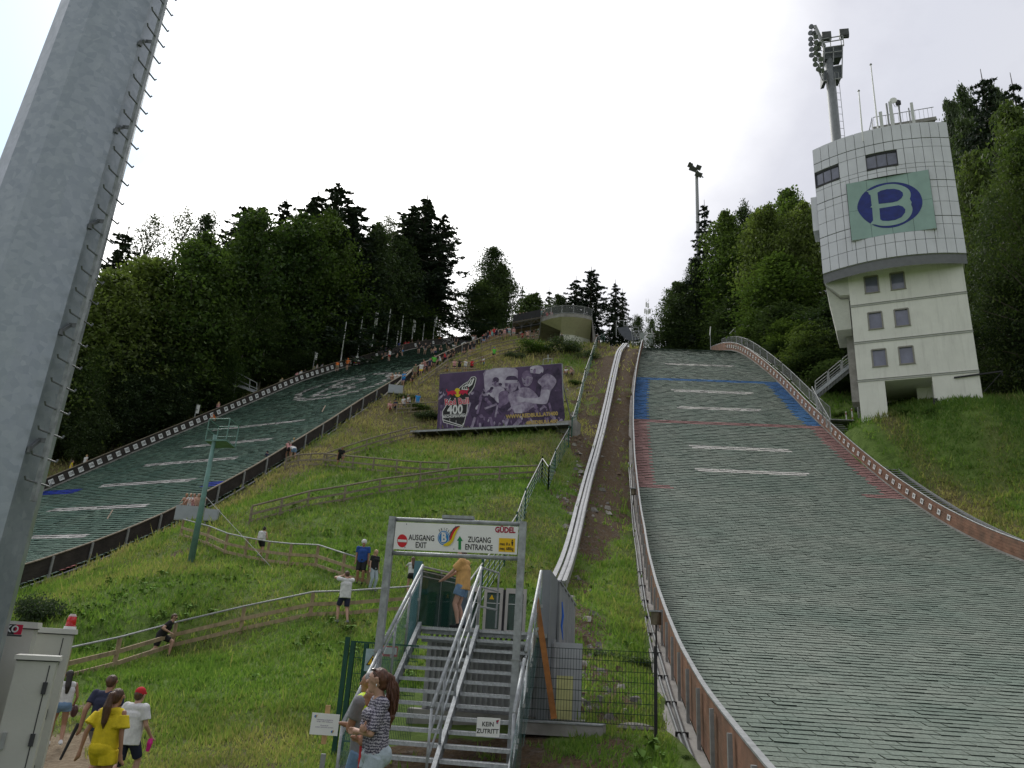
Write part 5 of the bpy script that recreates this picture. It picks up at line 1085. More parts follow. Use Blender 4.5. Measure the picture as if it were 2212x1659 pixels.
    for cx_, cy_, sc_ in ((1262, 520, 1.), (1062, 470, .75), (1520, 440, 1.), (1625, 290, 1.)):
        S.poly(ell(cx_-12*sc_, cy_-6, 16*sc_, 6*sc_), 'p2', 6.6); S.poly(ell(cx_-18*sc_, cy_+52*sc_, 14*sc_, 6*sc_), 'p2', 6.6); S.poly(ell(cx_+30*sc_, cy_+20*sc_, 18*sc_, 42*sc_, ang=.2), 'p3', 6.5)
    # logo: outlined jumping hill, sun with two bulls, words
    hill = [(740, 395), (790, 388), (808, 410), (800, 450), (770, 540), (730, 600), (690, 640), (655, 840), (650, 900), (585, 1110), (565, 1132), (290, 1060), (275, 1020), (280, 900), (350, 800), (400, 720), (470, 640), (570, 540), (620, 500), (690, 460)]
    S.poly(hill, 'k', 7); S.line(hill, 9, 'w', 7.4, True); inner = [(745, 410), (790, 410), (760, 520), (700, 620), (655, 700), (640, 880), (575, 1090), (305, 1035), (300, 920), (380, 800), (450, 700), (560, 590), (630, 520), (700, 475)]
    S.line([(770, 420), (735, 500), (690, 530)], 22, 'w', 7.7); S.line([(735, 435), (700, 500), (640, 530)], 14, 'w', 7.8); S.line([(690, 475), (640, 520), (590, 545)], 8, 'w', 7.9); S.poly([(595, 535), (705, 545), (690, 590), (580, 580)], 'w', 8); [S.poly([(x, 540), (x+20, 541), (x+14, 572), (x-6, 571)], 'k', 8.2) for x in (608, 635, 662, 686)]
    S.line([(290, 955), (620, 935)], 5, 'w', 8); S.text('BISCHOFSHOFEN', 455, 975, 50, 'w', 8, -.055, .92, 1.6); S.text('400', 470, 880, 190, 'w', 8.3, -.03, .82, 5.5, .12)
    S.line([(385, 1010), (380, 1050)], 5, 'w', 8); S.line([(480, 1035), (475, 1075)], 5, 'w', 8); S.line([(285, 1025), (565, 1110), (590, 1075)], 12, 'w', 8)
    S.poly([(395, 625), (665, 590), (700, 700), (420, 735)], 'k', 8.4); S.poly(ell(520, 625, 48, 68), 'y', 9.5)
    for sx_ in (-1, 1):
        X = lambda x, y: (520+sx_*x, 628+y-sx_*x*.06)
        S.poly([X(20, 0), X(35, -28), X(62, -38), X(100, -36), X(135, -22), X(160, -40), X(163, -55), X(150, -62), X(165, -68), X(174, -50), X(166, -28), X(150, -4), X(150, 18), X(163, 32), X(140, 30), X(118, 12), X(98, 18), X(80, 36), X(60, 34), X(74, 14), X(48, 18), X(32, 26), X(14, 20)], 'r', 10)
        S.line([X(30, -22), X(10, -8)], 5, 'r', 10.2)
    S.text('Red Bull', 503, 762, 128, 'w', 10.6, -.07, .86, 7.5); S.text('Red Bull', 503, 762, 128, 'r', 11.2, -.07, .86, 2.6)
    S.text('WWW.REDBULL.AT/400', 1580, 962, 78, 'g', 7, -.065, .87, 3.2); S.text('#REDBULL400', 1718, 1062, 72, 'g', 7, -.05, .98, 3.2)
    S.text('RED BULL', 1962, 600, 22, 'p3', 6.5, -.15, .9, 1)
    S.done('print', COLS)
    # steel walkway at the foot
    L0 = at(905, 943, Y1-.3); R0 = at(1240, 927, Y2-.2); w = thing('steel_walkway', (L0+R0)/2, 'long narrow galvanised grating shelf under the purple banner', 'walkway')
    mb = MB(); o = n*1.4-UZ*.05
    gr = mat('grating underside', (.13, .14, .15), .6, .3, .3, 10)
    mb.add([L0, R0, R0+n*1.5, L0+n*1.5, L0-UZ*.06, R0-UZ*.06, R0+n*1.5-UZ*.06, L0+n*1.5-UZ*.06], [(0, 1, 2, 3), (7, 6, 5, 4), (0, 4, 5, 1), (1, 5, 6, 2), (2, 6, 7, 3), (3, 7, 4, 0)]); mb.build('grating', gr, w)
    mb = MB(); mb.beam(L0+n*1.52+UZ*.02, R0+n*1.52+UZ*.02, .08, .16); mb.build('edge_beam', G['steel'], w)
    for k in range(8): p = L0.lerp(R0, (k+.4)/8); MB().beam(p+n*1.5-UZ*.1, p-UZ*.5-n*.4, .07, .09).build('strut', G['steel2'], w)
    P0 = at(1229, 930, Y2-.4); q = thing('concrete_pier', P0, 'grey concrete pier at the right foot of the banner', 'pier'); mb = MB(); mb.box(P0+Vector((0, .4, -1.0)), (1.7, 1.2, 3.6), rz=-.4); mb.build('pier_body', G['conc'], q)
    mb = MB(); a = at(1173, 789, Y2+.8); b = at(1192, 787, Y2+.6); rail_panel(mb, a-UZ*.2, b-UZ*.2, .75, .03, 2); mb.tube([at(1184, 782, Y2+.8), at(1184, 766, Y2+.8)], .04, 6)
    q = thing('roof_bracket', a, 'thin grey tube bracket sticking up above the right end of the banner', 'bracket'); mb.build('tube_frame', G['steel2'], q)
build_banner()
# ---- green mesh fence beside the lift
def green_fence():
    segs = [[(1010,1262),(1043,1218),(1093,1150),(1117,1113),(1136,1060),(1172,990)], [(1172,990),(1186,1010)], [(1186,1010),(1200,975),(1229,925)], [(1236,905),(1247,870),(1257,830),(1264,800)], [(1264,800),(1275,770),(1283,745),(1290,728)], [(1290,728),(1300,722),(1306,716)]]
    labs = ['long lower run of the dark green fence, from the lift station up the meadow', 'short cross piece of the dark green fence below the banner', 'dark green fence run ending at the concrete pier', 'dark green fence run right above the pier', 'upper dark green fence run beside the lift track', 'topmost dark green fence piece near the platform']
    for s, lab in zip(segs, labs):
        P = [gnd(x, y, y0=18, off=1.55) for x, y in s]; t = thing('green_fence', P[0], lab, 'fence', 'green fence along the lift'); 
        for p in P: MB().box(p+UZ*.75, (.09, .09, 1.9)).build('post', G['dgreen'], t, loc=p)
        mb = MB()
        for a, b in zip(P[:-1], P[1:]):
            n = max(1, int((b-a).length/1.5))
            for k in range(n+1): p = a.lerp(b, k/n); mb.beam(p, p+UZ*1.5, .035, .035)
            for h in (.15, .42, .69, .96, 1.23): mb.beam(a+UZ*h, b+UZ*h, .03, .03)
        mb.build('bars', G['dgreen'], t); mb = MB(); mb.tube([p+UZ*1.55 for p in P], .03, 6); mb.build('top_rail', G['steel2'], t)
green_fence()
# ---- inclined lift track
def lift():
    P = LIFT; t = thing('lift_track', P[0], 'bright steel inclined lift track running up the stony gully', 'lift track')
    rows = []; side = []
    for i, p in enumerate(P):
        d = (P[min(i+1, len(P)-1)]-P[max(i-1, 0)]).normalized(); s = d.cross(UZ).normalized(); u = s.cross(d); rows.append((p, s, u))
    def strip(o0, o1, h0, h1, mb):
        for (p, s, u), (p2, s2, u2) in zip(rows[:-1], rows[1:]):
            n = 3
            for k in range(n):
                f0, f1 = k/n, (k+1)/n-.004; A = p.lerp(p2, f0); B = p.lerp(p2, f1)
                v = [A+s*o0+u*h0, A+s*o1+u*h0, B+s*o1+u*h0, B+s*o0+u*h0, A+s*o0+u*h1, A+s*o1+u*h1, B+s*o1+u*h1, B+s*o0+u*h1]
                mb.add(v, [(3, 2, 1, 0), (4, 5, 6, 7), (0, 1, 5, 4), (1, 2, 6, 5), (2, 3, 7, 6), (3, 0, 4, 7)])
    mb = MB(); strip(-.34, -.14, -.06, .03, mb); mb.build('cable_tray', G['alu'], t)
    mb = MB(); strip(-.04, .10, -.05, .02, mb); strip(.12, .14, -.05, .05, mb); strip(.16, .29, -.05, .02, mb); strip(.31, .34, -.3, .05, mb); mb.build('rail_beam', G['alu'], t)
    mb = MB(); strip(-.12, -.06, -.12, -.08, mb)
    mb.build('rack', G['dark'], t)
    for i, (p, s, u) in enumerate(rows[::1]):
        if i: MB().beam(Vector((p.x, p.y, float(tz(p.x, p.y))-.3)), p-u*.08, .16, .16).build('support_post', G['steel2'], t)
lift()
# ---- viewing platform, crest
def platform():
    Y = 97.; A = at(1168, 668, Y+3); t = thing('viewing_platform', at(1225, 730, Y), 'white concrete viewing platform on the hill crest with a fan shaped deck', 'building')
    def p(x, y, dy=0.0): return at(x, y, Y+dy)
    z0 = float(tz(p(1225, 730).x, Y))-2
    def prism(pts, zb, zt): mb = MB(); n = len(pts); mb.add([Vector((a.x, a.y, zb)) for a in pts]+[Vector((a.x, a.y, zt)) for a in pts], [tuple(reversed(range(n))), tuple(range(n, 2*n))]+[(i, (i+1) % n, n+(i+1) % n, n+i) for i in range(n)]); return mb
    zd = p(1225, 684).z
    deck = [p(1168, 690, 2.0), p(1190, 688, .6), p(1213, 688, -.2), p(1238, 688, -.4), p(1262, 688, -.2), p(1279, 688, .3), p(1290, 690, 9), p(1165, 690, 9)]
    D_ = [Vector((a.x, a.y, 0)) for a in deck]; prism(D_, zd-.15, zd+.35).build('deck', G['conc'], t)
    base = [p(1212, 700, 2.2), p(1240, 700, 2.2), p(1275, 700, 3.5), p(1275, 700, 9), p(1205, 700, 9)]; B_ = [Vector((a.x, a.y, 0)) for a in base]; prism(B_, z0, zd-.9).build('wall', G['plaster'], t)
    mb = MB(); n = len(D_); lowp = [Vector((a.x, a.y, zd-.16)) for a in D_[:6]]; c = [Vector((a.x, a.y, zd-1.75)) for a in (B_[0], B_[0], B_[0], B_[1], B_[2], B_[2])]
    for k in range(5): mb.quad(lowp[k+1], lowp[k], c[k]+UZ*.5*(k < 2), c[k+1]+UZ*.5*(k < 1))
    mb.build('soffit', mat('cream render', (.66, .62, .48), .9, 0, .08), t)
    E = D_[5]; mb = MB(); pts = [Vector((E.x, E.y, 0)), D_[6]]; mb.add([E+UZ*(zd+.3), E+UZ*(zd-.2), Vector((E.x+.6, E.y+2, z0)), D_[6]+UZ*z0, D_[6]+UZ*(zd+.3)], [(0, 1, 2, 3, 4)]); mb.build('side_wall', G['conc'], t)
    for a, b in zip(D_[:5], D_[1:6]):
        mb = MB(); a_, b_ = a.lerp(b, .03)+UZ*(zd+.42), a.lerp(b, .97)+UZ*(zd+.42); mb.tube([a_, a_+UZ*1.15, b_+UZ*1.15, b_, a_], .045, 6); o = mb.build('railing_frame', G['steel2'], t); i = MB(); infill(i, a_, b_, .02, 1.13); i.build('wire_infill', G['mesh'], o)
    s = thing('spectator_scaffold', p(1145, 715, 3), 'dark draped scaffold stand joined to the left of the viewing platform', 'scaffold'); mb = MB()
    a, b = p(1108, 693, 3), p(1168, 682, 1.6); mb.quad(a-UZ*.2, b-UZ*.2, b+UZ*1.0, a+UZ*.9); mb.build('dark_drape', mat('dark netting', (.035, .035, .038), .9, 0, .3), s); mb = MB()
    for k in range(4): q = a.lerp(b, k/3); mb.beam(Vector((q.x, q.y, q.z-3)), q, .05, .05)
    for h in (-.35, -1.2): mb.beam(a+UZ*h, b+UZ*h, .05, .05)
    for k in range(6): q, r = a.lerp(b, k/6), a.lerp(b, (k+1)/6); mb.beam(q-UZ*(.35 if k % 2 else 1.2), r-UZ*(1.2 if k % 2 else .35), .04, .04)
    mb.build('scaffold_tubes', mat('dark scaffold tube', (.12, .12, .125), .6, .2, .2), s); mb = MB(); mb.quad(a+Vector((0, 1.5, -.3)), b+Vector((0, 1.5, -.3)), b+Vector((0, 1.5, -.8)), a+Vector((0, 1.5, -.8))); mb.build('dark_netting', MATS['dark netting'], s); mb = MB(); a2, b2 = a+Vector((0, 4, .0)), b+Vector((0, 4, 0)); mb.add([a-UZ*.25, b-UZ*.25, b2-UZ*.25, a2-UZ*.25, a-UZ*.15, b-UZ*.15, b2-UZ*.15, a2-UZ*.15], [(3, 2, 1, 0), (4, 5, 6, 7), (0, 1, 5, 4), (1, 2, 6, 5), (2, 3, 7, 6), (3, 0, 4, 7)]); mb.build('floor', G['woodo'], s)
    # start structures
    Y = 104.; s = thing('start_scaffold', at(1360, 735, Y), 'dark stepped steel scaffold at the top end of the lift track', 'scaffold'); mb = MB()
    Z = lambda x, y, dy=0: at((2400+x/5.53)/1.8517, (1150+y/5.53)/1.8517, Y+dy)
    mb.add([Z(370, 890), Z(620, 860), Z(760, 1080), Z(880, 1150), Z(640, 1180), Z(480, 1060), Z(370, 890, 2), Z(620, 860, 2), Z(760, 1080, 2), Z(880, 1150, 2), Z(640, 1180, 2), Z(480, 1060, 2)], [(0, 1, 2, 3, 4, 5), (11, 10, 9, 8, 7, 6)]+[(i, (i+1) % 6, 6+(i+1) % 6, 6+i) for i in range(6)])
    mb.build('deck', mat('dark steel plate', (.12, .13, .15), .6, .4, .2), s); mb = MB()
    for a, b in (((360, 740), (360, 1060)), ((360, 740), (530, 730)), ((530, 730), (530, 860)), ((530, 850), (610, 850)), ((610, 650), (610, 850)), ((625, 560), (625, 700)), ((640, 700), (700, 900)), ((700, 880), (860, 880)), ((720, 900), (850, 1150)), ((720, 960), (860, 960)), ((730, 1030), (870, 1030)), ((740, 1090), (880, 1090)), ((850, 880), (900, 1170)), ((780, 1060), (780, 1170)), ((690, 900), (720, 1170))): mb.beam(Z(*a), Z(*b), .09, .09)
    mb.build('tubes', G['steel2'], s)
    Y = 112.; s = thing('inrun_end', at(1415, 735, Y), 'pale takeoff table with white rails behind the knoll of the small slope', 'takeoff table'); mb = MB(); mb.add([Z(1060, 1100), Z(1150, 990), Z(1180, 1240), Z(1080, 1240), Z(1060, 1100, 3), Z(1150, 990, 3), Z(1180, 1240, 3), Z(1080, 1240, 3)], [(0, 3, 2, 1), (4, 5, 6, 7), (0, 1, 5, 4), (1, 2, 6, 5), (2, 3, 7, 6), (3, 0, 4, 7)]); mb.add([Z(890, 1000), Z(980, 1000), Z(980, 1160), Z(890, 1160), Z(890, 1000, 2), Z(980, 1000, 2), Z(980, 1160, 2), Z(890, 1160, 2)], [(0, 3, 2, 1), (4, 5, 6, 7), (0, 1, 5, 4), (1, 2, 6, 5), (2, 3, 7, 6), (3, 0, 4, 7)])
    mb.build('table', mat('pale green grey plate', (.36, .40, .38), .6, 0, .1), s); mb = MB()
    for a, b in (((980, 1015), (1220, 1018)), ((1000, 1075), (1240, 1075)), ((1150, 900), (1140, 1000)), ((1160, 970), (1220, 1230)), ((1310, 1030), (1340, 1240)), ((1310, 1030), (1420, 1030)), ((1430, 900), (1480, 1060)), ((1400, 880), (1385, 960)), ((780, 1210), (870, 1210)), ((870, 1200), (980, 1130))): mb.beam(Z(*a), Z(*b), .1, .1)
    mb.build('white_rails', G['white'], s); mb = MB(); mb.add([Z(1160, 960, 1), Z(1400, 960, 1), Z(1440, 1240, 1), Z(1190, 1240, 1), Z(1160, 960, 4), Z(1400, 960, 4), Z(1440, 1240, 4), Z(1190, 1240, 4)], [(0, 3, 2, 1), (4, 5, 6, 7), (0, 1, 5, 4), (1, 2, 6, 5), (2, 3, 7, 6), (3, 0, 4, 7)]); mb.build('brown_wall', G['woodd'], s)
    Y = 190.; s = thing('lattice_mast', at(1399, 735, Y), 'faint lattice radio mast with antennas, bleached by the bright sky', 'radio mast'); mb = MB(); a = at(1398, 645, Y); b = at(1399, 735, Y)
    for dx in (-.5, .5): mb.beam((a.x+dx*.6, Y, a.z), (b.x+dx, Y, b.z), .06, .06)
    z = b.z; k = 0
    while z < a.z-1: mb.beam((b.x-.45, Y, z), (b.x+.45, Y, z+1), .05, .05) if k % 2 else mb.beam((b.x+.45, Y, z), (b.x-.45, Y, z+1), .05, .05); z += 1; k += 1
    lm = mat('sky bleached mast tone', (.62, .62, .62), .5, 0, .1); mb.build('lattice', lm, s); mb = MB()  # pale colour puts the glare of the bright sky into the mast
    for x, y in ((1393, 672), (1397, 674), (1401, 673), (1404, 672), (1396, 658), (1400, 660), (1396, 690), (1400, 692)): c = at(x, y, Y-1); MB().box(c, (.35, .3, 1.3)).beam(c, (a.x, Y, c.z), .04, .04).build('antenna', lm, s)
platform()
# ---- green camera mast with platform and stay wire
def camera_mast():
    g = gnd(412, 1215, y0=24); k = g.y/32.; t = thing('camera_mast', g, 'slim green steel mast with a small railed platform on the meadow', 'mast'); top = at(470, 940, g.y); gm = mat('sea green paint', (.14, .27, .24), .5, .1, .2, 3, grime=.15)
    MB().tube([g-UZ*.3, Vector((g.x, g.y, top.z))], [.15, .085], 12).build('pole', gm, t, smooth=True)
    def q(x, y, dy=0.0): return at(x, y, g.y+dy)
    A, B, C_, D_ = q(446, 938, -.2), q(478, 934, .9), q(513, 945, .5), q(486, 953, -.8)
    zz = (A.z+D_.z)/2; pl = [q(446, 938, 0), q(470, 936, 1.3), q(512, 944, 1.0), q(488, 953, -.3)]; pl = [Vector((p.x, p.y, zz)) for p in pl]
    mb = MB(); mb.add(pl+[p-UZ*.07 for p in pl], [(0, 1, 2, 3), (7, 6, 5, 4)]+[(k2, 4+k2, 4+(k2+1) % 4, (k2+1) % 4) for k2 in range(4)]); mb.build('platform', gm, t)
    mb = MB()
    for i in range(4):
        a, b = pl[i], pl[(i+1) % 4]; mb.tube([a, a+UZ*1.0], .025, 6); mb.tube([a+UZ*1.0, b+UZ*1.0], .025, 6)
        if i != 2: mb.tube([a+UZ*.5, b+UZ*.5], .018, 6)
    mb.build('railing', gm, t); mb = MB(); b0 = q(495, 1205, -3); g2 = gnd(590, 1230, y0=20); mb.tube([Vector((g.x+.1, g.y, q(0, 1045).z)), g2], .012, 5); mb.build('stay_wire', G['steel2'], t)
camera_mast()
# ---- display boards, scaffold, flagpoles, 200 m board along the large slope
def large_slope_things():
    for (x0, y0_, x1, y1, lab, dy) in ((385, 1092, 437, 1128, 'large grey panel box by the slope wall where people lean on top', 40), (446, 1100, 471, 1128, 'small grey panel behind the foot of the green mast', 44), (840, 832, 869, 852, 'pale grey panel by the slope wall left of the banner', 62)):
        g = gnd((x0+x1)/2, y1+4, y0=dy-12); Y = g.y; a, b = at(x0, y0_, Y), at(x1, y1, Y); w = b.x-a.x; h = a.z-b.z
        t = thing('panel_box', g, lab, 'panel', 'grey panels beside the large slope'); c = Vector(((a.x+b.x)/2, Y, (a.z+b.z)/2)); MB().box(c, (w, .5, h), rz=.12).build('box', G['steel'], t, loc=c); MB().box(c-Vector((0, .262, 0)), (w*.92, .02, h*.86), rz=.12).build('panel', mat('pale panel', (.34, .37, .40), .5, .2, .1), t)
        for dx in (-.4, .4): MB().beam(Vector((c.x+dx*w, Y, b.z)), Vector((c.x+dx*w, Y, g.z-.6)), .1, .1).build('leg', G['steel2'], t)
    poles = [(743,695,733,770),(778,684,768,762),(811,673,801,755),(840,667,831,752),(869,680,863,750),(893,690,886,742),(860,715,853,745) ,(916,697,910,740),(940,640+40,934,738)]
    for k, (a, b, c, d) in enumerate(poles):
        v = None; vs = np.arange(60, 114, .4); dd = [abs(px_of(HL.P(float(HL.ul(q))-1.2, q, 0))[0]-c) for q in vs]; vv = float(vs[int(np.argmin(dd))]); P = HL.P(float(HL.ul(vv))-1.2, vv); P.z = float(tz(P.x, P.y)); T_ = at(a, b, P.y)
        t = thing('flagpole', P, '%s bare white flagpole from the left behind the slope wall' % ORD[k], 'flagpole', 'bare flagpoles behind the slope wall'); MB().tube([P-UZ*.2, Vector((P.x, P.y, T_.z))], [.10, .06], 8).build('pole', G['white'], t)
        if k % 3 == 2: MB().box(Vector((P.x+.25, P.y, T_.z-1.2)), (.25, .05, 2.0)).build('rolled_flag', G['white'], t)
    for (x, yt, yb, lab) in ((674, 760, 800, 'short pole with a limp white flag left of the flagpole row'), (556, 795+60, 893, 'low marker pole among the dark trees'), (420, 872, 892, 'thin green marker pole above the first wall numbers')):
        vs = np.arange(35, 100, .4); dd = [abs(px_of(HL.P(float(HL.ul(q))-1.2, q, 0))[0]-x) for q in vs]; vv = float(vs[int(np.argmin(dd))]); P = HL.P(float(HL.ul(vv))-1.2, vv); P.z = float(tz(P.x, P.y)); T_ = at(x, yt, P.y); t = thing('marker_pole', P, lab, 'marker pole'); MB().tube([P, Vector((P.x, P.y, T_.z))], .06, 6).build('pole', G['steel2'], t); MB().box(Vector((P.x+.2, P.y, T_.z-.6)), (.3, .05, 1.0)).build('flag', G['white'], t)
    # scaffold
    vs = np.arange(35, 100, .4); dd = [abs(px_of(HL.P(float(HL.ul(q))-2.5, q, 0))[0]-500) for q in vs]; vv = float(vs[int(np.argmin(dd))]); P = HL.P(float(HL.ul(vv))-2.5, vv); Y = P.y
    t = thing('tube_scaffold', P, 'skeleton of grey scaffold tubes behind the slope wall in front of the dark trees', 'scaffold'); mb = MB()
    Z = lambda x, y, dy=0: at((400+x/1.4747)/1.8517, (650+y/1.4747)/1.8517, Y+dy)
    for a, b in (((580, 1240), (580, 1330)), ((655, 1220), (625, 1390)), ((735, 1190), (690, 1420)), ((735, 1200), (925, 1300)), ((730, 1245), (925, 1335)), ((725, 1290), (920, 1360)), ((645, 1240), (735, 1225)), ((640, 1290), (725, 1275)), ((635, 1330), (720, 1320)), ((630, 1370), (700, 1380)), ((810, 1240), (785, 1400)), ((885, 1280), (880, 1340)), ((925, 1298), (925, 1345)), ((720, 1280), (790, 1345)), ((700, 1410), (780, 1385)), ((580, 1250), (650, 1245)), ((575, 1290), (640, 1300)), ((700, 1410), (790, 1340))): mb.tube([Z(*a), Z(*b)], .045, 5)
    for a, b in (((655, 1220), (735, 1190)), ((655, 1260), (810, 1240))): mb.tube([Z(*a, 2.5), Z(*b, 2.5)], .045, 5)
    mb.build('tubes', G['steel2'], t); mb = MB(); a, b, c, d = Z(725, 1282), Z(910, 1350), Z(925, 1345, 1), Z(745, 1276, 1); mb.add([a, b, c, d, a-UZ*.08, b-UZ*.08, c-UZ*.08, d-UZ*.08], [(0, 1, 2, 3), (7, 6, 5, 4), (0, 4, 5, 1), (1, 5, 6, 2), (2, 6, 7, 3), (3, 7, 4, 0)]); mb.build('plank_deck', G['steel'], t)
    # 200 m board and the small board at the crowd, wooden stake, white post
    for (x0, y0_, x1, y1, lab, txt) in ((757, 768, 783, 790, 'black distance board reading 200m on the slope wall', '200m'), (993, 735, 1014, 749, 'black board with a white squiggle beside the runners on the crest', None)):
        vs = np.arange(60, 112, .2); side = txt is not None; uu = (lambda q: float(HL.ul(q))+.35) if side else (lambda q: float(HL.ur(q))-.5)
        dd = [abs(px_of(HL.P(uu(q), q, .6))[0]-(x0+x1)/2) for q in vs]; vv = float(vs[int(np.argmin(dd))]); P = HL.P(uu(vv), vv); Y = P.y; t = thing('distance_board', P, lab, 'board')
        a, b = at(x0, y0_, Y), at(x1, y1, Y); c = Vector(((a.x+b.x)/2, Y, (a.z+b.z)/2)); w, h = b.x-a.x, a.z-b.z; MB().box(c, (w, .06, h)).build('board', COLS['k'], t, loc=c)
        M = Matrix.Translation(c+Vector((0, -.034, 0)))@Matrix.Rotation(R(90), 4, 'X')
        mb = MB()
        if txt: mb.text('200m', h*.42, M@Matrix.Translation((0, h*.08, 0)), 0, bold=.03); mb.box(c+Vector((.05, -.04, h*.38)), (.35, .02, h*.22), rot=Matrix.Rotation(-.5, 3, 'Y')); mb.box(c+Vector((0, -.04, -h*.22)), (w*.55, .02, h*.1), mi=1); mb.box(c+Vector((0, -.05, -h*.22)), (w*.12, .02, h*.12), mi=2); mb.box(c+Vector((0, -.04, -h*.4)), (w*.4, .02, h*.06))
        else: mb.beam(c+Vector((-w*.3, -.04, -h*.2)), c+Vector((0, -.04, h*.2)), .1, .1); mb.beam(c+Vector((0, -.04, h*.2)), c+Vector((w*.3, -.04, -h*.2)), .1, .1)
        mb.build('print', [COLS['w'], COLS['r'], COLS['y']], t)
    for (x, y, lab) in ((698, 888, 'small orange and white stake standing on the green matting'), (235, 1120, 'white stake leaning on the lower green matting')):
        u, v = v_at(HL, x, y+3); P = HL.P(u, v, .05); t = thing('marker_stake', P, lab, 'stake'); MB().box(P+UZ*.35, (.08, .04, .7), rot=Matrix.Rotation(.35, 3, 'Y')).build('stake', mat('pale peach board', (.75, .55, .45), .8), t)
    g = gnd(735, 905+3, y0=50); P0 = at(725, 910, 63); q = thing('timber_prop', gnd(676+60, 903, y0=50), 'pale timber prop leaning against the dark slope wall', 'prop')
    Y = 70.; v1 = v_at(HL, 770, 872)
    P0 = HL.P(float(HL.ur(58))+.35, 58, 0); P1 = HL.P(float(HL.ur(63))+.35, 63, 1.1); MB().beam(P0, P1, .12, .12).build('beam', mat('pale timber', (.5, .46, .38), .85), q)
large_slope_things()
# ------------------------------------------------------------------ big foreground mast
def big_mast():
    t = thing('floodlight_mast', T3(-6.03, 8.5), 'huge galvanised mast with climbing rungs filling the left edge of the view', 'floodlight mast', 'floodlight masts')
    gal = bpy.data.materials.new('hot dip galvanised plate'); gal.use_nodes = True; q = gal.node_tree; b = q.nodes['Principled BSDF']; b.inputs['Metallic'].default_value = .6; b.inputs['Roughness'].default_value = .4
    tc = N(q, 'ShaderNodeTexCoord'); vo = N(q, 'ShaderNodeTexVoronoi', i_Scale=14.0); nz = N(q, 'ShaderNodeTexNoise', i_Scale=3.5, i_Detail=8.0, i_Roughness=.7); n2 = N(q, 'ShaderNodeTexNoise', i_Scale=.6, i_Detail=4.0)
    mp = N(q, 'ShaderNodeMapping'); mp.inputs['Scale'].default_value = (1, 1, .3); q.links.new(tc.outputs['Object'], mp.inputs[0]); q.links.new(tc.outputs['Object'], vo.inputs[0]); q.links.new(tc.outputs['Object'], nz.inputs[0]); q.links.new(mp.outputs[0], n2.inputs[0])
    c = ramp(q, nz.outputs[0], [(.3, (.25, .29, .33)), (.55, (.31, .35, .39)), (.7, (.39, .43, .47))]); c = mixc(q, .28, c, ramp(q, vo.outputs['Color'], [(.2, (.24, .27, .29)), (.9, (.50, .53, .55))])); c = mixc(q, ramp(q, n2.outputs[0], [(.4, (0, 0, 0)), (.7, (.5, .5, .5))]), c, (.26, .31, .33)); q.links.new(c, b.inputs['Base Color'])
    q.links.new(ramp(q, nz.outputs[0], [(.3, (.30, .30, .30)), (.7, (.50, .50, .50))]), b.inputs['Roughness'])
    mb = MB(); n = 12; lv = [(-2.8, -6.02, .845), (2, -5.95, .742), (5.5, -5.89, .668), (8.3, -5.84, .610), (16, -5.72, .45), (24, -5.6, .30)]; vs = []
    for z, cx, r in lv:
        for k in range(n): a = 2*math.pi*(k+.35)/n; vs.append((cx+r*math.cos(a), 8.5+r*math.sin(a), z))
    fs = [(i*n+k, i*n+(k+1) % n, (i+1)*n+(k+1) % n, (i+1)*n+k) for i in range(len(lv)-1) for k in range(n)]; mb.add(vs, fs+[tuple(range((len(lv)-1)*n, len(lv)*n))]); mb.build('mast', gal, t)
    da = R(-8); rd = Vector((math.cos(da), math.sin(da), 0)); tg = Vector((-math.sin(da), math.cos(da), 0))
    def rp(z, o=.11): cx = float(np.interp(z, [l[0] for l in lv], [l[1] for l in lv])); r = float(np.interp(z, [l[0] for l in lv], [l[2] for l in lv])); return Vector((cx, 8.5, z))+rd*(r+o)
    mb = MB(); mb.beam(rp(1.25), rp(24), .05, .045, up=rd); mb.build('ladder_rail', G['steel'], t)
    z = 1.45; k = 0; dk = mat('ladder steel', (.17, .18, .19), .5, .5, .3, 6)
    while z < 12.5:
        p = rp(z); MB().tube([p-tg*.21+UZ*.035, p-tg*.19, p+tg*.19, p+tg*.21+UZ*.035], .011, 6).build('rung', dk, t, loc=p)
        if k % 5 == 2: a = rp(z-.08, .09); mb = MB(); mb.beam(a, a-rd*.1-tg*.02, .05, .012, up=tg); mb.beam(a-rd*.09-tg*.01, a-rd*.09-tg*.12-UZ*.12, .05, .03, up=tg); mb.box(a-rd*.08-tg*.12-UZ*.14, (.03, .05, .07)); mb.build('bracket', dk, t, loc=a)
        z += .28; k += 1
big_mast()
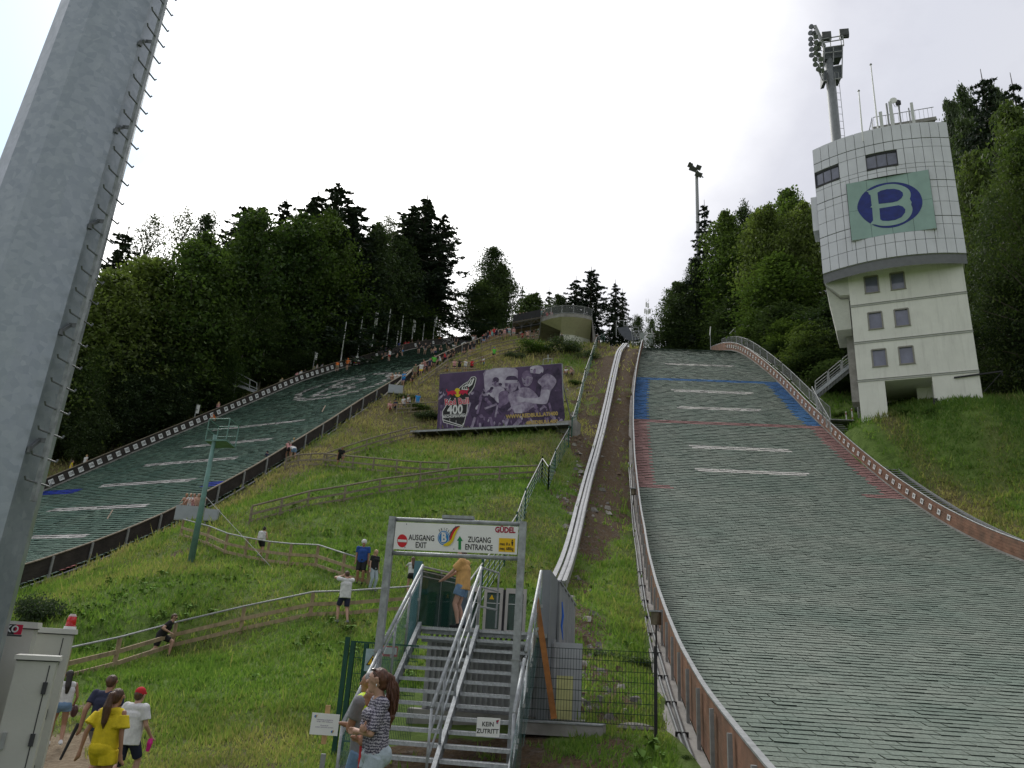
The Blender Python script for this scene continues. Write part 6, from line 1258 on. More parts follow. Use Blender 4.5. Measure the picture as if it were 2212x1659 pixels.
# ------------------------------------------------------------------ cabinets and beacon
def cabinets():
    m = mat('light grey cabinet shell', (.50, .50, .46), .55, 0, .08, 1.2, .05, 30, grime=.12); seam = G['seam']
    def cab(name, xl, xr, ytop, Y, dep, lab, roofh=.07, doors=(), over=.035, rz=R(25)):
        B = at(xr, ytop+(xr-xl)*.062, Y); e = Vector((math.cos(rz), math.sin(rz), 0)); dd = Vector((-math.sin(rz), math.cos(rz), 0)); ra = ray(xl, ytop); q = ra[0]/ra[1]
        w = (B.x-q*B.y)/(e.x-q*e.y); A = B-e*w; zt = at(xr, ytop+(xr-xl)*.062, Y).z; F = Matrix((e, dd, UZ)).transposed()
        cx_, cy_ = ((A+B)/2+dd*dep/2).xy; g = float(tz(cx_, cy_))-.15; t = thing(name, (cx_, cy_, g), lab, 'cabinet', 'grey electrical cabinets'); L_ = lambda f, o, z: Vector((A.x, A.y, 0))+e*(w*f)-dd*o+UZ*z
        MB().box((cx_, cy_, (g+zt-roofh)/2), (w, dep, zt-roofh-g), rot=F).build('housing', m, t); MB().box((cx_, cy_, zt-roofh/2), (w+2*over, dep+2*over, roofh), rot=F, taper=.97).build('roof', m, t)
        MB().box((cx_, cy_, zt-roofh-.006), (w+.02, dep+.02, .012), rot=F).build('roof_gap', seam, t); MB().box((cx_, cy_, g+.2), (w+.03, dep+.03, .22), rot=F).build('plinth', G['conc'], t)
        for i, (fx, sd) in enumerate(doors):
            MB().box(L_(fx, .002, (g+zt-roofh)/2), (.010, .006, zt-roofh-g-.1), rot=F).build('door_seam', seam, t)
            for hz_ in (.10, .42, .74): MB().box(L_(fx, .012, zt-roofh-.12-hz_*(zt-g)*.8), (.045, .03, .12), rot=F).build('hinge', seam, t)
            MB().box(L_(.16, .015, (g+zt)/2+.15), (.04, .03, .16), rot=F).build('door_handle', G['steel2'], t)
        return t, A, B, zt, g, w
    cab('electrical_cabinet', -75, 78, 1335, 9.5, .55, 'tallest left cabinet with a red and black sticker, beside the mast')
    P = at(25, 1359, 9.19); s = thing('sticker', P, 'small red and black sticker with white letters on the tallest cabinet', 'sticker'); M = frame(P-Vector((0, .008, 0)), (1, 0, .0), (0, 0, 1))
    mb = MB(); mb.box(P+Vector((.0, 0, 0)), (.12, .006, .105), mi=0); mb.box(P+Vector((.08, -.001, 0)), (.08, .006, .105), mi=1); mb.box(P+Vector((.03, -.001, -.065)), (.2, .006, .02), mi=2); mb.text('KO', .10, M@Matrix.Translation((.01, 0, 0)), 2 if False else 3, depth=.001, bold=.003); mb.build('sticker_print', [COLS['k'], COLS['r'], COLS['bk'], COLS['w']], s)
    t, a, b, zt, g, w = cab('electrical_cabinet', 66, 160, 1354, 10.5, .5, 'middle cabinet with the red warning beacon on its roof', .06, ((.80, 1),))
    P = at(151, 1357, 10.62); be = thing('warning_beacon', (P.x, P.y, zt), 'red plastic warning beacon on the roof of the middle cabinet', 'beacon'); P = Vector((P.x, P.y, zt))
    MB().tube([P, P+UZ*.035], .075, 16).build('base', G['white'], be); MB().tube([P+UZ*.035, P+UZ*.13, P+UZ*.17, P+UZ*.185], [.062, .055, .045, .02], 16).build('lens', mat('red plastic lens', (.62, .012, .02), .18, 0, .12, 8, spec=.8), be, smooth=True)
    mb = MB(); mb.tube([P+UZ*.16, P+UZ*.19], [.052, .03], 14); mb.build('cap', mat('white scuffed cap', (.6, .5, .5), .5), be)
    cab('electrical_cabinet', 40, 126, 1413, 9.0, .38, 'lowest front cabinet with black hinges, standing before the other two', .045, ((.84, 1),), .03)
cabinets()
# ------------------------------------------------------------------ stairs to the lift with gantry sign
SH = Vector((.137, .9906, 0)); SR = Vector((.9906, -.137, 0)); SO = Vector((-1.70, 17.75, .47)); RISE, GO, NST = .2, .3, 15
def sp_(u, k, h=0.0): return SO+SR*u-SH*(GO*k)+UZ*(h-RISE*k)      # u across, k steps down, h above the stair line
def stairs():
    t = thing('steel_stairs', (sp_(1.3, NST).x, sp_(1.3, NST).y, float(tz(sp_(1.3, NST).x, sp_(1.3, NST).y))), 'wide galvanised open steel stair with two lanes leading up to the lift', 'stairs')
    tr = mat('tread grating', (.46, .48, .49), .5, .35, .3, 14, .2, 60)
    for lane, (u0, u1) in enumerate(((.05, 1.24), (1.34, 2.50))):
        for k in range(NST):
            c = sp_((u0+u1)/2, k+.0, -.02)+SH*.11-UZ*.02; f = Matrix((SR, SH, UZ)).transposed(); mb = MB()
            mb.box(c, (u1-u0, .26, .03), rot=f); mb.box(c-SH*.132-UZ*.012, (u1-u0, .012, .062), rot=f)
            n = 24
            for i in range(n): mb.box(sp_(u0+(u1-u0)*(i+.5)/n, k, -.02)-SH*.025-UZ*.0+Vector((0, 0, 0)), (.012, .02, .012), rot=f)
            mb.build('tread', tr, t, loc=c)
    for u in (0, 1.29, 2.55):
        a, b = sp_(u, -.2, .02), sp_(u, NST-.3, -.03); MB().beam(a-UZ*.08, b-UZ*.08, .075, .22).build('stringer', G['steel'], t)
    # handrails
    def rail(u, k0, k1, heights, radii, posts, lab=None):
        for h, r in zip(heights, radii): MB().tube([sp_(u, k0, h), sp_(u, k1, h)], r, 10).build('handrail', G['steel'], t, smooth=True)
        for k in posts: MB().tube([sp_(u, k, -.1), sp_(u, k, heights[0])], .024, 8).build('rail_post', G['steel'], t, smooth=True)
    rail(-.07, -.2, 8.4, (1.25, 1.08), (.034, .022), (-.2, 2.8, 5.8)); rail(-.07, 8.9, 14.6, (1.22, 1.05), (.034, .022), (9.2, 14.6))
    rail(1.27, -.3, 13.2, (1.25, .86, .48), (.034, .02, .02), (-.3, 3.0, 6.6, 10.2, 13.2))
    rail(2.62, -.2, 8.4, (1.25, 1.08), (.034, .022), (-.2, 2.8, 5.8)); rail(2.62, 8.9, 13.0, (1.22, 1.05), (.034, .022), (9.2, 13.0))
    gl = glass_mat('greenish safety glass', (.10, .25, .24), .30, .04)
    for u in (-.10, 2.65):
        for k0, k1 in ((-.1, 2.7), (2.9, 5.7), (5.9, 8.3), (9.2, 12.0), (12.1, 14.5)):
            mb = MB(); a, b = sp_(u, k0, .93), sp_(u, k1, .93); c, d = sp_(u, k1, -.35), sp_(u, k0, -.35); o = SR*.012; mb.add([a, b, c, d, a+o, b+o, c+o, d+o], [(0, 1, 2, 3), (7, 6, 5, 4)]+[(i, 4+i, 4+(i+1) % 4, (i+1) % 4) for i in range(4)]); mb.build('glass_panel', gl, t)
            for k in (k0+.15, k1-.15):
                p = sp_(u+.02, k, .55); MB().box(p, (.04, .05, .06)).build('glass_clamp', G['steel2'], t, loc=p)
    # guard returning from the centre rail at the top
    a = sp_(1.27, -.3, 1.25); b = a+SH*1.1+SR*.25-UZ*.0
    for h in (0, -.42, -.84): MB().tube([a+UZ*h, b+UZ*h], .022, 8).build('guard_rail', G['steel2'], t)
    MB().tube([b, b-UZ*1.25], .024, 8).build('rail_post', G['steel'], t)
    return t
stairs()
def gantry():
    K = 8.65; pL, pR = sp_(-.12, K), sp_(2.46, K); zt = at(828, 1115, pL.y).z; base = float(tz(pL.x, pL.y))
    t = thing('gantry', (pL.x, pL.y, base), 'galvanised portal frame over the stairs carrying the entrance and exit board', 'portal')
    for p in (pL, pR):
        g = float(tz(p.x, p.y))-.2; MB().box((p.x, p.y, (g+zt)/2), (.13, .13, zt-g), rot=Matrix((SR, SH, UZ)).transposed()).build('post', G['steel'], t, loc=(p.x, p.y, g))
        MB().box((p.x, p.y, sp_(0, K, 1.15).z), (.17, .17, .02), rot=Matrix((SR, SH, UZ)).transposed()).build('flange', G['steel2'], t)
    a, b = Vector((pL.x, pL.y, zt)), Vector((pR.x, pR.y, zt))
    for z in (-.045, -.70): MB().tube([a+UZ*z, b+UZ*z], .04, 12).build('crossbar', G['steel'], t, smooth=True)
    c = a.lerp(b, .5)+UZ*.045+SH*.08; MB().box(c, (.62, .18, .06), rot=Matrix((SR, SH, UZ)).transposed()).build('lamp_housing', G['steel'], t, loc=c)
    # board
    o = -SH*.05; TL = a+SR*.085-UZ*.105+o; TR = b-SR*.085-UZ*.105+o; BL = TL-UZ*.525; BR = TR-UZ*.525
    s = thing('entrance_board', (TL+BR)/2, 'long white sign board reading AUSGANG EXIT and ZUGANG ENTRANCE above the stairs', 'sign')
    mb = MB(); q = SH*.02; mb.add([TL, TR, BR, BL, TL+q, TR+q, BR+q, BL+q], [(0, 1, 2, 3), (7, 6, 5, 4)]+[(i, 4+i, 4+(i+1) % 4, (i+1) % 4) for i in range(4)]); mb.build('panel', G['white'], s)
    Q = [(645, 238), (1602, 262), (1592, 440), (622, 410)]; S = Sheet((TL, TR, BR, BL), Q, s)
    S.poly(ell(694, 358, 41, 41, 28), 'rd', 1); S.poly([(658, 349), (731, 352), (731, 368), (658, 365)], 'w', 2)
    S.text('AUSGANG', 848, 340, 50, 'k', 1, .03, .86, .9); S.text('EXIT', 843, 386, 50, 'k', 1, .03, .86, .9)
    S.poly(ell(1024, 338, 48, 46, 28), 'b', 1); S.line(ell(1024, 338, 40, 38, 24), 3, 'w', 2, True); S.text('B', 1024, 338, 82, 'w', 2.5, .02, .9, 3.2)
    sw = [(1155, 262), (1120, 275), (1085, 310), (1062, 350), (1018, 380), (1030, 385), (1062, 388), (1095, 360), (1112, 320), (1135, 280)]
    S.poly([(1150, 262), (1110, 268), (1080, 300), (1068, 335), (1080, 330), (1108, 290)], 'bk', 3, True); S.poly([(1152, 263), (1112, 276), (1085, 308), (1070, 345), (1082, 348), (1105, 305), (1130, 276)], 'rd', 3.6, True); S.poly([(1152, 264), (1122, 284), (1096, 318), (1078, 352), (1018, 384), (1062, 388), (1096, 362), (1115, 320), (1135, 284)], 'y', 4.2, True)
    for i, ch in enumerate('SKICLUB'): a_ = -2.15+i*.31; S.text(ch, 1024+62*math.cos(a_), 340+58*math.sin(a_), 22, 'k', 1, (a_+math.pi/2)*.9, .9, .5)
    S.poly([(1150, 325), (1174, 357), (1160, 357), (1160, 412), (1138, 411), (1138, 356), (1126, 355)], 'gr', 1)
    S.text('ZUGANG', 1303, 350, 50, 'k', 1, .03, .84, .9); S.text('ENTRANCE', 1298, 398, 50, 'k', 1, .03, .84, .9); S.text('GÜDEL', 1501, 285, 50, 'dr', 1, .02, .98, 2.2)
    S.poly([(1455, 335), (1580, 338), (1576, 426), (1451, 422)], 'am', 1); S.text('max. 8 x', 1500, 374, 27, 'k', 2, .03, .85, .6); S.text('max. 680kg', 1513, 404, 29, 'k', 2, .03, .8, .6)
    S.poly(ell(1557, 351, 5, 5, 10), 'k', 2); S.poly([(1549, 358), (1566, 358), (1563, 372), (1561, 384), (1554, 384), (1551, 372)], 'k', 2.2)
    for x, y in ((728, 252), (1115, 264), (716, 398), (1103, 408), (1497, 418)): S.poly(ell(x, y, 4, 4, 8), 'l', 1)
    S.done('print', COLS)
gantry()
def small_sign(px4, Y, lab, mode):
    C_ = [at(x, y, Y) for x, y in px4]; t = thing('notice_sign', C_[3], lab, 'sign', 'small white notices on the stair rails'); n = SH*.012; mb = MB(); mb.add(C_+[c+n for c in C_], [(0, 1, 2, 3), (7, 6, 5, 4)]+[(i, 4+i, 4+(i+1) % 4, (i+1) % 4) for i in range(4)]); mb.build('panel', G['white'], t)
    if mode == 0:
        S = Sheet(C_, [(1757, 1160), (1980, 1175), (1968, 1360), (1742, 1345)], t); S.text('KEIN', 1860, 1232, 62, 'k', 1, .04, .86, 1.2); S.text('ZUTRITT', 1856, 1300, 62, 'k', 1, .04, .86, 1.2)
        S.poly([(1938, 1195), (1965, 1188), (1955, 1222), (1942, 1225)], 'k', 1); S.poly([(1942, 1205), (1968, 1186), (1962, 1205), (1948, 1214)], 'r', 2); S.poly([(1940, 1212), (1960, 1212), (1958, 1226), (1942, 1226)], 'l', 2.5)
    else:
        S = Sheet(C_, [(122, 1112), (395, 1135), (365, 1345), (90, 1325)], t); g = 'p3'
        for i, (st, x, y) in enumerate((('Liftbenützung ausschließlich für', 248, 1185), ('Springer, Trainer und Betreuer', 245, 1203), ('Lift use only for', 240, 1240), ('springers, coaches and supervisors', 240, 1258))): S.text(st, x, y, 15, g, 1, .07, .85, .2)
        for x, y in ((155, 1150), (318, 1303)): S.poly(ell(x, y, 13, 13, 16), 'b', 1); S.line([(x+2, y+8), (x+18, y-12)], 5, 'y', 2); S.line([(x, y+3), (x+14, y-12)], 3, 'rd', 3)
    S.done('print', COLS); return t
small_sign([(1031, 1549), (1081, 1552), (1078, 1593), (1028, 1590)], 13.35, 'white square notice reading KEIN ZUTRITT on the right stair rail', 0)
small_sign([(675, 1539), (734, 1544), (728, 1590), (668, 1586)], 12.9, 'white wide notice with small grey lines of text on the left rail post', 1)
p = at(703, 1590, 12.95); q = thing('timber_stake', (p.x, p.y, float(tz(p.x, p.y))), 'short light timber block behind the left notice on top of a steel post', 'post'); MB().box((p.x, p.y+.03, (p.z+float(tz(p.x, p.y)))/2-.2), (.07, .05, p.z-float(tz(p.x, p.y))-.1)).build('steel_post', G['steel2'], q)
MB().box(at(704, 1565, 12.97), (.07, .05, .55)).build('timber_block', mat('fresh timber', (.52, .33, .16), .8, 0, .3, 5), q)
# ------------------------------------------------------------------ lift station behind the stairs
def station():
    F = Matrix((SR, SH, UZ)).transposed(); zf = SO.z
    t = thing('lift_station', sp_(1.3, -3), 'grey lift station with landing, glass doors and ribbed base behind the stairs', 'lift station')
    def S(u, w, z): return SO+SR*u+SH*w+UZ*(z-zf)        # u across, w behind the stair top, z height
    g0 = -2.3; fl = MB(); fl.box(S(1.35, 1.35, zf-.07), (2.9, 2.5, .09), rot=F); fl.build('landing', G['steel2'], t)
    fl = MB(); fl.box(S(1.3, .11, zf-.12), (2.5, .06, .1), rot=F).box(S(1.3, .11, zf-.3), (2.5, .04, .08), rot=F); fl.build('edge_beam', G['steel'], t)
    rb = MB(); rb.box(S(1.55, .75, (zf-.2-1.3)/2-.1), (3.0, .06, 1.55+.2), rot=F)
    for i in range(24): rb.box(S(.14+i*.122, .70, -.45), (.05, .05, 1.6), rot=F)
    rb.build('ribbed_base', mat('grey profiled sheet', (.38, .385, .40), .6, .25, .15, 3), t)
    rb = MB(); rb.box(S(1.7, .82, -1.62), (3.9, .4, .7), rot=F); rb.build('concrete_base', G['conc'], t)
    rb = MB(); rb.box(S(3.05, 1.0, -.9), (1.0, .12, 2.4), rot=F); rb.build('side_cladding', mat('pale profiled sheet', (.42, .44, .46), .6, .2, .1, 3), t)
    w = 1.95; fr = mat('beige door frame', (.47, .45, .42), .5, .1, .08); dg = glass_mat('dark green tinted glass', (.015, .06, .045), .82, .06)
    for u0, u1, lab in [(*[(at(x, 1350, 19.45)-S(0, w, zf)).dot(SR) for x in xx], '') for xx in ((1004, 1033), (1041, 1083), (1089, 1135))]:
        d = thing('glass_door', S((u0+u1)/2, w, zf), None, None); d.parent = t; d.location -= PLOC(t); zt = zf+1.02
        mb = MB(); mb.box(S((u0+u1)/2, w, zt-.05), (u1-u0, .06, .12), rot=F)
        for u in (u0+.035, u1-.035): mb.box(S(u, w, zf+.5), (.07, .065, 1.0), rot=F)
        mb.box(S((u0+u1)/2, w, zf+.03), (u1-u0, .06, .05), rot=F); mb.build('frame', fr, d); mb = MB(); mb.box(S((u0+u1)/2, w, zf+.5), (u1-u0-.12, .02, .9), rot=F); mb.build('pane', dg, d)
        mb = MB(); mb.box(S((u0+u1)/2, w-.012, zf+.66), (u1-u0-.14, .006, .012), rot=F); mb.build('etched_line', G['white'], d)
    mb = MB(); p = S((at(1058, 1350, 19.45)-S(0, w, zf)).dot(SR), w-.02, zf+.80); mb.prism([(-.06, -.05), (.06, -.05), (0, .06)], frame(p, SR, UZ), .004); mb.build('warning_triangle', COLS['am'], t)
    mb = MB(); mb.box(S((at(1086, 1350, 19.45)-S(0, w, zf)).dot(SR), w+.05, zf+.5), (.2, .05, 1.0), rot=F); mb.build('door_gap', G['seam'], t)
    # left dark glass side of the landing
    mb = MB(); A = S(-.06, .05, zf); B = S(.48, 1.6, zf); o = UZ*1.2
    mb.add([A, B, B+o, A+o, A+SR*.02, B+SR*.02, B+o+SR*.02, A+o+SR*.02], [(0, 1, 2, 3), (7, 6, 5, 4)]+[(i, 4+i, 4+(i+1) % 4, (i+1) % 4) for i in range(4)]); mb.build('side_glass', dg, t)
    for h in (1.26, 1.16, 1.05): MB().tube([A+UZ*h, B+UZ*h], .022, 8).build('guard_rail', G['steel2'], t)
    for k in (.5, 1): p = A.lerp(B, k); MB().tube([p, p+UZ*1.26], .022, 8).build('rail_post', G['steel'], t)
    mb = MB(); mb.box(S(-.22, .25, zf+.45), (.16, .12, 1.9), rot=F); mb.build('blue_post', mat('blue grey painted post', (.09, .20, .24), .5, .1, .1), t)
    mb = MB(); mb.box(S(.32, 2.0, zf+.35), (.9, .05, .85), rot=F); mb.build('counter', mat('slate blue panel', (.09, .12, .15), .6, 0, .2), t)
    # grey housing beside the stair and folded sheet panel
    q = [at(1172, 1231, 18.0), at(1197, 1232, 17.9), at(1212, 1262, 19.6), at(1208, 1430, 19.6), at(1166, 1545, 17.9), at(1142, 1540, 18.0)]
    hs = thing('control_housing', q[5], 'tall grey metal housing standing right of the stair top', 'housing'); a, b = at(1172, 1231, 17.7), at(1190, 1231, 17.6); lo = float(tz(b.x, 17.7))-.1; mb = MB()
    zt = a.z; Pn = [Vector((a.x, 17.7, 0)), Vector((b.x, 17.6, 0)), Vector((b.x+.42, 19.3, 0)), Vector((a.x+.25, 19.3, 0))]; zt4 = [zt, zt, zt-.22, zt-.22]
    mb.add([Pn[i]+UZ*lo for i in range(4)]+[Pn[i]+UZ*zt4[i] for i in range(4)], [(3, 2, 1, 0), (4, 5, 6, 7)]+[(i, (i+1) % 4, 4+(i+1) % 4, 4+i) for i in range(4)]); mb.build('housing_body', mat('slate grey sheet', (.20, .215, .23), .5, .2, .1, 1.5), hs)
    c1, c2, c3, c4 = at(1209, 1257, 18.6), at(1243, 1309, 20.4), at(1241, 1434, 20.4), at(1207, 1419, 18.6); fp = thing('sheet_panel', c4, 'folded grey profiled sheet panel hanging beside the control housing', 'panel'); o = Vector((.9, -.35, 0)).normalized()*.05; mb = MB(); mb.add([c1, c2, c3, c4, c1-o, c2-o, c3-o, c4-o], [(0, 1, 2, 3), (7, 6, 5, 4)]+[(i, 4+i, 4+(i+1) % 4, (i+1) % 4) for i in range(4)])
    for k in range(1, 5): f = k/5; mb.beam(c1.lerp(c2, f)+o*.3, c4.lerp(c3, f)+o*.3, .035, .05)
    mb.beam(c1+UZ*.02, c2+UZ*.02, .06, .04); mb.build('sheet', mat('light profiled sheet', (.30, .31, .32), .5, .3, .12, 2), fp)
    p = at(1214, 1330, 18.5); bl = thing('blue_strap', p, 'blue strap hanging on the sheet panel', 'strap'); MB().tube([at(1214, 1300, 18.55), at(1216, 1330, 18.55), at(1213, 1352, 18.55), at(1216, 1382, 18.55)], [.012, .025, .022, .008], 6).build('strap_band', mat('bright blue strap', (.02, .12, .55), .6), bl)
    a, b = at(1158, 1292, 17.1), at(1197, 1553, 16.6); pl = thing('timber_plank', (b.x, b.y, float(tz(b.x, b.y))), 'orange brown timber plank leaning against the lift station', 'plank'); MB().beam(a, Vector((b.x, b.y, b.z)), .12, .04, up=SH).build('plank', mat('orange brown timber', (.34, .135, .035), .7, 0, .35, 4, .2, 30), pl)
    a, b = at(1203, 1459, 17.6), at(1235, 1555, 17.6); yp = thing('insulation_board', ((a.x+b.x)/2, 17.6, b.z), 'pale yellow board leaning behind the wire mesh fence', 'board'); c = Vector(((a.x+b.x)/2, 17.6, (a.z+b.z)/2)); MB().box(c, (b.x-a.x, .05, a.z-b.z), rot=Matrix.Rotation(-.06, 3, 'X')).build('board', mat('pale yellow foam board', (.56, .55, .25), .9, 0, .2, 3, grime=.2), yp, loc=c)
station()
def mesh_fences():
    t = thing('wire_mesh_fence', at(1130, 1553, 17.4), 'fine dark wire mesh fence between the lift station and the concrete ledge', 'fence'); a, b = at(1132, 1396, 17.2), at(1416, 1410, 16.4); c, d = at(1122, 1552, 17.2), at(1421, 1570, 16.4); wm = mat('dark green wire', (.015, .035, .025), .6, .2, .2); n = 46
    c.x, c.y = a.x, a.y; d.x, d.y = b.x, b.y
    for grp in range(1):
        mb = MB()
        for i in range(n+1): p, q = a.lerp(b, i/n), c.lerp(d, i/n); mb.beam(p, q, .007, .007)
        for j in range(8): p, q = a.lerp(c, j/7), b.lerp(d, j/7); mb.beam(p, q, .012, .012)
        mb.build('wire_mesh', wm, t)
    MB().box(((b.x+d.x)/2, b.y, (b.z+d.z)/2-.1), (.06, .06, b.z-d.z+.45)).build('post', G['dark'], t)
    mb = MB(); p = at(1140, 1470, 17.15); 
    for k in (.12, .48, .8): pp = a.lerp(c, k)+Vector((.04, -.03, 0)); MB().box(pp, (.05, .05, .06)).build('clamp', G['dark'], t, loc=pp)
    g = thing('concrete_sill', at(1120, 1556, 17.3), 'low concrete sill with a metal edge beneath the wire mesh fence', 'sill'); A, B = at(1108, 1555, 17.25), at(1306, 1566, 16.7); mb = MB(); mb.beam(A-UZ*.13, B-UZ*.13, .35, .22); mb.build('sill', G['conc'], g); mb = MB(); mb.beam(A, B-Vector((.0, 0, 0)), .4, .025); mb.build('metal_edge', G['steel'], g)
    s = thing('stone', gnd(1372, 1580, y0=10), 'flat grey stone lying in the grass near the concrete ledge', 'stone'); st = MB(); st.ball(s.location+UZ*.05, .32, 9, 6, sc=(1.3, .7, .35)); st.build('rock', mat('grey rock', (.22, .21, .19), .9, 0, .4, 6, .5, 15), s)
    # green gate to the left of the stairs
    t = thing('green_gate', at(750, 1560, 16.6), 'dark green bar gate with a warning triangle, left of the stairs', 'gate')
    Y = 16.6
    for x0, y0_, y1 in ((752, 1376, 1600), (764, 1384, 1600), (792, 1560-170, 1600)):
        p = at(x0, y0_, Y); g = float(tz(p.x, Y))-.2; MB().box((p.x, Y, (p.z+g)/2), (.09, .09, p.z-g)).build('post', G['dgreen'], t, loc=(p.x, Y, g))
    a, b = at(766, 1386, Y), at(905, 1396, Y+.1); mb = MB(); zb = a.z-1.95; hgt = 1.9
    for i in range(40): p = a.lerp(b, i/39); mb.beam(p, Vector((p.x, p.y, zb+.1)), .008, .008)
    for h in (0, -.3, -.6, -.95, -1.3, -1.6, -1.85): mb.beam(a+UZ*h, b+UZ*h, .03 if h in (0, -1.85) else .012, .03 if h in (0, -1.85) else .012)
    mb.build('bars', G['dgreen'], t)
    p = at(805, 1426, Y-.3); s = thing('warning_sign', p, 'pale blue square sign with a yellow warning triangle on the green gate', 'sign'); MB().box(p, (.3, .015, .42)).build('panel', mat('pale blue sheet', (.42, .55, .58), .5), s); M = frame(p-Vector((0, .009, 0)), (1, 0, 0), (0, 0, 1)); mb = MB(); mb.prism([(-.12, -.1), (.12, -.1), (0, .11)], M, .003); mb.prism([(-.09, -.083), (.09, -.083), (0, .08)], M@Matrix.Translation((0, 0, .004)), .003, mi=1); mb.prism([(-.01, -.03), (.01, -.03), (.015, .04), (-.015, .04)], M@Matrix.Translation((0, 0, .008)), .002); mb.build('triangle', [COLS['k'], COLS['am']], s)
    p = at(843, 1407, Y-.1); s = thing('door_plate', p, 'small white plate with a red edge on the green gate', 'sign'); MB().box(p, (.3, .012, .2)).build('rim', COLS['rd'], s); MB().box(p-Vector((0, .01, -.01)), (.26, .008, .13)).build('plate', G['white'], s)
mesh_fences()
if False:
    for k in (0, 14): print('stringers', [tuple(round(c) for c in px_of(sp_(u, k))) for u in (0, 1.29, 2.55)])
# ------------------------------------------------------------------ people
def ik(A, T, l1, l2, pole):
    A = Vector(A); T = Vector(T); d = T-A; L = min(d.length, (l1+l2)*.995); d.normalize(); T = A+d*L
    c = (l1*l1-l2*l2+L*L)/(2*L); h = math.sqrt(max(0, l1*l1-c*c)); p = Vector(pole); p = p-d*p.dot(d)
    p = p.normalized() if p.length > 1e-5 else Vector((0, 1, 0)); return A+d*c+p*h, T
POSES = dict(
 stand=dict(), walk=dict(fl=(-.09, .26, .09), fr=(.09, -.28, .16), hl=(-.26, -.14, .86), hr=(.26, .22, .92), lean=.06),
 hips=dict(hl=(-.19, .04, 1.03), hr=(.19, .04, 1.03), el=(-1, -.4, 0), er=(1, -.4, 0)), fold=dict(hl=(.12, .17, 1.12), hr=(-.14, .20, 1.16), el=(-.8, .2, -.7), er=(.8, .2, -.7)),
 fold2=dict(hl=(.07, .165, 1.12), hr=(-.10, .16, 1.16), el=(-1, .1, -.9), er=(1, .1, -.9)),
 ears=dict(hl=(-.10, .16, 1.55), hr=(.10, .18, 1.55), el=(-1, .6, -.2), er=(1, .6, -.2), head=.25), phone=dict(hl=(-.06, .28, 1.45), hr=(.06, .28, 1.45), el=(-1, 0, -1), er=(1, 0, -1)),
 up=dict(hl=(-.16, .02, 1.72), hr=(.16, .02, 1.72), el=(-1, 0, .2), er=(1, 0, .2)), lean=dict(lean=.45, hl=(-.2, .62, .98), hr=(.2, .62, .98), fl=(-.12, .05, .08), fr=(.12, -.2, .08)),
 bend=dict(lean=1.05, hl=(-.15, .42, .55), hr=(.15, .42, .55), fl=(-.15, .12, .08), fr=(.15, -.16, .08)), climb=dict(lean=.5, fl=(-.1, .38, .34), fr=(.1, -.30, .10), hl=(-.2, .40, .80), hr=(.22, .05, .75), drop=.06),
 sitg=dict(sit=.14, fl=(-.14, .55, .08), fr=(.14, .50, .08), hl=(-.12, .42, .45), hr=(.12, .42, .45), lean=.3), sit=dict(sit=.5, fl=(-.13, .48, .08), fr=(.13, .42, .08), hl=(-.1, .40, .66), hr=(.12, .40, .66), lean=.25),
 prop=dict(hl=(-.12, .42, 1.02), hr=(.14, .46, 1.05), el=(-.6, -.3, -1), er=(.6, -.3, -1), head=.3), look=dict(hl=(-.2, .16, .88), hr=(.25, .04, .80), head=-.25), run=dict(lean=.55, fl=(-.1, .34, .30), fr=(.1, -.34, .14), hl=(-.28, .05, .92), hr=(.26, .30, 1.02), el=(-.6, -1, 0), er=(.6, -1, 0), head=-.35))
def skeleton(pose, build=1.0, turn=0.0):
    p = dict(fl=(-.10, .02, .08), fr=(.10, -.02, .08), hl=(-.25, .06, .80), hr=(.25, .06, .80), el=(-.3, -1, 0), er=(.3, -1, 0), lean=.03, sit=None, head=.05, drop=0.0); p.update(POSES[pose] if isinstance(pose, str) else pose)
    pz = (p['sit']+.08) if p['sit'] is not None else .93-p['drop']
    fl, fr = Vector(p['fl']), Vector(p['fr'])
    if p['sit'] is None: pz = min(pz, min(math.sqrt(max(.05, .85**2-(f.x-s*.09)**2-f.y**2))+f.z for f, s in ((fl, -1), (fr, 1)))+.0)
    P = Vector((0, 0, pz)); M = Matrix.Rotation(-p['lean'], 3, 'X'); up = M@Vector((0, 0, 1)); fw = M@Vector((0, 1, 0)); X = Vector((1, 0, 0))
    ch = P+up*.30; nk = P+up*.53-fw*.01; hd = nk+(up*math.cos(p['head'])+fw*math.sin(p['head']))*.145+fw*.025
    J = dict(P=P, ch=ch, nk=nk, hd=hd, up=up, fw=fw)
    for s, k in ((-1, 'l'), (1, 'r')):
        sh = nk-up*.06+X*(s*.185*build); J['sh'+k] = sh; e, h = ik(sh, Vector(p['h'+k])+Vector((0, 0, 0)), .29, .26, p['e'+k]); J['el'+k] = e; J['ha'+k] = h
        hp = P+X*(s*.09)-up*.02; J['hp'+k] = hp; f = fl if s < 0 else fr; kn, an = ik(hp, f, .43, .43, (s*.12, 1, .3)); J['kn'+k] = kn; J['an'+k] = an
    hf = Matrix.Rotation(turn, 3, 'Z')@fw; J['hf'] = (hf-up*hf.dot(up)*.0).normalized(); return J
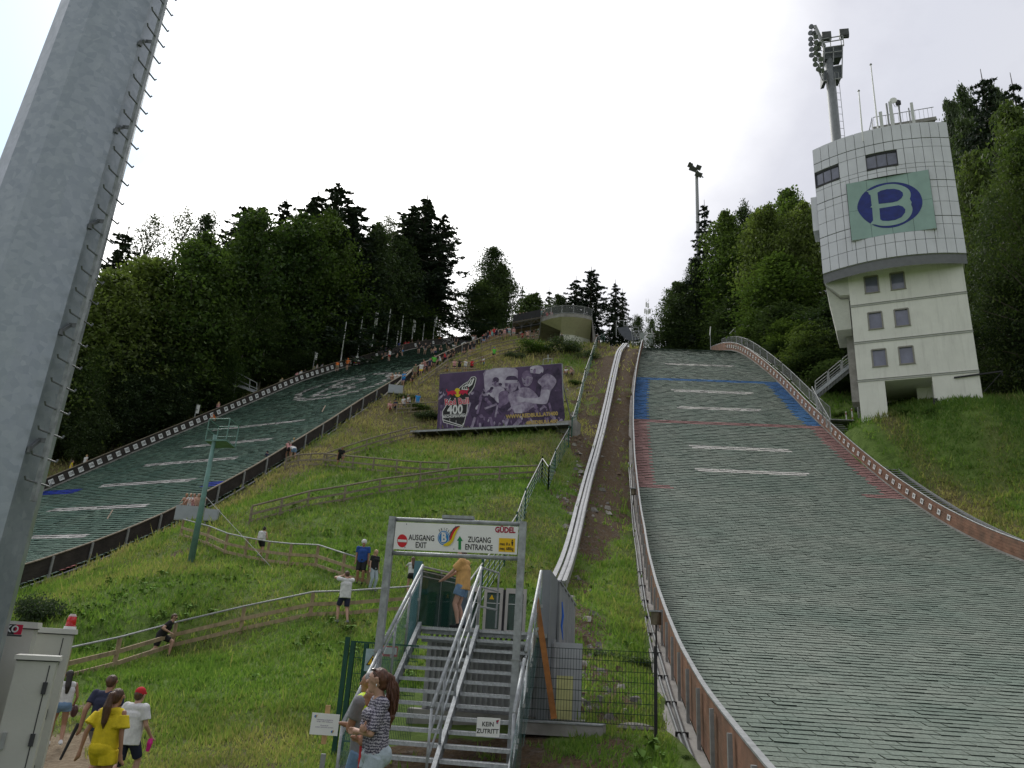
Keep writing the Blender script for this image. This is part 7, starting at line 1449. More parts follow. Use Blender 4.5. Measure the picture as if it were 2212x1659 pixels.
def elements(J, sp):
    """(zone, A, B, ra, rb, kind) kind c = rounded, f = flat ended garment piece"""
    E = []; b = sp.get('build', 1.0); fem = sp.get('fem', 0); up, fw = J['up'], J['fw']; X = Vector((1, 0, 0)); c = lambda z, A, B, r1, r2, k='c': E.append((z, Vector(A), Vector(B), r1, r2, k))
    P, ch, nk, hd, hf = J['P'], J['ch'], J['nk'], J['hd'], J['hf']
    # body
    c('skin', P+X*.055, P-X*.055, .115*b, .115*b); w = .10*b if not fem else .092*b; c('skin', P+up*.12+X*.03, P+up*.12-X*.03, w, w); c('skin', ch+X*.07, ch-X*.07, .112*b, .112*b); c('skin', P+up*.1, ch, .10*b, .115*b); c('skin', nk-up*.075+X*.12, nk-up*.075-X*.12, .066, .066); c('skin', ch+up*.05, nk-up*.05, .10*b, .07)
    if fem: c('skin', ch+up*.05+fw*.075+X*.07, ch+up*.05+fw*.07+X*.06, .062, .062); c('skin', ch+up*.05+fw*.075-X*.07, ch+up*.05+fw*.07-X*.06, .062, .062); c('skin', P-fw*.04+X*.07, P-fw*.04-X*.07, .11, .11)
    c('skin', nk-up*.03, hd-up*.05, .052 if fem else .06, .05)
    c('skin', hd+hf*-.012, hd+hf*.012+up*.01, .086, .084); c('skin', hd+hf*.03-up*.02, hd+hf*.052-up*.085, .062, .042); c('skin', hd+hf*.088+up*.005, hd+hf*.108-up*.022, .010, .015)
    sx = up.cross(hf).normalized()
    for s in (-1, 1): c('skin', hd+sx*s*.086-up*.01, hd+sx*s*.09+up*.015, .014, .017)
    for s, k in ((-1, 'l'), (1, 'r')):
        sh, el, ha, hp, kn, an = (J[q+k] for q in ('sh', 'el', 'ha', 'hp', 'kn', 'an'))
        ar = (.82 if fem else 1)*b
        c('skin', sh, el, .050*ar, .040*ar); c('skin', el, ha, .041*ar, .027*ar); c('skin', hp, kn, .088*b, .055*b); c('skin', kn, kn.lerp(an, .35)-fw*.015, .054*b, .055*b); c('skin', kn.lerp(an, .35)-fw*.015, an, .054*b, .034)
        fd = Vector((0, 1, 0))*1.0; c('shoe', an+Vector((0, -.035, -.045)), an+fd*.15+Vector((0, 0, -.05)), .042, .033); c('shoe', an, an+Vector((0, -.02, -.03)), .038, .042)
        d = (ha-el).normalized(); side = d.cross(Vector((s, .3, 0))).normalized(); nrm = side.cross(d)
        c('skin', ha, ha+d*.065, .026, .032)
        if sp.get('fingers'):
            for i, (o, ln) in enumerate(((-.027, .062), (-.009, .074), (.009, .070), (.026, .055))): q = ha+d*.085+side*o; m_ = q+d*ln*.5+nrm*.012; c('skin', q, m_, .0095, .009); c('skin', m_, m_+(d*.7+nrm*.7).normalized()*ln*.5, .009, .008)
            q = ha+d*.03-side*.03; c('skin', q, q+(d*.6-side*.8).normalized()*.045, .011, .009)
        else: c('skin', ha+d*.07, ha+(d+nrm*.3)*.125, .03, .02)
        # garments
        sl = sp.get('sleeve', .55)
        if sl > 0:
            g = sp.get('loose', .014)
            if sl <= 1: c('top', sh, sh.lerp(el, sl), .056*ar+g, .046*ar+g*1.5, 'f')
            else: c('top', sh, el, .056*ar+g, .045*ar+g, 'f'); c('top', el, el.lerp(ha, sl-1), .046*ar+g, .040*ar+g, 'f'); c('top', el, el, .046*ar+g, .046*ar+g)
            c('top', sh, sh, .058*ar+g, .058*ar+g)
        lg = sp.get('leg', .55)
        if lg > 0:
            g2 = sp.get('legloose', .016)
            if lg <= 1: c('bottom', hp, hp.lerp(kn, lg), .096*b+g2, (.088-.033*lg)*b+g2*1.7, 'f')
            else: c('bottom', hp, kn, .096*b+g2*.7, .058*b+g2, 'f'); c('bottom', kn, kn, .058*b+g2, .058*b+g2); c('bottom', kn, kn.lerp(an, lg-1), .058*b+g2, .045*b+g2, 'f')
    g = sp.get('loose', .014); tl = sp.get('hem', -.06)
    c('top', nk-up*.075+X*.115, nk-up*.075-X*.115, .066+g*.9, .066+g*.9); c('top', ch+up*.02+X*.07, ch+up*.02-X*.07, .114*b+g, .114*b+g); c('top', ch+up*.06, nk-up*.04, .10*b+g, .068+g*.4, 'f')
    for s in (-1, 1): c('top', P+up*tl+X*s*.055, ch+X*s*.06, .112*b+g*1.5, .114*b+g, 'f')
    if not fem: c('top', P+up*.12+X*.04, P+up*.12-X*.04, .108*b+g, .108*b+g)
    else:
        for s in (-1, 1): c('top', ch+up*.05+fw*.075+X*.065*s, ch+up*.04+fw*.07+X*.065*s, .064+g, .064+g)
    c('bottom', P+X*.055, P-X*.055, .120*b+.008, .120*b+.008)
    if fem: c('bottom', P-fw*.04+X*.07, P-fw*.04-X*.07, .117, .117)
    hair = sp.get('hairstyle', 'short'); hb = -hf
    if hair != 'bald':
        c('hair', hd+hb*.016+up*.022, hd+hb*.028+up*.01, .094, .090)
        if hair in ('short', 'cap', 'helmet'): c('hair', hd+hb*.04-up*.03, hd+hb*.04, .07, .08)
        if hair in ('long', 'tail'): c('hair', hd+hb*.045-up*.04, hd+hb*.035, .068, .085)
        if hair == 'long': c('hair', hd+hb*.055-up*.02, nk+hb*.10-up*.12, .075, .065); c('hair', nk+hb*.10-up*.12, nk+hb*.105-up*.24, .065, .04)
        if hair == 'tail': q_ = .55 if sp.get('strands') else 1; c('hair', hd+hb*.10+up*.045, hd+hb*.15+up*.02, .025, .035*q_); c('hair', hd+hb*.15+up*.02, hd+hb*.165-up*.14, .038*q_, .058*q_); c('hair', hd+hb*.165-up*.14, hd+hb*.15-up*.34, .06*q_, .045*q_); c('hair', hd+hb*.15-up*.34, hd+hb*.135-up*.43, .045, .012)
        if hair == 'cap': c('hat', hd+up*.045+hb*.01, hd+up*.05+hb*.01, .100, .099); c('hat', hd+hf*.07+up*.05, hd+hf*.14+up*.035, .045, .028)
        if hair == 'helmet': c('hat', hd+up*.04, hd+up*.045+hb*.01, .112, .112)
        if hair == 'bun': c('hair', hd+hb*.045-up*.03, hd+hb*.04, .07, .085); c('hair', hd+up*.10+hb*.06, hd+up*.10+hb*.065, .04, .04)
    if sp.get('pack'): c('pack', ch-fw*.20+up*.12, ch-fw*.19-up*.14, .11, .12); [c('pack', ch-fw*.20+up*.12+X*s*.06, ch-fw*.19-up*.14+X*s*.06, .10, .11) for s in (-1, 1)]
    if sp.get('flare'): [c('top', nk-up*.10+X*s*.10, ch-up*.02+X*s*.155, .092, .135, 'f') for s in (-1, 0, 1)]; [c('top', J['sh'+k].lerp(J['el'+k], .12), J['sh'+k].lerp(J['el'+k], .72), .075, .105, 'f') for k in 'lr']
    return E
def cap_geo(A, B, r1, r2, kind, n=12):
    vs = []; fs = []; d = B-A
    if d.length < 1e-4: d = Vector((0, 0, 1e-4))
    u = d.normalized(); x = u.cross(Vector((0, 0, 1)) if abs(u.z) < .9 else Vector((0, 1, 0))).normalized(); y = u.cross(x); rings = []
    if kind == 'f': rings = [(A, r1), (B, r2)]
    else:
        for a in (-80, -50, -25, 0): rings.append((A+u*r1*math.sin(R(a)), r1*math.cos(R(a))))
        for a in (0, 25, 50, 80): rings.append((B+u*r2*math.sin(R(a)), r2*math.cos(R(a))))
    for c, r in rings:
        for k in range(n): t = 2*math.pi*k/n; vs.append(c+(x*math.cos(t)+y*math.sin(t))*r)
    m = len(rings)
    for i in range(m-1):
        for k in range(n): fs.append((i*n+k, i*n+(k+1) % n, (i+1)*n+(k+1) % n, (i+1)*n+k))
    fs += [tuple(reversed(range(n))), tuple(range((m-1)*n, m*n))]; return vs, fs
def remesh(E, voxel, smooth=3):
    vs = []; fs = []
    for z, A, B, r1, r2, k in E: v, f = cap_geo(A, B, r1, r2, k); o = len(vs); vs += v; fs += [tuple(i+o for i in q) for q in f]
    me = bpy.data.meshes.new('tmp'); me.from_pydata(vs, [], fs); o = bpy.data.objects.new('tmp', me); COL.objects.link(o); m = o.modifiers.new('r', 'REMESH'); m.mode = 'VOXEL'; m.voxel_size = voxel; m.use_smooth_shade = True
    if smooth: s = o.modifiers.new('s', 'SMOOTH'); s.factor = .5; s.iterations = smooth
    dg = bpy.context.evaluated_depsgraph_get(); out = bpy.data.meshes.new_from_object(o.evaluated_get(dg)); bpy.data.objects.remove(o); bpy.data.meshes.remove(me); return out
def sdist(Pn, el):
    z, A, B, r1, r2, k = el; A = np.array(A); B = np.array(B); d = B-A; L = d@d+1e-9; t = np.clip(((Pn-A)@d)/L, 0, 1); q = A+t[:, None]*d; s = np.linalg.norm(Pn-q, axis=1)-(r1+(r2-r1)*t)
    if k == 'f': e = np.maximum(-((Pn-A)@d), (Pn-B)@d)/math.sqrt(L); s = np.maximum(s, e)
    return s
ZN = ['skin', 'top', 'bottom', 'shoe', 'hair', 'hat', 'pack']
def paint(me, E):
    n = len(me.polygons); C = np.zeros(n*3); me.polygons.foreach_get('center', C); C = C.reshape(-1, 3); best = np.full(n, 9.); idx = np.zeros(n, int)
    for e in E: s = sdist(C, e); m = s < best; best[m] = s[m]; idx[m] = ZN.index(e[0])
    me.polygons.foreach_set('material_index', idx.astype(np.int32))
SKINS = [mat('fair skin', (.50, .30, .22), .5, 0, .12, 12), mat('tanned skin', (.36, .19, .12), .5, 0, .12, 12)]
CC = dict(black=(.018, .018, .02), white=(.66, .66, .66), red=(.5, .02, .03), orange=(.65, .16, .03), blue=(.02, .07, .28), sky=(.03, .25, .60), lime=(.12, .55, .06), navy=(.025, .03, .065), grey=(.2, .2, .21), pink=(.6, .3, .3), olive=(.2, .2, .12), teal=(.2, .42, .42), yellow=(.72, .56, .02), denim=(.16, .26, .40), paledenim=(.38, .45, .50), tan=(.62, .36, .13), brown=(.09, .045, .025), blond=(.5, .35, .16), dark=(.02, .015, .012), greyhair=(.30, .29, .28), khaki=(.3, .27, .2), purple=(.12, .06, .2), neon=(.60, .80, .02), auburn=(.10, .040, .022))
def cm(c): return mat('cloth '+c, CC[c], .85, 0, .22, 7, .25, 45) if c not in ('brown', 'blond', 'dark', 'greyhair', 'auburn') else mat('hair '+c, CC[c], .45, 0, .5, 30, .4, 80, stretch=(1, 1, .15))
def knit():
    if 'patterned knit' in MATS: return MATS['patterned knit']
    m = bpy.data.materials.new('patterned knit'); m.use_nodes = True; t = m.node_tree; b = t.nodes['Principled BSDF']; b.inputs['Roughness'].default_value = .85; tc = N(t, 'ShaderNodeTexCoord'); sx = N(t, 'ShaderNodeSeparateXYZ'); t.links.new(tc.outputs['Object'], sx.inputs[0])
    nz = N(t, 'ShaderNodeTexNoise', i_Scale=85.0, i_Detail=3.0); t.links.new(tc.outputs['Object'], nz.inputs[0]); n2 = N(t, 'ShaderNodeTexNoise', i_Scale=14.0, i_Detail=2.0); t.links.new(tc.outputs['Object'], n2.inputs[0])
    band = mth(t, 'SINE', mth(t, 'MULTIPLY', mth(t, 'ADD', sx.outputs[2], mth(t, 'MULTIPLY', n2.outputs[0], .03)), 230.0)); f = mth(t, 'ADD', mth(t, 'MULTIPLY', band, .10), nz.outputs[0])
    t.links.new(ramp(t, f, [(.40, (.035, .035, .055)), (.5, (.13, .12, .17)), (.60, (.42, .40, .46))]), b.inputs['Base Color']); MATS['patterned knit'] = m; return m
def mats_for(sp):
    g = lambda k, d: (sp[k] if not isinstance(sp.get(k, d), str) else cm(sp.get(k, d))) if k in sp else cm(d)
    sk = SKINS[sp.get('tan', 0)]; top = sk if sp.get('top') == 'bare' else g('top', 'grey'); return [sk, top, g('bottom', 'navy'), g('shoe', 'grey'), g('haircol', 'brown'), g('hat', 'white'), g('pack_col', 'black')]
def near_person(loc, pose, rz, height, sp, lab, voxel=.011, turn=0.0, extras=None):
    J = skeleton(pose, sp.get('build', 1.0), turn); E = elements(J, sp); t = thing('person', loc, lab, 'person'); t.rotation_euler = (0, 0, rz); k = height/(J['hd'].z+.118); M = mats_for(sp); pl = {}
    def add(nm, zones, m, vx, zmap=None, sm=3):
        e = [x for x in E if x[0] in zones]
        if not e: return None
        me = remesh(e, vx, sm); me.materials.append(m); o = bpy.data.objects.new(nm, me); COL.objects.link(o); o.parent = t; o.scale = (k, k, k); return o
    body = add('body', ('skin',), M[0], voxel if not sp.get('fingers') else .0075, sm=2)
    if sp.get('top') != 'bare': add('top' if not sp.get('topname') else sp['topname'], ('top',), M[1], voxel)
    add('shorts' if sp.get('leg', .55) <= 1 else 'trousers', ('bottom',), M[2], voxel)
    sh = [x for x in E if x[0] == 'shoe']
    for i in (0, 2):
        me = remesh(sh[i:i+2], voxel, 2); me.materials.append(M[3]); o = bpy.data.objects.new('shoe', me); COL.objects.link(o); o.parent = t; o.scale = (k, k, k)
    h = add('hair', ('hair',), M[4], voxel, sm=2); add('hat', ('hat',), M[5], voxel); add('backpack', ('pack',), M[6], voxel, sm=2)
    # face
    hd, hf, up = J['hd'], J['hf'], J['up']; sx = up.cross(hf).normalized(); f = MB()
    for s in (-1, 1):
        e = hd+hf*.078+sx*s*.032+up*.012; f.ball(e, .0125, 8, 6, mi=0); f.ball(e+hf*.0075, .0075, 8, 6, mi=1); f.tube([e+hf*.010+up*.018-sx*s*.018, e+hf*.013+up*.021, e+hf*.004+up*.018+sx*s*.018], .0035, 5, mi=1)
    f.tube([hd+hf*.088-up*.052-sx*.022, hd+hf*.098-up*.053, hd+hf*.088-up*.052+sx*.022], .0055, 6, mi=2)
    for m_ in (mat('eye white', (.7, .68, .65), .2), G['dark'], mat('lips', (.42, .16, .14), .4)): pass
    if sp.get('shades'): 
        for s in (-1, 1): f.ball(hd+hf*.086+sx*s*.033+up*.012, .024, 10, 6, mi=1, sc=(1, 1, .75))
        f.tube([hd+hf*.09+sx*.06+up*.014, hd+sx*.088+up*.012], .004, 5, mi=1); f.tube([hd+hf*.09-sx*.06+up*.014, hd-sx*.088+up*.012], .004, 5, mi=1)
    o = f.build('face', [mat('eye white', (.7, .68, .65), .2), G['dark'], MATS['lips']]); o.parent = t; o.scale = (k, k, k)
    if extras: extras(t, J, k)
    return t, J, k
def extra(t, k, nm, mb, m): o = mb.build(nm, m); o.parent = t; o.scale = (k, k, k); return o
def put(px, ytop, Y, f=tz, dz=0.0):
    """standing point and height for a head seen at px,ytop at depth Y"""
    a = at(px, ytop, Y); g = float(f(a.x, Y))+dz; return Vector((a.x, Y, g)), a.z-g
def near_people():
    # foreground pair by the stairs
    L_, h = put(829, 1441, 8.6)
    def ex1(t, J, k):
        hd, hf, up = J['hd'], J['hf'], J['up']; sx = up.cross(hf).normalized(); mb = MB()
        c = hd+up*.082+hf*.045
        for s in (-1, 1): mb.ball(c+sx*s*.034+up*.01, .026, 10, 6, sc=(1, 1, .6))
        mb.tube([c+sx*.06, hd+sx*.092+up*.03-hf*.01], .004, 5).tube([c-sx*.06, hd-sx*.092+up*.03-hf*.01], .004, 5); extra(t, k, 'sunglasses', mb, mat('brown sunglasses', (.05, .025, .015), .12, 0, .1, spec=.8))
        for s in (-1, 1): e = MB(); e.ball(hd+sx*s*.094-up*.05, .009, 8, 5, sc=(.6, .6, 1.8)); extra(t, k, 'earring', e, mat('silver earring', (.7, .7, .72), .2, .8))
        wv = MB(); rs = random.Random(4); hb = -hf; st = hd+hb*.12+up*.03      # wavy strands over the ponytail
        for i in range(70):
            a = rs.uniform(0, 6.28); ww = rs.uniform(.25, 1.0); ln = rs.uniform(.34, .50); ph = rs.uniform(0, 6); pts = []
            for j in range(12): f = j/11; rad = (.018+.05*math.sin(min(1, f*1.25)*math.pi)**.8)*ww; pts.append(st+hb*(.035*math.sin(f*2.6))-up*(ln*f)+(sx*math.cos(a)+hb*math.sin(a))*rad+(sx*math.sin(f*17+ph)+hb*math.cos(f*15+ph))*.006)
            wv.tube(pts, [.0035]*2+[.0075]*8+[.004, .001], 5)
        extra(t, k, 'ponytail_strands', wv, cm('auburn'))
    near_person(L_, 'fold2', R(112), h, dict(fem=1, build=.93, top=knit(), topname='patterned_top', sleeve=.92, loose=.008, bottom='paledenim', leg=.30, legloose=.012, hairstyle='tail', strands=1, haircol='auburn', tan=0, fingers=1, hem=-.02, shoe='white'), 'woman with a long brown ponytail, patterned top and folded arms in front of the stairs', .0085, turn=R(-22), extras=ex1)
    L_, h = put(809, 1449, 9.9)
    def ex2(t, J, k):
        ch, nk, up, fw = J['ch'], J['nk'], J['up'], J['fw']; E = [('x', nk-up*.05+Vector((.13, 0, 0)), nk-up*.05-Vector((.13, 0, 0)), .094, .094, 'c'), ('x', ch+up*.12+Vector((.08, 0, 0)), ch+up*.12-Vector((.08, 0, 0)), .138, .138, 'c')]
        me = remesh(E, .012, 2); me.materials.append(mat('neon yellow vest', CC['neon'], .6, 0, .1, 6)); o = bpy.data.objects.new('safety_vest', me); COL.objects.link(o); o.parent = t; o.scale = (k, k, k)
    near_person(L_, 'fold2', R(62), h, dict(build=1.08, top='grey', sleeve=.6, bottom='denim', leg=1.9, hairstyle='short', haircol='greyhair', tan=1, hem=-.1), 'grey haired man with a neon yellow vest collar standing behind the ponytail woman', .011, turn=R(20), extras=ex2)
    L_, h = put(818, 1478, 9.2); near_person(L_, 'fold2', R(95), h, dict(build=1.0, top='red', sleeve=.62, bottom='denim', leg=1.9, hairstyle='short', haircol='brown', tan=1, hem=-.1), 'person in a crimson shirt and jeans mostly hidden behind the ponytail woman', .011)
    # group on the path
    L_, h = put(252, 1486, 11.7)
    def exy(t, J, k):
        mb = MB(); mb.box(J['har']+Vector((0, .02, -.08)), (.02, .07, .14)); extra(t, k, 'phone', mb, G['dark'])
    near_person(L_, dict(POSES['walk'], hr=(.27, .02, .82)), R(-12), h, dict(fem=1, build=1.0, top='yellow', sleeve=0, flare=1, topname='ruffled_top', bottom='yellow', leg=.42, legloose=.03, loose=.02, hairstyle='tail', haircol='brown', tan=1, hem=0.0), 'woman in a bright yellow off shoulder romper walking up the path', extras=exy)
    L_, h = put(241, 1457, 14.9)
    def exn(t, J, k): mb = MB(); p = J['hal']; mb.tube([p+Vector((-.05, .0, .05)), p+Vector((-.16, -.1, -.5))], [.03, .02], 8); extra(t, k, 'folded_umbrella', mb, G['dark'])
    near_person(L_, 'walk', R(-6), h, dict(build=1.12, top='navy', sleeve=.6, bottom='grey', leg=.95, hairstyle='short', haircol='brown', tan=1, hem=-.1, shoe='red'), 'broad man in a dark navy t-shirt walking ahead of the woman in yellow', extras=exn)
    L_, h = put(301, 1487, 14.3)
    def exp(t, J, k): mb = MB(); p = J['har']; mb.tube([p+Vector((.02, 0, -.05)), p+Vector((.02, 0, -.12)), p+Vector((.0, 0, -.26))], [.035, .05, .03], 8); extra(t, k, 'pink_bag', mb, mat('pink bag', (.75, .03, .30), .5))
    near_person(L_, dict(POSES['walk'], fl=(-.09, -.26, .14), fr=(.09, .22, .09)), R(-14), h, dict(build=1.0, top='white', sleeve=.7, loose=.03, bottom='navy', leg=.9, hairstyle='cap', haircol='brown', hat='red', hem=-.14, shoe='navy'), 'boy in a red cap and loose white t-shirt walking beside the woman in yellow', extras=exp)
    L_, h = put(263, 1492, 16.2); near_person(L_, 'walk', R(0), h*.97, dict(fem=1, build=.95, top='purple', sleeve=0, bottom='navy', leg=.5, hairstyle='tail', haircol='blond', tan=0), 'fair haired person mostly hidden between the navy shirt man and the woman in yellow')
    L_, h = put(154, 1447, 17.6)
    def exb(t, J, k): mb = MB(); p = J['har']; mb.ball(p+Vector((.04, 0, -.16)), .12, 10, 7, sc=(.7, .8, 1.2)); extra(t, k, 'brown_handbag', mb, mat('brown leather', (.09, .04, .04), .5))
    near_person(L_, 'walk', R(35), h, dict(fem=1, build=1.0, top='white', sleeve=0, bottom='denim', leg=.25, hairstyle='long', haircol='dark', tan=1, hem=.03, shoe='white'), 'dark haired woman in denim shorts half hidden behind the grey cabinets', extras=exb)
    # meadow figures
    gf = gnd(360, 1352, y0=18, off=.86); L_, h = put(357, 1324, 26.3); near_person(L_, 'run', R(-78), min(h, 1.62), dict(build=1.12, top='black', sleeve=.6, bottom='black', leg=.8, hairstyle='short', haircol='brown', shades=1, tan=0, shoe='black'), 'man in black t-shirt and sunglasses hurrying up behind the lowest fence', .014)
    g = gnd(738, 1347, y0=20); h = at(742, 1232, g.y).z-g.z
    near_person(g, dict(POSES['ears'], fl=(-.12, .12, .10), fr=(.12, -.16, .1)), R(35), h, dict(build=1.0, top='white', sleeve=.6, loose=.022, bottom='navy', leg=.85, hairstyle='short', haircol='brown', hem=-.12), 'person in a white t-shirt with both hands at the head behind the lowest fence', .014)
    g = gnd(776, 1263, y0=24); h = at(781, 1166, g.y).z-g.z
    near_person(g, 'stand', R(185), h, dict(build=1.12, top='blue', sleeve=.65, bottom='black', leg=.95, hairstyle='helmet', haircol='greyhair', hat='white', tan=1, shoe='black', hem=-.1), 'man in a blue polo and white cap on the bending fence path', .015)
    g = g+Vector((.55, -.3, 0)); g.z = float(tz(g.x, g.y)); near_person(g, 'stand', R(230), h*.93, dict(fem=1, build=1.0, top='black', sleeve=.6, bottom='paledenim', leg=1.9, hairstyle='long', haircol='blond', tan=0), 'woman with long blond hair and black top beside the blue polo man', .015)
    g = gnd(885, 1292, y0=24); h = at(889, 1202, g.y).z-g.z
    near_person(g, 'phone', R(20), h, dict(fem=1, build=.92, top='white', sleeve=.5, bottom='black', leg=.3, hairstyle='long', haircol='brown', hem=.03), 'girl with long brown hair, white top and black shorts, by the stair top', .014)
    g = gnd(560, 1206, y0=26); h = at(562, 1137, g.y).z-g.z
    near_person(g, 'walk', R(-20), h, dict(fem=1, build=1.0, top='white', sleeve=0, bottom='black', leg=.6, hairstyle='bun', haircol='dark', pack=1, pack_col='white', tan=0), 'woman with a white backpack and black skirt behind the bending fence', .015)
    # man on the landing
    p = SO+SR*.78+SH*.62; p.z = SO.z; h = at(990, 1184, p.y).z-p.z
    near_person(p, 'prop', R(75), h, dict(build=1.0, top='tan', sleeve=.75, loose=.03, bottom='denim', leg=.55, legloose=.03, hairstyle='short', haircol='brown', tan=0, shoe='black', hem=-.12, fingers=0), 'man in a tan t-shirt and blue shorts standing on the stair landing', .012)
near_people()
PM = {}
def far_mesh(pose, style):
    k = (pose, style)
    if k not in PM:
        st = dict(m=dict(), f=dict(fem=1, hairstyle='long', leg=.4, sleeve=.3), c=dict(hairstyle='cap'), t=dict(leg=1.9), h=dict(hairstyle='helmet'), p=dict(pack=1), b=dict(hairstyle='bun', fem=1, sleeve=0, leg=.4))[style]
        E = elements(skeleton(pose), st); me = remesh(E, .034, 1); me.name = 'figure'
        for _ in ZN: me.materials.append(None)
        paint(me, E); PM[k] = me
    return PM[k]
def far_person(P, pose, style, rz, sp, lab, h=1.72, grp=None):
    me = far_mesh(pose, style); o = bpy.data.objects.new('person', me); COL.objects.link(o); o.location = P; o.rotation_euler = (0, 0, rz); k = h/1.75; o.scale = (k, k, k)
    for i, m in enumerate(mats_for(sp)): o.material_slots[i].link = 'OBJECT'; o.material_slots[i].material = m
    tag(o, lab, 'person', grp); return o
PH = dict(stand='standing person', walk='walking person', hips='person with hands on hips', up='person with both arms raised', lean='person leaning forward', bend='person bent over', climb='person climbing', sitg='person sitting', sit='person seated', fold='person with folded arms', phone='person holding something up', prop='person resting on the rail', look='person looking round', run='runner', ears='person with hands at the head')
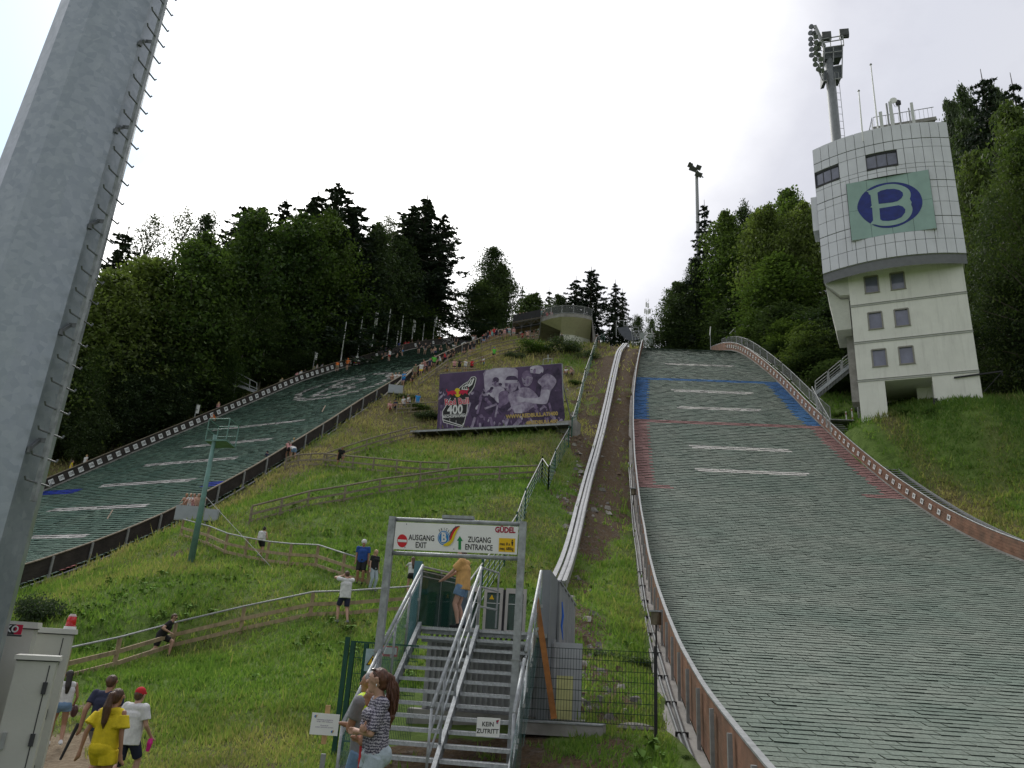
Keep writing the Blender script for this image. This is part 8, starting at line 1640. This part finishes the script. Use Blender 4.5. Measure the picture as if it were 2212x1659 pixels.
def crowd():
    slope = [ # x, foot y, pose, style, rz, top, bottom, hair, place
     (832,772,'hips','m',150,'purple','blue','brown','left of the white vest runner'), (840,781,'stand','m',60,'white','red','brown','below the first runner on the green slope'), (823,779,'sitg','m',200,'black','orange','brown','on the slope near the 200m board'), (857,774,'lean','m',-60,'black','black','dark','left of the blue shorts runner'),
     (869,770,'stand','m',80,'black','sky','brown','facing the leaning runner'), (904,765,'hips','m',170,'black','black','dark','leftmost of the high trio'), (917,767,'stand','m',200,'black','grey','greyhair','middle of the trio high on the slope'), (933,765,'lean','m',80,'black','black','dark','right of the trio high on the slope'), (940,765,'sitg','m',150,'bare','blue','brown','crouching by the trio'), (951,762,'sitg','m',190,'black','black','brown','low by the pole high on the slope'),
     (970,760,'bend','m',80,'black','black','dark','near the meadow side wall'), (984,750,'stand','m',180,'black','black','brown','next to the black squiggle board'), (727,804,'lean','m',20,'orange','khaki','brown','at the white number wall'), (749,801,'hips','h',160,'orange','black','brown','orange helmet, by the 200m board'), (462,912,'sitg','m',120,'orange','white','brown','low at the numbered wall behind the green mast')]
    for x, y, ps, st, rz, tp_, bt, hr, loc in slope:
        u, v = v_at(HL, x, y); u = min(max(u, float(HL.ul(v))+.4), float(HL.ur(v))-.4); d = dict(top=tp_, bottom=bt, haircol=hr, hat='orange'); far_person(HL.P(u, v, .06), ps, st, R(rz), d, '%s in %s and %s, %s' % (PH[ps], tp_ if tp_ != 'bare' else 'bare chest', bt, loc))
    wall = [ # spectators looking over the far wall: x, top colour, style, place
     (639,'pink','f','first of three heads left of the flagpoles'), (647,'white','m','second of three heads left of the flagpoles'), (655,'black','m','third of three heads left of the flagpoles'), (677,'olive','m','by the short pole, left one'), (684,'white','f','by the short pole, middle one'), (693,'grey','m','by the short pole, right one'), (824,'black','m','above the white vest runner'), (845,'grey','m','left of the thick short pole'), (850,'white','f','at the thick short pole'), (862,'blue','m','right of the thick short pole'),
     (874,'red','f','left of the two red tops'), (879,'red','m','right of the two red tops'), (888,'black','f','between two tall flagpoles'), (901,'black','m','over the wall above the trio, left'), (917,'navy','m','over the wall above the trio, right'), (947,'orange','m','at the upper end of the far wall'), (954,'black','m','very last at its upper end'), (605,'khaki','m','alone above the middle wall numbers'), (470,'pink','f','above the wall numbers right of the scaffold'), (182,'white','m','leaning on the wall near the big mast'), (150,'yellow','m','nearest the big mast at the wall')]
    for x, tp_, st, loc in wall:
        vs = np.arange(30, 114, .2); dd = [abs(px_of(HL.P(float(HL.ul(q))-.75, q, 1))[0]-x) for q in vs]; v = float(vs[int(np.argmin(dd))]); P = HL.P(float(HL.ul(v))-.75, v, .15); far_person(P, 'lean' if x % 2 else 'stand', st, R(-60+(x*37 % 50)), dict(top=tp_, bottom='navy', haircol=('brown', 'dark', 'blond')[x % 3]), 'spectator in %s behind the far wall, %s' % (tp_, loc))
    mead = [ # x, foot y, pose, style, rz, top, bottom, hair, place, y0
     (983,762,'bend','m',60,'white','grey','brown','over the dark wall on the crest',70), (998,760,'sitg','m',120,'white','denim','brown','on the upper wall next to the bending man',70), (1003,768,'sitg','m',160,'black','black','dark','below the sitting man in white',66), (1010,752,'sitg','m',200,'bare','grey','blond','near the black squiggle board',72), (1022,752,'sitg','f',150,'bare','black','blond','right of the squiggle board',72), (1031,748,'lean','m',90,'grey','black','brown','in the throng on the crest',74), (1014,768,'stand','f',190,'black','black','dark','first of two black tops at the fence',66), (1022,766,'stand','m',170,'black','grey','brown','second of two black tops at the fence',66), (1044,747,'stand','m',180,'black','denim','dark','where two fences meet on the crest',74), (1052,744,'lean','m',120,'navy','grey','brown','behind the red tops on the crest',76),
     (1010,732,'stand','m',180,'black','black','brown','against the sky at the crest',84), (1022,733,'up','m',180,'white','grey','brown','against the sky on the crest',84), (1000,735,'stand','m',200,'white','white','brown','pale figure by the wall end',84),
     (936,798,'hips','m',200,'lime','black','brown','beside the dark wall',56), (950,790,'sit','m',100,'white','grey','brown','just above the lime shirt man',58), (961,784,'sit','f',80,'red','navy','brown','between white and black shirts at the wall',58), (973,780,'sit','m',120,'black','black','brown','blond child size figure by the wall',60), (980,777,'sit','f',150,'black','grey','blond','right of the seated row at the wall',60),
     (1066,779,'walk','c',200,'lime','black','brown','with a blue cap on the upper meadow path',60), (1044,789,'sitg','f',150,'white','sky','brown','on the grass above the banner',60), (980,808,'prop','f',180,'pink','black','brown','first on the rail above the banner',56), (991,807,'prop','m',180,'black','black','dark','second on the rail above the banner',56), (1004,808,'prop','f',200,'white','grey','blond','third on the rail above the banner',56), (1018,808,'prop','m',170,'red','black','blond','fourth on the rail above the banner',56), (963,806,'sitg','m',200,'black','yellow','dark','crouching at the rail left above the banner',56),
     (895,818,'stand','f',190,'olive','olive','brown','in a pale dress at the dark wall',54), (908,815,'stand','m',170,'white','yellow','brown','right of the pale dress',54), (917,808,'lean','f',140,'pink','navy','brown','left of the backpack hiker',55), (927,805,'stand','p',150,'navy','black','dark','with a small pack at the wall',55), (888,831,'sitg','f',200,'black','yellow','blond','at the end of the leaning row',54), (870,836,'prop','m',160,'sky','blue','brown','over the pale panel',54), (852,836,'prop','m',170,'white','navy','blond','second over the pale panel',54), (859,836,'prop','f',190,'white','grey','brown','third over the pale panel',54), (845,838,'prop','f',150,'bare','navy','blond','leftmost over the pale panel',54),
     (832,855,'sit','f',170,'pink','black','brown','with dangling legs left of the pale panel',52), (776,890,'climb','p',20,'black','blue','dark','with a black backpack at the dark wall',48), (840,889,'sitg','f',200,'pink','red','brown','leftmost of the group at the fence',50), (855,885,'sitg','c',150,'navy','navy','brown','in a cap in the group at the fence',50), (871,886,'sit','f',150,'white','sky','dark','third of the group at the fence',50), (882,883,'sit','b',140,'white','navy','dark','fourth of the group at the fence',50), (900,886,'stand','c',190,'sky','denim','brown','right end of the group at the fence',50),
     (621,994,'lean','f',40,'pink','black','brown','watching over the dark wall',40), (632,995,'bend','m',30,'white','denim','brown','bent down beside the pink top',40), (629,988,'stand','b',20,'teal','denim','blond','behind the bent person at the wall',40), (576,1008,'sit','c',60,'navy','khaki','dark','on the outer side of the dark wall',40), (731,1013,'climb','p',-150,'black','black','dark','running down the path behind the curved fence',42), (326,1164,'climb','p',30,'black','paledenim','brown','with a white bag climbing over the lower dark wall',36),
     (1117,732,'hips','m',20,'black','black','dark','second row below the platform, left',78), (1109,731,'stand','f',170,'pink','teal','brown','left end of the row below the platform',78), (1128,731,'sitg','m',150,'red','red','brown','sitting in the row below the platform',78), (1139,737,'stand','m',200,'bare','black','brown','bare back in the row below the platform',76), (1152,735,'sitg','m',160,'black','grey','brown','at the right end of the row below the platform',76), (1175,722,'lean','f',170,'red','black','brown','under the corner of the platform',80), (1213,731,'stand','m',180,'black','black','dark','before the white platform wall',80), (1295,729,'lean','m',90,'grey','black','greyhair','by the green fence beside the platform',78),
     (1059,734,'stand','f',190,'red','white','brown','left red top on the crest',78), (1066,732,'stand','m',170,'red','black','brown','middle red top on the crest',78), (1072,731,'sit','f',160,'pink','grey','brown','right of the red tops on the crest',78), (1084,732,'sit','m',170,'black','denim','blond','crest row, one left of the dark shorts',78), (1093,731,'stand','m',190,'navy','black','brown','crest row, tall one',78), (1100,731,'sit','f',150,'teal','white','dark','crest row, right of the tall one',78),
     (1223,812,'sitg','f',160,'white','grey','brown','half hidden by the right edge of the banner',50), (1236,812,'sitg','m',140,'bare','navy','brown','right of the banner with raised arm',50)]
    for i, (x, y, ps, st, rz, tp_, bt, hr, loc, y0) in enumerate(mead):
        g = gnd(x, y, y0=y0); far_person(g, ps, st, R(rz), dict(top=tp_, bottom=bt, haircol=hr, hat='sky' if tp_ == 'lime' else 'navy', pack_col='white' if 'white bag' in loc else 'black', tan=i % 2), '%s in %s, %s' % (PH[ps], 'bare skin' if tp_ == 'bare' else tp_+' and '+bt, loc))
    for i, x in enumerate(np.linspace(1016, 1162, 17)):
        y = float(np.interp(x, [1016, 1060, 1110, 1162], [741, 730, 722, 716]))+(i % 3); g = gnd(x, y+6, y0=72); tp_ = ('black', 'pink', 'white', 'red', 'black', 'teal', 'navy')[i % 7]
        far_person(g, ('stand', 'lean', 'sitg', 'stand', 'hips')[i % 5], ('m', 'f', 'b')[i % 3], R(150+(i*47) % 80), dict(top=tp_, bottom=('black', 'denim', 'grey')[i % 3], haircol=('brown', 'dark', 'blond')[(i//2) % 3], tan=i % 2), 'spectator in %s, %s from the left in the tight row under the skyline' % (tp_, (ORD+['sixteenth', 'seventeenth'])[i]))
    zz = at(1225, 684, 97.).z+.36
    for x, dy, tp_, st, loc, dz in ((1122, 3.6, 'pink', 'f', 'first on the draped stand', -.35), (1130, 3.4, 'black', 'm', 'second on the draped stand', -.3), (1137, 3.2, 'black', 'f', 'third on the draped stand', -.25), (1144, 3.1, 'grey', 'm', 'fourth on the draped stand', -.2), (1153, 2.8, 'white', 'f', 'fifth on the draped stand', -.1), (1160, 2.6, 'white', 'm', 'sixth on the draped stand', -.05), (1168, 2.6, 'teal', 'm', 'in teal at the joint of stand and platform', 0), (1176, 2.8, 'black', 'b', 'tall figure at the left end of the platform railing', .05), (1181, 3.2, 'red', 'f', 'behind the platform railing, left', -.5), (1190, 2.8, 'pink', 'm', 'behind the platform railing, right', -.5)):
        Y = 97+dy; p = at(x, 690, Y); z = at(1138, 693, 100.).z-.25 if 'stand' in loc and 'joint' not in loc else zz-.0; far_person(Vector((p.x, Y, z)), 'prop', st, R(170+(x*13 % 40)), dict(top=tp_, bottom='black', haircol='brown', tan=x % 2), 'spectator in %s, %s' % (tp_, loc))
    g0 = [o for o in COL.objects if o.get('label', '').startswith('large grey panel box')][0].location
    for x, tp_, st, loc in ((403, 'bare', 'f', 'first'), (412, 'white', 'm', 'second'), (420, 'pink', 'f', 'third'), (428, 'bare', 'm', 'fourth'), (439, 'white', 'b', 'fifth')):
        Y = g0.y+.75; p = at(x, 1078, Y); far_person(Vector((p.x, Y, p.z-1.32)), 'prop', st, R(175+(x*7 % 30)), dict(top=tp_, bottom='navy', haircol=('brown', 'blond', 'dark')[x % 3], tan=x % 2), '%s of the five people leaning over the large grey panel box' % loc)
crowd()
# ------------------------------------------------------------------ grass and loose stones
def scatter():
    rs = np.random.RandomState(21); n = 150000; r = 5.5*np.exp(rs.rand(n)*math.log(100/5.5)); a = rs.uniform(-.62, .72, n); X = r*np.sin(a); Y = r*np.cos(a)
    ok = (Y > 4) & ~inside(HR, X, Y, .75) & ~inside(HL, X, Y, .5); s = soil(X, Y); p = path(X, Y); ok &= (rs.rand(n) > s*.97) & (rs.rand(n) > p*1.6)
    st = (np.abs((X-SO.x)*SR.x+(Y-SO.y)*SR.y-1.3) < 2.2) & (Y > 16.5) & (Y < 20.5); ok &= ~st; X, Y, r = X[ok], Y[ok], r[ok]; Z = tz(X, Y); dry = dryness(X, Y)
    n2 = 26000; X2 = rs.uniform(28, 62, n2); Y2 = rs.uniform(36, 66, n2); k2 = ~inside(HR, X2, Y2, 2.2); X = np.concatenate([X, X2[k2]]); Y = np.concatenate([Y, Y2[k2]]); r = np.hypot(X, Y); Z = tz(X, Y); dry = dryness(X, Y)
    nb = 5; n = len(X); V = []; T = []
    cl = vnoise(X, Y, 1.7, 31)+vnoise(X, Y, .7, 32)*.6; hgt = (.05+.0032*r+.16*np.clip(cl+.15, 0, 1))*(.5+.8*rs.rand(n)); tall = rs.rand(n) < .03; hgt = np.where(tall, hgt*1.9, hgt)
    for b in range(nb):
        ox, oy = rs.randn(2, n)*(.025+.0035*r); az = rs.rand(n)*6.283; w = (.006+.00085*r)*(.7+.6*rs.rand(n)); lx = rs.randn(n)*.35*hgt; ly = rs.randn(n)*.35*hgt-.1*hgt; x0 = X+ox; y0 = Y+oy; z0 = Z-.02; dx = np.cos(az)*w; dy = np.sin(az)*w*.5
        V.append(np.stack([np.stack([x0-dx, y0-dy, z0], 1), np.stack([x0+dx, y0+dy, z0], 1), np.stack([x0+lx, y0+ly, z0+hgt*(.75+.5*rs.rand(n))], 1)], 1)); T.append(np.clip(dry*.85+rs.randn(n)*.16+.05, 0, 1))
    V = np.concatenate(V).reshape(-1, 3); T = np.repeat(np.concatenate(T), 3); m = len(V)//3; me = bpy.data.meshes.new('meadow_grass'); me.vertices.add(3*m); me.vertices.foreach_set('co', V.ravel()); me.loops.add(3*m); me.loops.foreach_set('vertex_index', np.arange(3*m, dtype=np.int32)); me.polygons.add(m); me.polygons.foreach_set('loop_start', np.arange(0, 3*m, 3, dtype=np.int32)); me.update()
    ca = me.color_attributes.new('tone', 'FLOAT_COLOR', 'POINT'); ca.data.foreach_set('color', np.stack([T, T, T, np.ones_like(T)], 1).ravel())
    g = bpy.data.materials.new('grass blades'); g.use_nodes = True; t = g.node_tree; bs = t.nodes['Principled BSDF']; bs.inputs['Roughness'].default_value = .6; bs.inputs['Specular IOR Level'].default_value = .2; at_ = N(t, 'ShaderNodeAttribute', attribute_name='tone'); tc = N(t, 'ShaderNodeTexCoord'); nz = N(t, 'ShaderNodeTexNoise', i_Scale=.5, i_Detail=5.0); t.links.new(tc.outputs['Object'], nz.inputs[0])
    c = ramp(t, at_.outputs['Fac'], [(0, (.12, .225, .052)), (.3, (.20, .30, .08)), (.6, (.31, .32, .14)), (1, (.43, .37, .22))]); c = mixc(t, .6, c, ramp(t, nz.outputs[0], [(.35, (.55, .6, .5)), (.65, (1.25, 1.2, 1.1))]), 'MULTIPLY'); t.links.new(c, bs.inputs['Base Color'])
    tr = N(t, 'ShaderNodeBsdfTranslucent'); t.links.new(mixc(t, 1.0, c, (1.15, 1.2, .65), 'MULTIPLY'), tr.inputs[0]); mx = N(t, 'ShaderNodeMixShader'); mx.inputs[0].default_value = .5; t.links.new(bs.outputs[0], mx.inputs[1]); t.links.new(tr.outputs[0], mx.inputs[2]); t.links.new(mx.outputs[0], t.nodes['Material Output'].inputs[0]); me.materials.append(g)
    o = bpy.data.objects.new('meadow_grass', me); COL.objects.link(o); tag(o, 'rough green and dry grass covering the meadow', 'grass', kind='stuff')
    n = 2600; Y = 9+rs.rand(n)**1.4*50; X = rs.uniform(-.62, .25, n)*Y; ok = (soil(X, Y) < .45) & (path(X, Y) < .3) & ~inside(HR, X, Y, .9) & ~inside(HL, X, Y, .6) & ((vnoise(X, Y, 4., 41)+vnoise(X, Y, 1.3, 42)*.7) > .12); X, Y = X[ok], Y[ok]; mb = MB()
    for x, y in zip(X, Y):
        z = float(tz(x, y)); q = .07+.10*rs.rand()+.0012*y
        for i in range(6):
            a = rs.rand()*6.28; dx, dy = math.cos(a)*q, math.sin(a)*q; hh = q*(.6+.8*rs.rand()); w = q*.28; mb.add([(x, y, z+hh*.3), (x+dx*.6-dy*.28, y+dy*.6+dx*.28, z+hh), (x+dx*1.3, y+dy*1.3, z+hh*.8), (x+dx*.6+dy*.28, y+dy*.6-dx*.28, z+hh*.85)], [(0, 1, 2, 3)])
    o = mb.build('meadow_weeds', mat('weed leaves', (.15, .26, .06), .85, 0, .4, 3, spec=.1)); tag(o, 'broad leaved weeds mixed into the meadow grass', 'weeds', kind='stuff')
    n = 9000; Y = rs.uniform(18.5, 95, n); X = np.interp(Y, ly, lx)+rs.randn(n)*np.interp(Y, [15, 40, 50, 90], [1.2, 1.2, 2.4, 3.2])+.5; s = soil(X, Y); ok = (s > .35) & ~inside(HR, X, Y, .9); X, Y = X[ok], Y[ok]; mb = MB()
    for x, y in zip(X, Y):
        q = (.03+.11*rs.rand()**3)*(1+y/60); z = float(tz(x, y)); c = [(x+rs.randn()*q*.25+q*i, y+q*j+rs.randn()*q*.25, z-q*.3) for i, j in ((-1, -.6), (1, -.7), (.8, .7), (-.8, .6))]+[(x+q*.5*i+rs.randn()*q*.2, y+q*.4*j, z+q*(.5+.5*rs.rand())) for i, j in ((-1, -.6), (1, -.7), (.8, .7), (-.8, .6))]
        mb.add(c, [(4, 5, 6, 7), (0, 1, 5, 4), (1, 2, 6, 5), (2, 3, 7, 6), (3, 0, 4, 7)], int(rs.rand()*3))
    o = mb.build('scree', [mat('scree light', (.33, .31, .28), .95, 0, .35, 8), mat('scree brown', (.15, .105, .07), .95, 0, .4, 8), mat('scree grey', (.19, .18, .165), .95, 0, .35, 8)]); tag(o, 'broken stones scattered in the gully under the lift track', 'stones', kind='stuff')
scatter()
